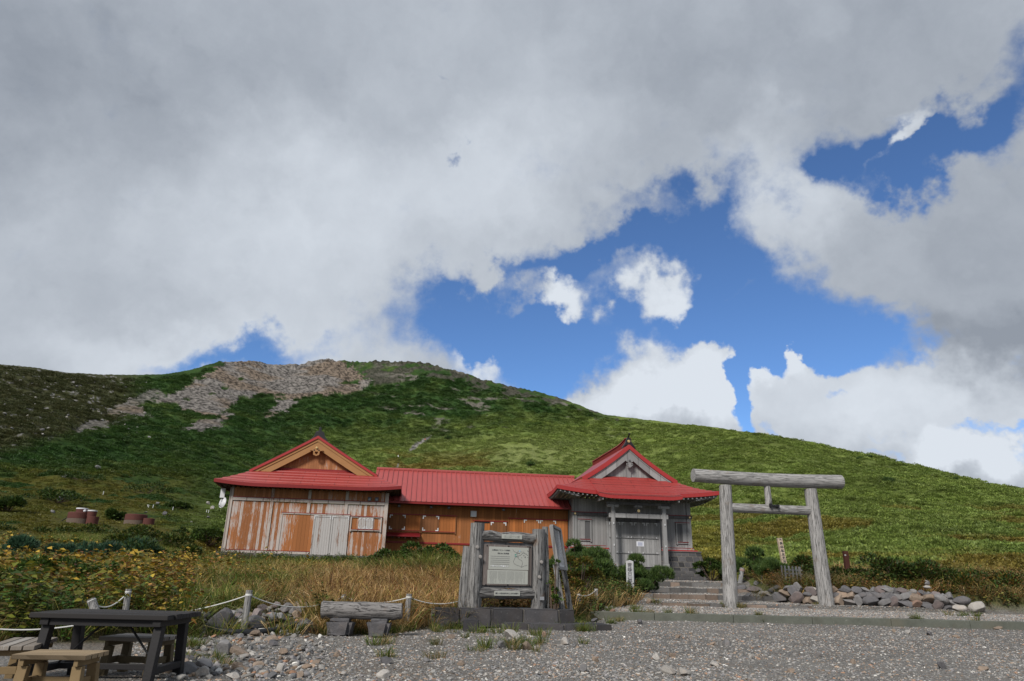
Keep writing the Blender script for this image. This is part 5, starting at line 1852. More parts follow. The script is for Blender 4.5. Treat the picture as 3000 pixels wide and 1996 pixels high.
# ------------------------------------------------------------------ second board, seen edge on
b2 = at(1622, 1705, 18.4)
b2z = float(H(b2[0], b2[1] + 1))
tb = thing('text_board', 'grey slanted board of carved text seen almost edge on', 'notice board', (b2[0], b2[1], 0))
P_ = [at(1614, 1541.5, 18.2), at(1638, 1553, 18.9), at(1657, 1668.5, 18.9), at(1634, 1665, 18.2)]
P_ = [Vector(p - np.array([b2[0], b2[1], 0])) for p in P_]
nrm = (P_[1] - P_[0]).cross(P_[3] - P_[0]).normalized()
if nrm.x < 0:
    nrm = -nrm
M_slab = painted_boards('text_slab', (0.60, 0.60, 0.605), (0.66, 0.66, 0.66), 0.5, 4.0)
sl_ = MB().hexa([P_[3] - nrm * .05, P_[2] - nrm * .05, P_[2], P_[3], P_[0] - nrm * .05, P_[1] - nrm * .05, P_[1], P_[0]]).build('slab', M_slab, tb)
fr = MB()
for i in range(4):
    fr.bar(P_[i] + nrm * .012, P_[(i + 1) % 4] + nrm * .012, .07, .09, up=nrm)
fr.build('frame', M_greytrim, tb)
g = MB()
ux, uz = (P_[1] - P_[0]), (P_[3] - P_[0])
for c in range(11):
    for r_ in range(24):
        if rt.uniform() < .14:
            continue
        o_ = P_[0] + ux * (.10 + .078 * c) + uz * (.10 + .033 * r_) + nrm * .004
        g.add([o_, o_ + ux * .035, o_ + ux * .035 + uz * .014, o_ + uz * .014], [(0, 1, 2, 3)])
g.build('carved_text', M_inkl, sl_, fix=False)
for p, q in ((P_[3], P_[0]), (P_[2], P_[1])):
    d = (p - q).normalized()
    MB().bar(p - d * .1 - nrm * .05, p + d * 1.3 - nrm * .05, .13, .13).build('leg', M_log, tb, bevel=.015)

# ------------------------------------------------------------------ white marker post with its inscription
M_marker = rocky('marker_stone', (0.40, 0.41, 0.42), 5.0)
m0 = on_ground(1848, 1738, 15)
mY = m0[1]
sc_ = mY / 2000 / 0.946
mw = 21 * sc_ * .92
mh = float(at(1846, 1645, mY)[2]) - m0[2]
mk = thing('marker_post', 'square white post inscribed with black characters beside the pines', 'marker post', tuple(m0), radians(-14))
g = MB()
g.hexa([(-mw / 2, -mw / 2, -.2), (mw / 2, -mw / 2, -.2), (mw / 2, mw / 2, -.2), (-mw / 2, mw / 2, -.2), (-mw / 2, -mw / 2, mh), (mw / 2, -mw / 2, mh), (mw / 2, mw / 2, mh), (-mw / 2, mw / 2, mh)])
g.add([(-mw / 2, -mw / 2, mh), (mw / 2, -mw / 2, mh), (mw / 2, mw / 2, mh), (-mw / 2, mw / 2, mh), (0, 0, mh + .05)], [(0, 1, 4), (1, 2, 4), (2, 3, 4), (3, 0, 4)])
sf_ = g.build('shaft', M_marker, mk, bevel=.008)
lettering('霊峰白山登拝道', mw * .62, M_ink, sf_, (0, -mw / 2 - .002, mh - mw * .55), vertical=True, spacing=mh / (7.6 * mw * .62 * 1.12), bold=.002)

# tilted wooden post with characters, behind the torii
w0, w1 = at(2298, 1656, 34), at(2283, 1577, 34)
wp = thing('signpost', 'tilted pale wooden post with black characters seen through the torii', 'marker post', tuple(w0))
d_ = Vector(w1 - w0)
ww = 0.20
M_fresh = plain('fresh_wood', (0.52, 0.42, 0.32), .7, .15, 3)
g = MB().bar(d_ * -.4, d_, ww, ww, up=(0, -1, 0))
ps = g.build('shaft', M_fresh, wp, bevel=.01)
ang = atan2(d_.x, d_.z)
tx_ = lettering('大黒経智金剛神', ww * .72, M_ink, ps, tuple(d_ * .93 + Vector((0, -ww / 2 - .006, 0))), vertical=True, spacing=d_.length / (7.4 * ww * .72 * 1.12), bold=.002)
tx_.rotation_euler = (pi / 2, 0, 0)
tx_.rotation_euler = (Matrix.Rotation(ang, 4, 'Y') @ Matrix.Rotation(pi / 2, 4, 'X')).to_euler()
g = MB()
for k in range(6):
    t_ = .97 - .155 * k
    g.bar(d_ * t_ + Vector((-ww / 2 - .004, -ww / 2 - .003, 0)), d_ * t_ + Vector((ww / 2, -ww / 2 - .003, 0)), .012, .012)
g.build('saw_line', M_ink, ps)

# rusty square post
q0, q1 = at(2482, 1662, 33), at(2481, 1615, 33)
bp = thing('rusty_post', 'rust brown square post rising from the hedge behind the wall', 'post', tuple(q0))
q_ = float(q1[2] - q0[2])
MB().box(-.1, .1, -.1, .1, -.5, q_).build('shaft', plain('rust', (0.055, 0.018, 0.012), .8, .3, 5), bp, bevel=.01)
MB().box(-.105, -.03, -.115, -.1, q_ * .7, q_ * .78).build('plate', M_rock, bp)
MB().box(.1, .14, -.06, .03, q_ * .6, q_ * .72).build('bracket', M_black, bp)

# small grey picket fence
M_picket = old_log('picket_wood', 2, (0.27, 0.27, 0.275), .5)
f0 = at(2327, 1700, 29)
pf = thing('picket_fence', 'short weathered picket fence in the shrubs behind the torii', 'fence', tuple(f0))
for px, pt, pb, dy in ((2294, 1657, 1690, .8), (2304.5, 1657.5, 1700, 0), (2316, 1658.5, 1700, 0), (2327.5, 1659.5, 1705, 0), (2337.5, 1660, 1702, 0), (2343.6, 1661, 1685, .7), (2348.5, 1661, 1704, 0)):
    p, q = at(px, pb + 14, 29 + dy) - f0, at(px, pt, 29 + dy) - f0
    MB().bar(tuple(p), (p[0], p[1], q[2]), .062, .04, up=(0, -1, 0)).build('picket', M_picket, pf, bevel=.008)
for y0_ in (1669.5, 1680.5):
    p, q = at(2303, y0_, 29.05) - f0, at(2350, y0_ + 2, 29.05) - f0
    MB().bar(tuple(p), tuple(q), .03, .05).build('rail', M_picket, pf)
# short bleached post with a wrapped cloth, and a white peg
s0_ = at(2168, 1711, 35.4)
gp = thing('grey_post', 'short leaning grey post with cloth tied round its top, beside the torii', 'post', tuple(s0_))
s1_ = Vector(at(2175, 1664, 35.4) - s0_)
MB().tube([Vector((0, 0, 0)) - s1_ * .3, s1_], [.11, .105], 12).build('shaft', M_picket, gp, smooth=True)
MB().tube([s1_ * .78, s1_ * .86, s1_ * .93], [.12, .135, .12], 12).build('cloth', plain('faded_cloth', (.28, .2, .18), .9, .4, 20), gp, smooth=True)
w0_ = at(2231, 1703, 33.0)
pg = thing('white_peg', 'small white topped peg in the grass left of the picket fence', 'post', tuple(w0_))
MB().bar((0, 0, -.2), (.02, 0, .12), .05, .05).build('shaft', M_picket, pg)
MB().bar((.02, 0, .121), (.03, 0, .25), .056, .056).build('white_top', M_white, pg, bevel=.005)

# ------------------------------------------------------------------ log bench
M_bench = old_log('bench_log', 0, (0.215, 0.205, 0.20), 1.0, (0.22, .13, .08))
b0 = on_ground(1040, 1866, 8)
bY = b0[1] + .15
bl_, br2 = at(944, 1786, bY), at(1178, 1788, bY + .1)
bc = (bl_ + br2) / 2
bench = thing('log_bench', 'split log bench on two rough stones beside the rope', 'bench', (bc[0], bc[1], float(b0[2])))
L_ = Vector(br2 - bl_)
rr_ = 23 * bY / 2000 / .946
g = MB()
pts = [(-L_.x / 2 + L_.x * i / 10, -L_.y / 2 + L_.y * i / 10, bc[2] - b0[2] + .01 * sin(i * 1.9)) for i in range(11)]
g.tube(pts, [rr_ * k for k in (1.0, 1.04, 1.02, 1.0, 1.03, 1.0, .98, 1.0, .97, .95, .86)], 18)
v = np.array(g.v)
cz = bc[2] - b0[2]
v[:, 2] = np.minimum(v[:, 2], cz + rr_ * .80)
v[:, 2] += (fbm(v[:, 0] * 5, v[:, 1] * 9, 2, 3) - .5) * .035
g.v = [tuple(q) for q in v]
g.build('log_seat', M_bench, bench, smooth=True)
sh_ = cz - rr_ * .9
rr2 = np.random.RandomState(8)
for px, w_px, hh in ((998, 76, 1.0), (1112, 62, .9)):
    p = at(px, 1835, bY) - np.array([bc[0], bc[1], b0[2]])
    bm = bmesh.new()
    bmesh.ops.create_cube(bm, size=2.0)
    bmesh.ops.bevel(bm, geom=bm.edges[:], offset=0.35, segments=2, affect='EDGES')
    bmesh.ops.subdivide_edges(bm, edges=bm.edges[:], cuts=1, use_grid_fill=True)
    for v_ in bm.verts:
        v_.co += Vector(rr2.uniform(-.07, .07, 3))
        v_.co.x *= .82 + .16 * v_.co.z
    me = bpy.data.meshes.new('support_stone')
    bm.to_mesh(me)
    bm.free()
    me.materials.append(M_rock)
    o = bpy.data.objects.new('support_stone', me)
    link(o, bench)
    o.location = (p[0], p[1], sh_ * .5 - .02)
    o.scale = (w_px * bY / 2000 * .52, .22, sh_ * .55)
    o.color = (.30, .30, .32, 1)
    MB().box(p[0] - .16, p[0] + .16, p[1] - .12, p[1] + .12, sh_ - .05, sh_ + .01).build('packing', M_greydark, bench, bevel=.02)

# ------------------------------------------------------------------ rope fence
M_pole = old_log('pole_wood', 2, (0.255, 0.25, 0.245), .6)
M_rope = plain('white_rope', (0.62, 0.62, 0.60), .8, .12, 60)


def rope_post(top_px, bot_px, w_px, label, Y=None):
    b = on_ground(bot_px[0], bot_px[1], 6) if Y is None else at(bot_px[0], bot_px[1], Y)
    t = at(top_px[0], top_px[1], b[1])
    th_ = thing('rope_post', label, 'post', tuple(b), 0, 'posts of the rope fence')
    d = Vector(t - b)
    r = w_px * b[1] / 2000 / .946 / 2
    MB().tube([d * -.25, d * .5, d * .995], [r * 1.06, r, r * .96], 16).build('shaft', M_pole, th_, smooth=True)
    MB().tube([d * .86, d * .885, d * .91], [r * .99, r * 1.04, r * .99], 14).build('rope_loop', M_rope, th_, smooth=True)
    return b, t, b + (t - b) * .885


A1 = rope_post((731, 1729), (712, 1853), 17, 'leaning grey rope post standing in front of the rubble heap')
A2 = rope_post((1007, 1742), (1003, 1800), 16, 'rope post showing just above the log bench', A1[0][1] + 2.2)
A3 = rope_post((1199, 1740), (1191, 1826), 15, 'upright rope post between log bench and notice board')
A4 = rope_post((267, 1756), (283, 1800), 21, 'thick sawn rope post stump behind the black table', 11.6)
A5 = rope_post((377, 1726), (366, 1800), 15, 'slim rope post half hidden by yellow leaves', 12.6)
A6 = rope_post((1695, 1739), (1696, 1768), 9, 'small rope post in the brown grass right of the notice board', 21.5)
A7 = rope_post((1746, 1724), (1748, 1760), 9, 'small rope post left of the white marker post', 23.0)


def rope(p, q, sag, label, r=.010):
    p, q = np.array(p), np.array(q)
    th_ = MB()
    th_.tube([tuple(p + (q - p) * k / 14 - np.array([0, 0, 4 * sag * (k / 14) * (1 - k / 14)])) for k in range(15)], r, 8)
    o = th_.build('rope', M_rope, smooth=True)
    prop(o, label, 'rope', 'ropes of the rope fence')


rope(A1[2], A2[2], .22, 'white rope sagging from the leaning post towards the log bench')
rope(A2[2], A3[2], .12, 'white rope passing behind the right end of the log bench')
rope(A3[2], at(1372, 1752, 17.6), .14, 'white rope hanging between upright post and notice board')
rope(at(470, 1800, 13.8), A1[2], .06, 'white rope running up to the leaning post from the left')
rope(A4[2], A5[2], .16, 'white rope hanging between the two posts behind the table')
rope(at(-60, 1838, 10.9), at(225, 1832, 11.4), .05, 'white rope low in the leaves behind the left stool')
rope(A6[2], A7[2], .10, 'white rope between the two small posts near the marker post', .012)

# black hose
g = MB()
pts = [on_ground(px, py, 8) for px, py in ((590, 1848), (630, 1856), (680, 1861), (740, 1863), (790, 1858), (830, 1850), (858, 1841))]
g.tube([tuple(p + np.array([0, 0, .05])) for p in pts], .055, 12)
prop(g.build('drain_hose', plain('black_rubber', (0.022, 0.024, 0.027), .45), smooth=True), 'thick black hose lying along the foot of the rubble heap', 'hose')

# ------------------------------------------------------------------ picnic table and stools
M_tabletop = painted_boards('table_top', (0.036, 0.033, 0.033), (0.17, 0.16, 0.15), 0.02, 0.15, axis=1, dark=.9)
M_tableleg = plain('table_leg', (0.017, 0.016, 0.017), .6, .3, 6)
M_stool = painted_boards('stool_top', (0.33, 0.245, 0.15), (0.42, 0.40, 0.37), 0.25, 0.115, axis=1, dark=.9)
M_stoolg = painted_boards('stool_top_grey', (0.27, 0.235, 0.20), (0.40, 0.39, 0.37), 0.55, 0.115, axis=1, dark=.9)
M_stoolleg = plain('stool_leg', (0.215, 0.15, 0.075), .7, .3, 4)
M_stoolleg2 = plain('stool_leg_green', (0.135, 0.105, 0.06), .75, .3, 4)
gz = float(H(-4.3, 8.2))
tab = thing('picnic_table', 'black painted picnic table with plank top and braced legs', 'table', (-4.32, 8.27, gz), radians(1.5))
ht, tw, td = .69, 1.46, .86
for k in range(5):
    y0_ = -td / 2 + k * td / 5
    MB().box(-tw / 2 + (.012 if k % 2 else 0), tw / 2 + (-.01 if k == 0 else .012), y0_, y0_ + td / 5 - .008, ht - .05, ht + (.004 if k in (1, 3) else 0)).build('plank', M_tabletop, tab, bevel=.006)
for x in (-.58, .60):
    MB().box(x - .045, x + .045, -td / 2 + .03, td / 2 - .03, ht - .12, ht - .051).build('cross_bearer', M_tableleg, tab, bevel=.006)
    for sg in (-1, 1):
        MB().hexa([(x - .045, sg * .38 - .05, -.03), (x + .045, sg * .38 - .05, -.03), (x + .045, sg * .38 + .05, -.03), (x - .045, sg * .38 + .05, -.03),
                   (x - .045, sg * .30 - .05, ht - .121), (x + .045, sg * .30 - .05, ht - .121), (x + .045, sg * .30 + .05, ht - .121), (x - .045, sg * .30 + .05, ht - .121)]) \
            .build('leg', M_tableleg, tab, bevel=.006)
    MB().box(x - .04, x + .04, -.33, .33, .10, .17).build('stretcher', M_tableleg, tab, bevel=.005)
MB().box(-.55, .57, -.025, .025, .105, .165).build('long_stretcher', M_tableleg, tab, bevel=.005)
for x0_, x1_ in ((-.5, -.05), (.52, .12)):
    MB().tube([(x0_, -.1, .18), (x1_, -.1, ht - .06)], .012, 8).build('brace_rod', M_black, tab)
MB().box(-.55, .57, -td / 2 + .05, -td / 2 + .08, ht - .12, ht - .052).build('apron', M_tableleg, tab)


def stool(label, x, y, rz, L, D, h, top_m, leg_m):
    z0 = float(H(x, y))
    s_ = thing('plank_stool', label, 'stool', (x, y, z0), rz, 'plank stools around the black table')
    n = 4
    for k in range(n):
        y0_ = -D / 2 + k * D / n
        MB().box(-L / 2, L / 2, y0_, y0_ + D / n - .012, h - .042, h).build('plank', top_m, s_, bevel=.005)
    for sx in (-1, 1):
        MB().box(sx * (L / 2 - .09) - .02, sx * (L / 2 - .09) + .02, -D / 2 + .02, D / 2 - .02, h - .10, h - .043).build('bearer', leg_m, s_, bevel=.004)
        for sy in (-1, 1):
            xx, yy_ = sx * (L / 2 - .09), sy * (D / 2 - .09)
            MB().hexa([(xx - .05 + sx * .02, yy_ - .04 + sy * .02, -.03), (xx + .05 + sx * .02, yy_ - .04 + sy * .02, -.03), (xx + .05 + sx * .02, yy_ + .04 + sy * .02, -.03), (xx - .05 + sx * .02, yy_ + .04 + sy * .02, -.03),
                       (xx - .045, yy_ - .035, h - .101), (xx + .045, yy_ - .035, h - .101), (xx + .045, yy_ + .035, h - .101), (xx - .045, yy_ + .035, h - .101)]) \
                .build('leg', leg_m, s_, bevel=.006)
        MB().box(sx * (L / 2 - .09) - .018, sx * (L / 2 - .09) + .018, -D / 2 + .13, D / 2 - .13, .12, .19).build('side_stretcher', leg_m, s_, bevel=.004)
    MB().box(-L / 2 + .11, L / 2 - .11, -.018, .018, .12, .19).build('stretcher', leg_m, s_, bevel=.004)
    return s_


stool('yellow pine stool nearest the camera, in front of the black table', -4.20, 7.14, radians(4), .66, .46, .40, M_stool, M_stoolleg)
stool('grey topped stool under the right end of the black table', -4.25, 8.72, radians(-6), .70, .52, .41, M_stoolg, M_stoolleg2)
stool('grey topped stool cut by the left edge of the picture', -5.15, 8.0, radians(110), .98, .44, .39, M_stoolg, M_stoolleg)

# ------------------------------------------------------------------ dish and antenna on the hall's left corner
dsh = thing('satellite_dish', 'white round satellite dish at the left corner of the hall', 'satellite dish', tuple(ORG + AX * -4.97 + BX * .5 + np.array([0, 0, 4.66])), TH)
g = MB()
prof = [(0.0, .06)] + [(.31 * k / 8, .06 * (1 - (k / 8) ** 2)) for k in range(1, 9)]
g.lathe([(max(r, .002), .055 - z) for r, z in prof], 28)
MBd = g.build('reflector', M_white, dsh, smooth=True, rot=(radians(80), 0, radians(-42)))
MBd.modifiers.new('thickness', 'SOLIDIFY').thickness = .015
MB().tube([(-.05, -.05, -.26), (-.1, -.38, -.2)], .012, 8).build('feed_arm', M_lamp, dsh)
MB().box(-.13, -.07, -.44, -.36, -.24, -.17).build('feed_horn', M_lamp, dsh, bevel=.01)
MB().tube([(.05, .08, 0), (.25, .1, .0), (.46, .1, 0)], .025, 10).build('mount', M_lamp, dsh)
pa = thing('panel_antenna', 'upright white panel antenna above the satellite dish', 'antenna', tuple(ORG + AX * -5.08 + BX * .5 + np.array([0, 0, 5.2])), TH)
MB().box(-.13, .13, -.05, .02, -.27, .27).build('panel', M_white, pa, bevel=.02)
MB().tube([(.0, .06, -.5), (.0, .06, .22)], .025, 10).build('mast', M_lamp, pa)
MB().tube([(.0, .06, -.1), (.58, .06, -.1)], .02, 8).build('arm', M_lamp, pa)

# ------------------------------------------------------------------ round tanks in the meadow
M_tank = plain('tank_red', (0.095, 0.034, 0.028), .85, .3, 2)
M_lid = plain('tank_lid', (0.52, 0.53, 0.55), .6, .1)
M_tankbase = rocky('tank_base', (0.13, 0.10, 0.08), 1.2)


def tank(label, px, pyb, lids):
    p = on_ground(px, pyb, 40)
    u = np.hypot(p[0], p[1]) / 2000 / .946 * .88
    t_ = thing('water_tank', label, 'tank', tuple(p - np.array([0, 0, .3])))
    MB().lathe([(27.5 * u, -.5), (27.5 * u, .3 + 9 * u)], 36).build('base_ring', M_tankbase, t_)
    MB().lathe([(27 * u, .3 + 9.01 * u), (27 * u, .3 + 24 * u), (25 * u, .3 + 25 * u)], 36).build('drum', M_tank, t_, bevel=.02)
    MB().lathe([(14 * u, -.3), (14 * u, .3 + 15 * u)], 28, (38 * u, -4 * u, 0)).build('side_drum', M_tank, t_, bevel=.02)
    if lids:
        for x, z0, z1, r in ((3 * u, .3 + 25 * u, .3 + 33 * u, 13.5 * u), (33 * u, .3 + 15.1 * u, .3 + 28 * u, 11 * u)):
            dd = MB().lathe([(r, z0), (r, z1)], 28, (x, 0 if x < 20 * u else -4 * u, 0)).build('turret', M_tank, t_)
            MB().lathe([(r * 1.06, z1 + .005), (r * 1.0, z1 + 3.2 * u), (r * .5, z1 + 3.8 * u)], 28, (x, 0 if x < 20 * u else -4 * u, 0)).build('lid', M_lid, dd, smooth=True)
        bm = MB()
        bm.lathe([(.3 * u, 0), (3 * u, 1.5 * u), (3.6 * u, 3.5 * u), (3 * u, 5.5 * u), (.3 * u, 7 * u)], 14, (19 * u, -14 * u, .3 + 25 * u))
        bm.build('float_ball', M_paper, t_, smooth=True)
        MB().tube([(-57 * u, 0, .1), (-12 * u, 0, .3 + 26.5 * u)], 1.2 * u, 8).build('inlet_pipe', M_black, t_)


tank('rust red round tank with two white lids in the meadow', 229, 1531, True)
tank('rust red round tank without lids in the meadow', 395, 1536, False)
# white pegs in the meadow
for i, (px, py) in enumerate(((431, 1488), (434, 1490), (447, 1491), (505, 1497), (604, 1503), (610, 1504), (301, 1452))):
    p = on_ground(px, py, 40)
    h_ = np.hypot(p[0], p[1]) / 2000 * 8
    o = MB().bar((0, 0, -.2), (.03, 0, h_), .05, .05).build('white_peg', M_white, loc=tuple(p))
    prop(o, 'thin white peg standing in the meadow above the tanks', 'peg', 'white pegs in the meadow')

# ------------------------------------------------------------------ hikers on the trail
def hiker(px, py, h_px, top_c, label, facing=0.0, pack=None):
    p = on_ground(px, py, 100)
    hgt = 1.7
    per = thing('person', label, 'person', tuple(p), facing)
    me = bpy.data.meshes.new('body')
    J = [(0, 0, .92), (0, 0, 1.15), (0, .02, 1.42), (0, -.02, 1.53), (0, -.04, 1.66), (.19, 0, 1.40), (.25, .05, 1.12), (.22, -.12, .92), (-.19, 0, 1.40), (-.25, .0, 1.12),
         (-.22, -.15, .93), (.1, 0, .88), (.12, -.08, .48), (.12, -.02, .06), (.12, -.16, .03), (-.1, 0, .88), (-.12, .05, .48), (-.12, .15, .07), (-.12, .02, .03)]
    Ed = [(0, 1), (1, 2), (2, 3), (3, 4), (2, 5), (5, 6), (6, 7), (2, 8), (8, 9), (9, 10), (0, 11), (11, 12), (12, 13), (13, 14), (0, 15), (15, 16), (16, 17), (17, 18)]
    Rd = [.15, .14, .16, .06, .105, .07, .05, .04, .07, .05, .04, .10, .07, .05, .04, .10, .07, .05, .04]
    me.from_pydata(J, Ed, [])
    me.update()
    o = link(bpy.data.objects.new('body', me), per)
    o.modifiers.new('skin', 'SKIN')
    for v, r in zip(me.skin_vertices[0].data, Rd):
        v.radius = (r, r * .8)
    me.skin_vertices[0].data[0].use_root = True
    o.modifiers.new('sub', 'SUBSURF').levels = 1
    m, t = new_mat('hiker_clothes')
    z = nd(t, 'ShaderNodeSeparateXYZ', {0: objco(t)}).outputs[2]
    c = mixc(t, mth(t, 'GREATER_THAN', z, .92), (.02, .02, .025), top_c)
    c = mixc(t, mth(t, 'GREATER_THAN', z, 1.50), c, (.42, .25, .18))
    finish(t, c, .8)
    me.materials.append(m)
    MB().lathe([(.115, 0), (.11, .06), (.06, .11)], 14, (0, -.04, 1.68)).build('hat', plain('hat_cloth', tuple(min(1, k * .8) for k in top_c), .8), per, smooth=True)
    if pack:
        MB().box(-.16, .16, .10, .30, 1.0, 1.48).build('backpack', plain('pack_cloth', pack, .7), per, bevel=.05)


hiker(1166, 1345, 9, (.75, .75, .76), 'hiker in white top coming down the trail', .3)
hiker(1245, 1296, 6, (.55, .14, .02), 'hiker in orange on the stony stretch of trail', .2, (.5, .12, .02))
hiker(1251, 1296, 6, (.05, .12, .26), 'hiker in blue beside the hiker in orange', -.2)

# ------------------------------------------------------------------ vegetation
ASSETS = bpy.data.collections.new('plant_shapes')      # shapes to scatter; not part of the scene itself


def cat_mesh(parts):
    """parts: list of (V, F, C); all triangles"""
    vs, fs, cs, n = [], [], [], 0
    for V, Fx, C in parts:
        vs.append(V)
        fs.append(Fx + n)
        cs.append(C)
        n += len(V)
    return np.concatenate(vs), np.concatenate(fs), np.concatenate(cs)


def rotz(a):
    return np.array([[cos(a), -sin(a), 0], [sin(a), cos(a), 0], [0, 0, 1.0]])


def frame(d, roll=0.0):
    d = d / (np.linalg.norm(d) + 1e-9)
    r = np.array([0, 0, 1.0]) if abs(d[2]) < .95 else np.array([1.0, 0, 0])
    x = np.cross(d, r)
    x /= np.linalg.norm(x)
    z = np.cross(x, d)
    return np.stack([x * cos(roll) + z * sin(roll), d, -x * sin(roll) + z * cos(roll)], 1)


def blade(p, d, L, w, bend, C, r):
    """grass blade: 3 triangles on a bent spine"""
    s = np.cross(d, [0, 0, 1.0])
    s = s / (np.linalg.norm(s) + 1e-6)
    s = rotz(r.uniform(0, pi)) @ s
    up = np.array([d[0] * .25, d[1] * .25, 1.0])
    up /= np.linalg.norm(up)
    hz = np.array([d[0], d[1], 0])
    m = p + up * L * .55 + hz * L * bend * .22
    t = p + up * L * (1.0 - bend * .35) + hz * L * bend * .75
    V = np.stack([p - s * w / 2, p + s * w / 2, m - s * w * .4, m + s * w * .4, t])
    return V, np.array([[0, 1, 2], [1, 3, 2], [2, 3, 4]]), np.tile(C, (5, 1)) * np.array([.8, .8, 1, 1, 1.12])[:, None]


def tuft(seed, n, h, spread, w, bend, pal):
    r = np.random.RandomState(seed)
    out = []
    for i in range(n):
        a = r.uniform(0, 2 * pi)
        q = np.array([cos(a), sin(a), 0]) * spread * sqrt(r.uniform())
        d = np.array([cos(a + r.normal() * .7), sin(a + r.normal() * .7), 0])
        C = np.array(pal[r.randint(len(pal))]) * r.uniform(.7, 1.3)
        out.append(blade(q, d, h * r.uniform(.5, 1.1), w * r.uniform(.7, 1.3), bend * r.uniform(.3, 1.5), C, r))
    return cat_mesh(out)


def leaf(p, d, L, w, C, roll, droop=.15):
    M = frame(d, roll)
    P = np.array([[0, 0, 0], [-.5 * w, .42 * L, .10 * w], [.5 * w, .42 * L, .10 * w], [0, L, -droop * L], [0, .45 * L, -.05 * w]])
    return P @ M.T + p, np.array([[0, 4, 1], [0, 2, 4], [1, 4, 3], [4, 2, 3]]), np.tile(C, (5, 1))


def leafy_plant(seed, h, nst, nl, L, pal, stem=(.10, .065, .025), spread=.10):
    r = np.random.RandomState(seed)
    out = []
    for s_ in range(nst):
        a = r.uniform(0, 2 * pi)
        base = np.array([cos(a), sin(a), 0]) * spread * r.uniform()
        lean = np.array([cos(a), sin(a), 0]) * r.uniform(.05, .35)
        hh = h * r.uniform(.6, 1.1)
        tip = base + lean * hh + np.array([0, 0, hh])
        out.append(blade(base, lean, hh, .012, .2, np.array(stem), r))
        for k in range(nl):
            t = .25 + .75 * (k + r.uniform()) / nl
            q = base + (tip - base) * t
            b = r.uniform(0, 2 * pi)
            d = np.array([cos(b), sin(b), r.uniform(-.35, .45)])
            C = np.array(pal[r.randint(len(pal))]) * r.uniform(.65, 1.35)
            l_ = L * r.uniform(.6, 1.25)
            out.append(leaf(q, d, l_, l_ * .62, C, r.uniform(-.7, .7)))
    return cat_mesh(out)


def bush_clump(seed, R, n, L, wr, pal, up=.35, flat=.7):
    """rounded clump of leaves over its whole volume"""
    r = np.random.RandomState(seed)
    out = []
    for k in range(n):
        v = r.normal(size=3)
        v[2] = abs(v[2])
        v /= np.linalg.norm(v)
        q = v * R * (r.uniform(.3, 1.0) ** .5)
        q[2] *= flat
        d = v + np.array([r.normal() * .5, r.normal() * .5, up + r.normal() * .4])
        C = np.array(pal[r.randint(len(pal))]) * r.uniform(.6, 1.4)
        l_ = L * r.uniform(.6, 1.3)
        out.append(leaf(q, d, l_, l_ * wr, C, r.uniform(-1, 1)))
    return cat_mesh(out)


def pine_clump(seed, R, n, L, pal):
    """creeping pine: tufts of upswept needles"""
    r = np.random.RandomState(seed)
    out = []
    for k in range(n):
        v = r.normal(size=3)
        v[2] = abs(v[2]) * .9
        v /= np.linalg.norm(v)
        q = v * R * (r.uniform(.35, 1.0) ** .5)
        q[2] *= .75
        ax = v * .6 + np.array([0, 0, .8]) + r.normal(size=3) * .25
        ax /= np.linalg.norm(ax)
        C = np.array(pal[r.randint(len(pal))]) * r.uniform(.6, 1.4)
        for j in range(13):
            d = ax + r.normal(size=3) * .42
            d /= np.linalg.norm(d)
            o = q + ax * L * .5 * r.uniform()
            M = frame(d, r.uniform(0, pi))
            w = L * .085
            P = np.array([[-w, 0, 0], [w, 0, 0], [0, L * r.uniform(.7, 1.1), 0]]) @ M.T + o
            out.append((P, np.array([[0, 1, 2]]), np.tile(C * r.uniform(.75, 1.3), (3, 1))))
    return cat_mesh(out)


def asset(name, VFC, m):
    V, Fx, C = VFC
    me = np_mesh(name, V, Fx, False, C, 'vary')
    me.materials.append(m)
    o = bpy.data.objects.new(name, me)
    return o


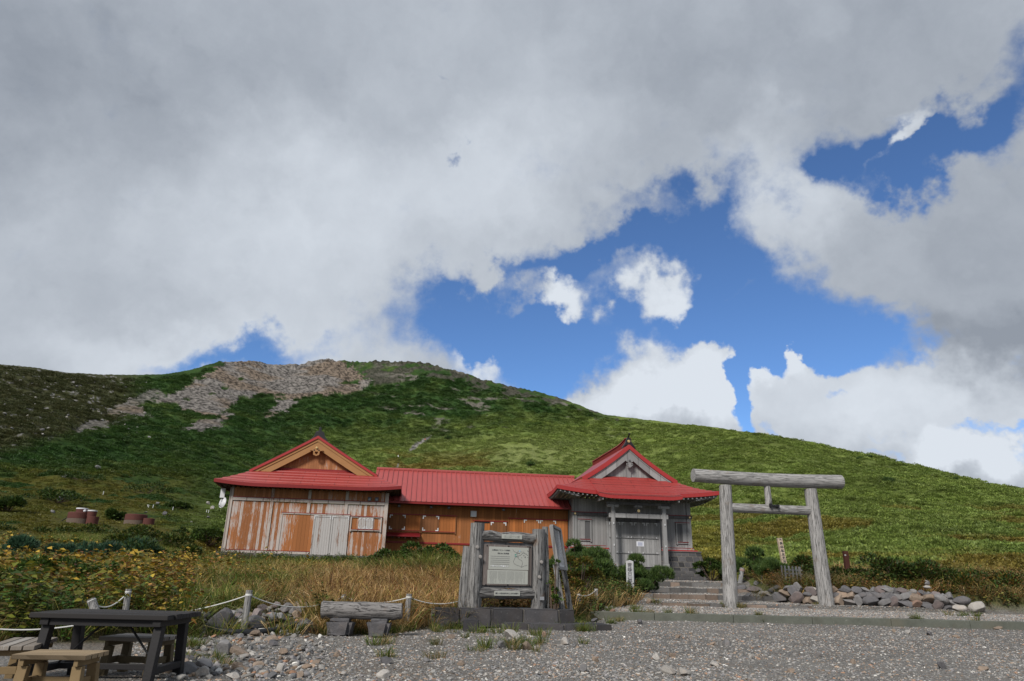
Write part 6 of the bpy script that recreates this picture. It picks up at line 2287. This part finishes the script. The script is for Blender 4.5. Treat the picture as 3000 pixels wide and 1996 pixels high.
def scatter(name, label, cat, shapes, P, rot, scl, tint, idx=None):
    """one object: plant shapes instanced on points"""
    c = bpy.data.collections.new(name + '_shapes')
    for i, o in enumerate(shapes):
        o.name = '%s_shape_%02d' % (name, i)
        c.objects.link(o)
    n = len(P)
    me = bpy.data.meshes.new(name)
    me.vertices.add(n)
    me.vertices.foreach_set('co', np.ascontiguousarray(P, np.float32).ravel())
    for an, ty, arr, key in (('rot', 'FLOAT_VECTOR', rot, 'vector'), ('scl', 'FLOAT_VECTOR', scl, 'vector'),
                             ('tint', 'FLOAT_COLOR', np.concatenate([tint, np.ones((n, 1))], 1), 'color'),
                             ('idx', 'INT', RS.randint(0, len(shapes), n) if idx is None else idx, 'value')):
        a = me.attributes.new(an, ty, 'POINT')
        a.data.foreach_set(key, np.ascontiguousarray(arr, np.int32 if ty == 'INT' else np.float32).ravel())
    o = link(bpy.data.objects.new(name, me))
    g = bpy.data.node_groups.new(name, 'GeometryNodeTree')
    g.interface.new_socket('Geometry', in_out='INPUT', socket_type='NodeSocketGeometry')
    g.interface.new_socket('Geometry', in_out='OUTPUT', socket_type='NodeSocketGeometry')
    gi, go = nd(g, 'NodeGroupInput'), nd(g, 'NodeGroupOutput')
    ci = nd(g, 'GeometryNodeCollectionInfo', {'Collection': c, 'Separate Children': True, 'Reset Children': True})
    na = lambda nm, ty: next(s for s in nd(g, 'GeometryNodeInputNamedAttribute', {'Name': nm}, data_type=ty).outputs if s.enabled)
    e2r = nd(g, 'FunctionNodeEulerToRotation', {0: na('rot', 'FLOAT_VECTOR')})
    ip = nd(g, 'GeometryNodeInstanceOnPoints', {'Points': gi.outputs[0], 'Instance': ci.outputs[0], 'Pick Instance': True,
                                               'Instance Index': na('idx', 'INT'), 'Rotation': e2r.outputs[0], 'Scale': na('scl', 'FLOAT_VECTOR')})
    g.links.new(ip.outputs[0], go.inputs[0])
    o.modifiers.new('scatter', 'NODES').node_group = g
    return prop(o, label, cat, kind='stuff')


def spread(n, x0, x1, y0, y1, r):
    return r.uniform(x0, x1, n), r.uniform(y0, y1, n)


def stand(x, y, dz=0.0):
    return np.stack([x, y, H(x, y) + dz], 1)


def rots(n, r, tilt=.12):
    return np.stack([r.normal(size=n) * tilt, r.normal(size=n) * tilt, r.uniform(0, 2 * pi, n)], 1)


def scales(n, r, a, b):
    s = r.uniform(a, b, n)
    return np.stack([s, s, s * r.uniform(.85, 1.15, n)], 1)


M_leaf = leaf_mat('leaf_scatter', True, .5, .28)
M_grass = leaf_mat('grass_scatter', True, .6, .30)
M_needle = leaf_mat('needle_scatter', True, .5, .12)
M_shrubleaf = leaf_mat('shrub_leaf', False, .5, .25)
M_needle_b = leaf_mat('pine_needle', False, .5, .12)
M_bark = plain('bark', (0.09, 0.065, 0.05), .9, .3, 10)

r = np.random.RandomState(77)
STRAW = [(.42, .31, .15), (.36, .25, .115), (.29, .21, .085), (.48, .39, .23), (.25, .20, .065)]
GREEN = [(.085, .12, .022), (.11, .14, .028), (.065, .095, .018), (.15, .155, .035)]
RUST = [(.22, .10, .035), (.20, .085, .025), (.15, .065, .022), (.24, .13, .035)]
YEL = [(.40, .26, .035), (.34, .21, .03), (.26, .19, .03), (.14, .13, .022), (.10, .11, .02), (.36, .18, .05), (.22, .16, .025), (.20, .09, .03)]
tufts = [tuft(i, 42, .64, .15, .013, 1.15, (STRAW * 4 + GREEN + RUST) if i % 2 else (GREEN * 2 + STRAW)) for i in range(6)]
grass_a = [asset('g', t_, M_grass) for t_ in tufts]


def keep_off(x, y, extra=0.0):
    """points clear of the yard, the path and the buildings"""
    e = np.interp(x, EDGE_X, EDGE_Y)
    a = (x - ORG[0]) * AX[0] + (y - ORG[1]) * AX[1]
    b = (x - ORG[0]) * BX[0] + (y - ORG[1]) * BX[1]
    bld = (a > -4.8) & (a < 23.6) & (b > -0.25) & (b < 11)
    wy = np.interp(x, WALL_X, WALL_Y)
    right = (y > wy + .35) & (x > 10.5 + (y - 26) * .17)
    left = (y - e > extra) & (x < 6.6 + 0 * y)
    u, v, _ = photo_px(np.stack([x, y, H(x, y)], 1))
    heap = (u > 560) & (u < 905) & (v > 1735) & (v < 1856) & (y < 21) & (fbm(x * 1.6, y * 1.6, 2, 251) < .64)
    return (left | right) & ~bld & ~heap, left, right


# --- grass of the bank
x, y = spread(30000, -24, 26, 10, 40, r)
ok, lf, rg = keep_off(x, y, .15)
dens = fbm(x * .5, y * .5, 3, 201)
u, v, _ = photo_px(np.stack([x, y, H(x, y)], 1))
inleaf = (sst(560, 420, u + (dens - .5) * 200)) * (y < 30)
ok &= (r.uniform(size=len(x)) < np.clip(1.0 - .75 * inleaf, .08, 1)) & (r.uniform(size=len(x)) < np.where(rg, .14, np.where(u > 1380, .2, .95)))
ok &= (u > -200) & (u < 3200)
x, y, u, dens = x[ok], y[ok], u[ok], dens[ok]
n = len(x)
gm = np.clip((fbm(x * .28, y * .28, 3, 203) - .44) * 5 + .55 * sst(21, 29, y + (dens - .5) * 8), 0, 1)
gm = np.clip(gm + sst(1000, 640, u) * .45 - sst(900, 1300, u) * .15, 0, 1)
gidx = np.where(r.uniform(size=n) < np.clip(1.05 - 1.1 * gm, .08, .95), 1, 0) + 2 * r.randint(0, 3, n)
tint = np.stack([1.08 - .2 * gm, .96 + .08 * gm, .9 - .1 * gm], 1) * r.uniform(.8, 1.3, (n, 1)) * (.85 + .55 * dens[:, None])
dist = np.hypot(x, y)
sc = scales(n, r, .75, 1.35) * np.array([1, 1, 1.0])
sc *= (1 - .45 * sst(31, 36, y) * (x < 5))[:, None]
sc[:, :2] *= (1 + np.clip(dist - 18, 0, 30) * .02)[:, None]
scatter('meadow_grass', 'tall autumn grass, straw and green, on the bank before the buildings', 'grass', grass_a, stand(x, y, -.03), rots(n, r), sc, tint, gidx)

# --- yellowing broad-leaved herbs on the left
pl = [leafy_plant(300 + i, .80, 4, 8, .125, YEL) for i in range(5)] + [leafy_plant(330 + i, .75, 4, 7, .12, [(.07, .115, .02), (.10, .14, .025), (.16, .16, .03)]) for i in range(2)]
herb = [asset('h', p_, M_leaf) for p_ in pl]
x, y = spread(9000, -22, 1.5, 9.6, 30, r)
ok, lf, rg = keep_off(x, y, .1)
u, v, _ = photo_px(np.stack([x, y, H(x, y)], 1))
dn = fbm(x * .45, y * .45, 3, 211)
pr_ = np.clip(sst(640, 380, u + (dn - .5) * 260), 0, 1) * (.55 + .9 * dn) + .16 * sst(930, 700, u) * dn
ok &= lf & (r.uniform(size=len(x)) < pr_) & (u > -250)
x, y, u, dn = x[ok], y[ok], u[ok], dn[ok]
n = len(x)
gr = sst(330, 40, u) * sst(14, 10.5, y) + np.clip((fbm(x * .4, y * .4, 2, 213) - .55) * 4, 0, 1) * .6
gr = np.clip(gr, 0, 1)
tint = np.stack([1.0 - .45 * gr, 1.0 - .08 * gr, 1.0 + 0 * gr], 1) * r.uniform(.75, 1.4, (n, 1))
hs = scales(n, r, .7, 1.25)
hs[:, 2] *= np.where(y < 11.8, .75, 1.0)
scatter('broad_leaved_herbs', 'yellowing broad leaved herbs filling the lower left bank', 'plants', herb, stand(x, y, -.03), rots(n, r, .15), hs, tint)

# --- rusty low undergrowth: around the boards, behind the wall
ug = [leafy_plant(360 + i, .45, 5, 7, .075, RUST + [(.12, .12, .025), (.09, .11, .02), (.28, .17, .04)]) for i in range(4)]
under = [asset('u', p_, M_leaf) for p_ in ug]
x, y = spread(15000, -8, 26, 14, 36, r)
ok, lf, rg = keep_off(x, y, .4)
u, v, _ = photo_px(np.stack([x, y, H(x, y)], 1))
dn = fbm(x * .6, y * .6, 3, 221)
pr_ = np.where(rg, .9, sst(1350, 1450, u) * 1.3 + .02 + .12 * sst(.6, .7, dn))
ok &= (r.uniform(size=len(x)) < pr_ * (.4 + .8 * dn)) & (u < 3200)
x, y, dn = x[ok], y[ok], dn[ok]
n = len(x)
gr = np.clip((fbm(x * .35, y * .35, 2, 223) - .42) * 5, 0, 1)
tint = np.stack([1.0 - .5 * gr, 1.0 + .0 * gr, 1.0 - .1 * gr], 1) * r.uniform(.55, 1.1, (n, 1))
scatter('undergrowth', 'rust and green low undergrowth around boards and stone wall', 'undergrowth', under, stand(x, y, -.03), rots(n, r, .2), scales(n, r, .8, 1.6), tint)

# --- dark dry stalks standing in the straw
x, y = spread(900, -7, 7, 14.5, 30, r)
ok, lf, rg = keep_off(x, y, .5)
u, v, _ = photo_px(np.stack([x, y, H(x, y)], 1))
ok &= (u > 700) & (u < 1750) & (r.uniform(size=900) < .35 + .5 * sst(24, 17, y))
x, y = x[ok], y[ok]
n = len(x)
stk = [asset('k', leafy_plant(390 + i, .85, 2, 26, .035, [(.10, .036, .016), (.07, .028, .014), (.14, .055, .02)], (.08, .03, .015), .06), M_leaf) for i in range(3)]
scatter('dry_stalks', 'dark rust seed stalks standing in the straw grass', 'stalks', stk, stand(x, y, -.03), rots(n, r, .12), scales(n, r, .75, 1.2), np.ones((n, 3)) * r.uniform(.7, 1.3, (n, 1)))

# --- green weeds along the foot of the hall and the wing
wa, wb = r.uniform(-4.2, 9.2, 1500), -.35 - 3.6 * r.uniform(size=1500) ** 2
wb = np.where(wa > 4.4, wb + 1.4, wb)
ok = (r.uniform(size=1500) < np.where(wa < -2.2, .35, 1.0))
wa, wb = wa[ok], wb[ok]
Wp = ORG[None] + AX[None] * wa[:, None] + BX[None] * wb[:, None]
weed = [asset('w', leafy_plant(380 + i, .62, 5, 9, .10, [(.06, .10, .02), (.09, .13, .025), (.12, .14, .03), (.05, .08, .016)], (.06, .09, .02)), M_leaf) for i in range(4)]
n = len(wa)
ws = scales(n, r, .6, 1.15)
ws[:, 2] *= np.where(wa > 4.2, 1.25, 1.0)
scatter('wall_weeds', 'low green weeds along the foot of the hall and wing', 'weeds', weed, stand(Wp[:, 0], Wp[:, 1], -.03), rots(n, r, .2), ws, np.ones((n, 3)) * r.uniform(.6, 1.15, (n, 1)))

# --- scrub of the slopes, following the colours of the ground below it
scrub = [asset('s', bush_clump(400 + i, .8, 130, .24, .55, [(1, 1, 1), (.9, .95, .85), (1.1, 1.07, 1.0), (.8, .83, .8)], .9, .6), M_leaf) for i in range(5)]
NS = 150000
az_ = r.uniform(radians(-41), radians(41), NS)
rad = 42 * (520 / 42) ** (r.uniform(size=NS) ** .9)
x, y = rad * np.sin(az_), rad * np.cos(az_)
a = (x - ORG[0]) * AX[0] + (y - ORG[1]) * AX[1]
b = (x - ORG[0]) * BX[0] + (y - ORG[1]) * BX[1]
ok = ~((a > -5.6) & (a < 24.5) & (b > -1) & (b < 11.5)) & ~((a > 15.0) & (a < 24.2) & (b > -6) & (b < 1)) & ((y > 40.5) | (a > 25.5) | (a < -6))
path = (x > 5) & (x < 12.5) & (y < 41)
ok &= ~path
x, y, rad = x[ok], y[ok], rad[ok]
P = stand(x, y, -.18)
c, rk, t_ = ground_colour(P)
ok = (rk < .3) & (c[:, 0] < c[:, 1] * 2.6) & (t_ < .97) & (c[:, 2] < .065)
u, v, _ = photo_px(P)
ok &= ~(((np.abs(u - 229) < 70) | (np.abs(u - 400) < 60)) & (v > 1500) & (v < 1545) & (rad < 100))
ok &= r.uniform(size=len(x)) < (.35 + .65 * sst(.42, .55, fbm(x / 4, y / 4, 2, 231)))
P, c, rad = P[ok], c[ok], rad[ok]
n = len(P)
s_ = r.uniform(.55, 1.15, n) * (.60 + rad / 210)
meadow = (u[ok] < 640) & (v[ok] > 1400)
s_ = np.where(meadow, s_ * .55, s_)
scl = np.stack([s_, s_, s_ * r.uniform(.6, .95, n)], 1)
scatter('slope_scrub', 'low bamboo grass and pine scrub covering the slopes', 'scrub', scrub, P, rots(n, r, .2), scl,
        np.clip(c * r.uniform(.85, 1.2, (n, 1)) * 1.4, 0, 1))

# --- pebbles of the yard
peb = []
M_peb, t = new_mat('pebble')
a_ = nd(t, 'ShaderNodeAttribute', attribute_name='tint', attribute_type='INSTANCER')
nn = noise(t, objco(t), 3.0, 4, .7).outputs[0]
finish(t, nd(t, 'ShaderNodeVectorMath', {0: a_.outputs['Color'], 3: mth(t, 'ADD', .6, mth(t, 'MULTIPLY', nn, .8))}, operation='SCALE').outputs[0], .85)
for i in range(6):
    me = rock_mesh('pebble', 900 + i, .6, 1)
    me.materials.clear()
    me.materials.append(M_peb)
    peb.append(bpy.data.objects.new('pebble', me))
N_ = 150000
uu, vv = r.uniform(380, 3150, N_), r.uniform(1752, 2010, N_)
d_ = FW[None] + RT[None] * ((uu - 1500) / FPX)[:, None] - UP[None] * ((vv - 998) / FPX)[:, None]
s_ = (.06 - EYE) / d_[:, 2]
x, y = d_[:, 0] * s_, d_[:, 1] * s_
keep = r.uniform(size=N_) < np.clip((y / 22.0) ** 1.2, .12, 1.0) * np.clip(.25 + 1.6 * fbm(x * .45, y * .6, 3, 261) ** 1.5, 0, 1)
x, y = x[keep], y[keep]
x2, y2 = r.uniform(2.6, 19, 26000), r.uniform(22.1, 26.6, 26000)
x3, y3 = r.uniform(4.5, 11, 16000), r.uniform(26.3, 40, 16000)
x, y = np.concatenate([x, x2, x3]), np.concatenate([y, y2, y3])
e = np.interp(x, EDGE_X, EDGE_Y)
wy = np.interp(x, WALL_X, WALL_Y)
ok = ((y < e + .2 + r.normal(size=len(x)) * .3) & (y < wy - .2)) | ((x > 4.6 + (y - 26) * .17) & (x < 10.4 + (y - 26) * .17) & (y > 21) & (y < 39.8))
ok &= ~((y > 21.7) & (y < 22.12) & (x > 2.4)) & (y < 40) & (x < 20)
x, y = x[ok], y[ok]
n = len(x)
pal = np.array([(.255, .245, .23), (.17, .168, .165), (.38, .36, .33), (.28, .21, .155), (.14, .14, .145), (.33, .19, .12), (.58, .56, .52), (.24, .225, .225)])
k = r.choice(len(pal), n, p=[.32, .20, .10, .13, .11, .03, .02, .09])
size = .007 + .026 * r.uniform(size=n) ** 4 + .0004 * y + (r.uniform(size=n) < .012) * .02
scatter('gravel', 'loose grey volcanic gravel of the yard', 'gravel', peb, stand(x, y, .002), np.stack([r.normal(size=n) * .3, r.normal(size=n) * .3, r.uniform(0, 6.28, n)], 1),
        np.stack([size * r.uniform(.8, 1.5, n), size, size * .8], 1), pal[k] * r.uniform(.85, 1.4, (n, 1)))

# --- small rubble between the larger rocks
uu, vv = 470 + 480 * r.uniform(size=900) ** 1.3, r.uniform(1738, 1990, 900)
pp = np.array([on_ground(a_1, b_1, 5) for a_1, b_1 in zip(uu, vv)])
ke = (vv > 1866) | ((uu > 575) & (uu < 890))
pp = pp[ke]
n = len(pp)
k = r.choice(len(pal), n, p=[.30, .22, .07, .14, .14, .05, .02, .06])
sz = r.uniform(.02, .065, n)
scatter('small_rubble', 'small grey and brown stones of heap and yard edge', 'rubble', [bpy.data.objects.new('s', b_2) for b_2 in
        [(lambda m_: (m_.materials.clear(), m_.materials.append(M_peb), m_)[2])(rock_mesh('rubble', 950 + i, .7, 2)) for i in range(5)]],
        pp + np.array([0, 0, .015]), np.stack([r.normal(size=n) * .4, r.normal(size=n) * .4, r.uniform(0, 6.28, n)], 1),
        np.stack([sz * r.uniform(.9, 1.5, n), sz, sz * .9], 1), pal[k] * r.uniform(.75, 1.2, (n, 1)))

# --- little tufts in the gravel and along kerb, plinth and posts
pts = [(1490, 1890, .3, 6), (1560, 1860, .3, 5), (1580, 1890, .3, 6), (1520, 1905, .3, 6), (1710, 1850, .25, 7), (1730, 1845, .2, 5), (1420, 1900, .15, 3),
       (1395, 1910, .15, 3), (1320, 1845, .35, 8), (1300, 1852, .3, 6), (1430, 1855, .3, 6), (1505, 1862, .2, 5), (1650, 1842, .3, 6), (1690, 1838, .3, 6), (1680, 1815, .4, 9),
       (1700, 1805, .3, 8), (1790, 1828, .15, 4), (1815, 1822, .15, 4), (1860, 1806, .2, 5), (1905, 1812, .12, 3), (1955, 1810, .15, 4), (2025, 1808, .2, 6), (2230, 1818, .2, 5),
       (2690, 1825, .12, 4), (2870, 1835, .1, 3), (2860, 1805, .35, 5), (2820, 1806, .3, 4), (1715, 1888, .1, 2), (1110, 1890, .12, 3), (1130, 1888, .1, 2), (1130, 1926, .12, 3),
       (1275, 1890, .1, 2), (1280, 1932, .12, 3), (960, 1862, .3, 8), (1060, 1858, .3, 7), (1130, 1855, .4, 9), (1160, 1850, .3, 7), (930, 1855, .25, 6), (575, 1862, .35, 9), (545, 1868, .3, 8),
       (560, 1900, .3, 6), (520, 1905, .25, 5), (540, 1940, .2, 4), (640, 1935, .12, 3), (645, 1950, .1, 2), (2150, 1780, .25, 6), (2175, 1782, .2, 5), (2120, 1776, .15, 3),
       (1330, 1780, .4, 6), (1640, 1790, .3, 6), (1865, 1785, .2, 4), (1915, 1765, .25, 6), (1370, 1870, .1, 2), (2540, 1765, .1, 2), (2400, 1772, .2, 3), (2350, 1768, .2, 4), (1790, 1790, .2, 3)]
small = [asset('t', tuft(500 + i, 40, .20, .07, .006, .9, (GREEN + STRAW[:2]) if i % 2 else (GREEN * 2 + [(.09, .15, .02)])), M_grass) for i in range(4)]
PP = []
for px, py, sp, k in pts:
    p = on_ground(px, py, 5)
    for j in range(k):
        PP.append((p[0] + r.normal() * sp * .5, p[1] + r.normal() * sp * .4))
PP = np.array(PP)
n = len(PP)
P = stand(PP[:, 0], PP[:, 1], -.01)
scatter('grass_tufts', 'small grass tufts in the gravel and along kerb and plinth', 'grass', small, P, rots(n, r), scales(n, r, .7, 1.7), np.ones((n, 3)) * r.uniform(.75, 1.25, (n, 1)))
# plumed grass clump by the torii's right post
x, y = on_ground(2480, 1752, 20)[:2]
x, y = x + r.normal(size=60) * .9, y + 1.0 + r.uniform(size=60) * 1.4
plum = [asset('p', tuft(540 + i, 50, 1.0, .14, .010, 1.1, STRAW + GREEN), M_grass) for i in range(3)]
scatter('plumed_grass', 'pale plumed grass clump right of the torii', 'grass', plum, stand(x, y, -.03), rots(60, r), scales(60, r, .7, 1.1), np.ones((60, 3)) * r.uniform(.8, 1.2, (60, 1)))


# --- single shrubs
def leaves(p, d, L, w, C, roll, needle=False):
    """many leaves (or needles) at once"""
    n = len(p)
    d = d / np.linalg.norm(d, axis=1)[:, None]
    ref = np.where(np.abs(d[:, 2:3]) < .95, np.array([[0, 0, 1.0]]), np.array([[1.0, 0, 0]]))
    x = np.cross(d, ref)
    x /= np.linalg.norm(x, axis=1)[:, None]
    z = np.cross(x, d)
    cr, sr_ = np.cos(roll)[:, None], np.sin(roll)[:, None]
    x, z = x * cr + z * sr_, -x * sr_ + z * cr
    L, w = L[:, None], w[:, None]
    if needle:
        V = np.stack([p - x * w / 2, p + x * w / 2, p + d * L], 1)
        T = np.array([[0, 1, 2]])
    else:
        V = np.stack([p, p - x * w * .5 + d * L * .42 + z * w * .1, p + x * w * .5 + d * L * .42 + z * w * .1, p + d * L - z * L * .15, p + d * L * .45 - z * w * .05], 1)
        T = np.array([[0, 4, 1], [0, 2, 4], [1, 4, 3], [4, 2, 3]])
    k = V.shape[1]
    Fx = (T[None] + (np.arange(n) * k)[:, None, None]).reshape(-1, 3)
    return V.reshape(-1, 3), Fx, np.repeat(C, k, 0)


def shrub(name, label, px, py, Y, wpx, hpx, kind, pal, n, seed, group=None, L=.12, cat='shrub', depth=.8):
    """px, py: foot of the shrub; wpx, hpx: its size in the photo"""
    rr = np.random.RandomState(seed)
    c = at(px, py, Y)
    k = Y / FPX / .946
    W_, H_ = wpx * k / 2, hpx * k
    g0 = float(H(c[0], c[1]))
    base = min(c[2], g0 + .05)
    H_ = (c[2] + hpx * k) - base
    th_ = thing(name, label, cat, (c[0], c[1], base), 0, group)
    m = max(9, int(W_ * 10))
    lobes = []
    for i in range(m):
        a = rr.uniform(0, 2 * pi)
        q = sqrt(rr.uniform(0, 1)) * .92
        hz = (1 - .7 * q * q) * rr.uniform(.45, 1.1)
        lobes.append((cos(a) * q * W_, sin(a) * q * W_ * depth, hz * H_, rr.uniform(.20, .42) * min(W_, H_ * 1.1)))
    dens = np.array([l[3] ** 2 for l in lobes])
    dens /= dens.sum()
    lb = np.array(lobes)[rr.choice(m, n, p=dens)]
    v = rr.normal(size=(n, 3))
    v /= np.linalg.norm(v, axis=1)[:, None]
    v[:, 2] = np.where(v[:, 2] < -.3, -v[:, 2], v[:, 2])
    q = lb[:, :3] - np.array([0, 0, .7]) * lb[:, 3:4] + v * lb[:, 3:4] * (rr.uniform(.45, 1.0, (n, 1)) ** .5) * np.array([1.15, 1.15, .85])
    q[:, 2] = np.maximum(q[:, 2], .02)
    C = np.array(pal)[rr.randint(len(pal), size=n)] * rr.uniform(.6, 1.4, (n, 1))
    if kind == 'pine':
        K = 10
        ax = v * .5 + np.array([0, 0, .9]) + rr.normal(size=(n, 3)) * .25
        ax /= np.linalg.norm(ax, axis=1)[:, None]
        ax, q, C = np.repeat(ax, K, 0), np.repeat(q, K, 0), np.repeat(C, K, 0)
        d = ax + rr.normal(size=(n * K, 3)) * .38
        o_ = q + ax * (L * .5 * rr.uniform(size=(n * K, 1)))
        V, Fx, C = leaves(o_, d, L * rr.uniform(.75, 1.15, n * K), np.full(n * K, L * .15), C * rr.uniform(.75, 1.3, (n * K, 1)), rr.uniform(0, pi, n * K), True)
    else:
        d = v + rr.normal(size=(n, 3)) * np.array([.5, .5, .3]) + np.array([0, 0, .35])
        l_ = L * rr.uniform(.6, 1.3, n)
        V, Fx, C = leaves(q, d, l_, l_ * .5, C, rr.uniform(-1, 1, n))
    me = np_mesh('foliage', V, Fx, False, C, 'tint')
    me.materials.append(M_needle_b if kind == 'pine' else M_shrubleaf)
    link(bpy.data.objects.new('foliage', me), th_)
    g = MB()
    for lx, ly, lz, lr in lobes[:10]:
        g.tube([(0, 0, -.1), (lx * .4, ly * .4, lz * .25), (lx * .9, ly * .9, max(.1, lz - lr * .3))], [.035, .028, .014], 6)
    g.build('stem', M_bark, th_)
    return th_


PINE = [(.050, .090, .022), (.070, .115, .028), (.035, .068, .018), (.085, .13, .035)]
BLUEP = [(.035, .085, .045), (.05, .11, .06), (.03, .065, .035)]
DKG = [(.035, .068, .014), (.05, .088, .018), (.028, .05, .012), (.07, .10, .02)]
MIDG = [(.06, .11, .02), (.085, .14, .026), (.045, .08, .016)]
OLIVE = [(.11, .11, .02), (.085, .10, .018), (.16, .12, .022), (.15, .08, .022), (.06, .085, .016)]
shrub('green_bush', 'dark green bush under the counter of the brown wing', 1240, 1640, 30, 190, 52, 'leaf', DKG + MIDG, 5200, 1, L=.13)
shrub('green_bush', 'smaller dark green bush left of the bush under the counter', 1135, 1640, 31, 130, 34, 'leaf', DKG, 2600, 2, L=.13)
shrub('pine_shrub', 'broad dwarf pine in front of the shrine, left of the marker post', 1775, 1714, 31, 215, 112, 'pine', PINE, 4600, 3, L=.17)
shrub('pine_shrub', 'dwarf pine behind the slanted text board, below the shrine corner', 1690, 1695, 31.5, 150, 95, 'pine', PINE, 2600, 4, L=.17)
shrub('pine_shrub', 'dwarf pine at the right side of the white marker post', 1893, 1728, 30, 130, 88, 'pine', PINE, 2600, 5, L=.15)
shrub('rowan_shrub', 'olive and orange rowan shrub right of the slanted text board', 1692, 1732, 24, 120, 108, 'leaf', OLIVE, 3600, 6, L=.10)
shrub('green_bush', 'round green bush beside the left wall of the hall', 605, 1600, 44, 110, 58, 'leaf', MIDG + DKG, 3000, 7, L=.16)
shrub('green_bush', 'low dark green bush left of the bush beside the hall', 520, 1580, 48, 90, 30, 'leaf', DKG, 1500, 31, L=.16)
shrub('green_bush', 'dark bush between stone podium and left torii post', 2085, 1700, 41, 90, 70, 'leaf', DKG, 2600, 8, L=.15)
shrub('pine_shrub', 'dark dwarf pine right of the left torii post', 2205, 1700, 36, 120, 86, 'pine', PINE, 2000, 9, L=.17)
shrub('pine_shrub', 'dark dwarf pine around the foot of the tilted signpost', 2262, 1702, 33, 90, 52, 'pine', PINE, 1700, 10, L=.17)
shrub('rowan_shrub', 'dark green rowan behind the picket fence', 2350, 1715, 32, 120, 80, 'leaf', DKG + [(.10, .07, .02)], 3400, 11, L=.14)
shrub('rowan_shrub', 'dark rowan hedge piece at the foot of the rusty post', 2470, 1738, 30, 190, 92, 'leaf', DKG + [(.10, .07, .02)], 3800, 12, L=.14)
shrub('rowan_shrub', 'dark rowan hedge piece right of the rusty post', 2590, 1752, 29.5, 215, 108, 'leaf', DKG + [(.09, .065, .02)], 4600, 13, L=.14)
shrub('rowan_shrub', 'dark rowan hedge piece behind the stone cairn', 2715, 1756, 29, 215, 98, 'leaf', DKG + [(.10, .065, .02)], 4600, 14, L=.14)
shrub('rowan_shrub', 'rowan hedge piece behind the right end of the dry wall', 2850, 1775, 28.5, 210, 92, 'leaf', DKG + OLIVE[2:4], 4200, 15, L=.14)
shrub('rowan_shrub', 'rowan bush cut by the right edge of the picture', 2985, 1800, 28, 190, 108, 'leaf', DKG + OLIVE[2:4], 3400, 16, L=.14)
shrub('pine_shrub', 'blue green dwarf pine at the far left above the herbs', 60, 1650, 24, 260, 52, 'pine', BLUEP, 2600, 17, L=.17)
shrub('pine_shrub', 'blue green dwarf pine left of the yellow herbs', 250, 1640, 25, 240, 44, 'pine', BLUEP, 2400, 18, L=.17)
shrub('pine_shrub', 'blue green dwarf pine behind the tallest yellow herbs', 430, 1630, 27, 190, 42, 'pine', BLUEP + PINE, 2000, 19, L=.17)
shrub('fern_shrub', 'bright green feathery shrub at the left edge above the table', 70, 1742, 14.5, 330, 95, 'leaf', MIDG, 5200, 20, L=.10)
shrub('fern_shrub', 'bright green feathery shrub behind the yellow herbs', 250, 1710, 16.5, 240, 70, 'leaf', MIDG, 3600, 21, L=.10)
for i, (px, py, Y, w, h) in enumerate(((60, 1590, 40, 300, 46), (250, 1592, 42, 260, 44), (430, 1600, 38, 240, 50), (330, 1625, 32, 260, 44), (520, 1640, 33, 160, 36), (130, 1628, 30, 240, 38))):
    shrub('heath_shrub', ['olive heath shrub at far left below the round tanks', 'olive heath shrub directly below the tank with white lids', 'olive heath shrub below the lidless tank',
                          'olive heath shrub among the blue green pines', 'olive heath shrub left of the hall foundation', 'olive heath shrub low at the far left'][i],
          px, py, Y, w, h, 'leaf', OLIVE[:2] + DKG[:3] + OLIVE[4:], 3400, 60 + i, L=.15)
for i, (px, py, w, h) in enumerate(((165, 1472, 190, 34), (25, 1500, 110, 40), (330, 1522, 60, 20), (245, 1408, 120, 26), (430, 1445, 150, 30), (520, 1490, 70, 18))):
    p_ = on_ground(px, py, 40)
    shrub('meadow_pine', ['long dark pine mat above the white lidded tank', 'dark pine mat at the left edge of the meadow', 'small dark pine mat between the two round tanks', 'dark pine mat high on the left meadow',
                          'dark pine mat above the white pegs', 'low pine mat right of the white pegs'][i], px, py, p_[1], w, h, 'leaf', DKG, 1500, 130 + i, L=.30)
shrub('rowan_sprig', 'small green sprig in front of the slanted text board', 1622, 1720, 18.0, 34, 80, 'leaf', MIDG, 420, 22, L=.07)
# bare twiggy shrub at the hall corner
rr = np.random.RandomState(9)
c = at(688, 1640, 36.5)
tw = thing('bare_shrub', 'leafless twiggy shrub at the left foot of the hall', 'shrub', (c[0], c[1], float(H(c[0], c[1]))))
g = MB()
for i in range(70):
    a = rr.uniform(0, 2 * pi)
    x0_ = rr.uniform(-.95, .95)
    h_ = rr.uniform(.4, .95)
    g.tube([(x0_, rr.uniform(-.2, .2), 0), (x0_ + cos(a) * .12, .1 * sin(a), h_ * .5), (x0_ + cos(a + .5) * .3, .2 * sin(a), h_)], [.014, .010, .004], 4)
g.build('twigs', plain('twig', (.10, .075, .07), .9), tw)
# dark single pines standing out on the slope
for i, (px, py, w, h) in enumerate(((1313, 1284, 20, 9), (2605, 1411, 28, 10), (2520, 1344, 14, 6), (1555, 1362, 26, 12), (2800, 1405, 10, 6), (2550, 1340, 16, 7))):
    p = on_ground(px, py + 4, 80)
    shrub('pine_shrub', ['lone dark pine beside the stony trail', 'lone dark pine above the torii lintel, right of the shrine', 'lone dark pine on the right skyline, upper left of two',
                         'dark pine above the middle of the long red roof', 'tiny dark pine far right below the skyline', 'lone dark pine on the right skyline, lower right of two'][i],
          px, py + 4, p[1], w, h, 'pine', PINE[:3], 160, 80 + i, L=.8)
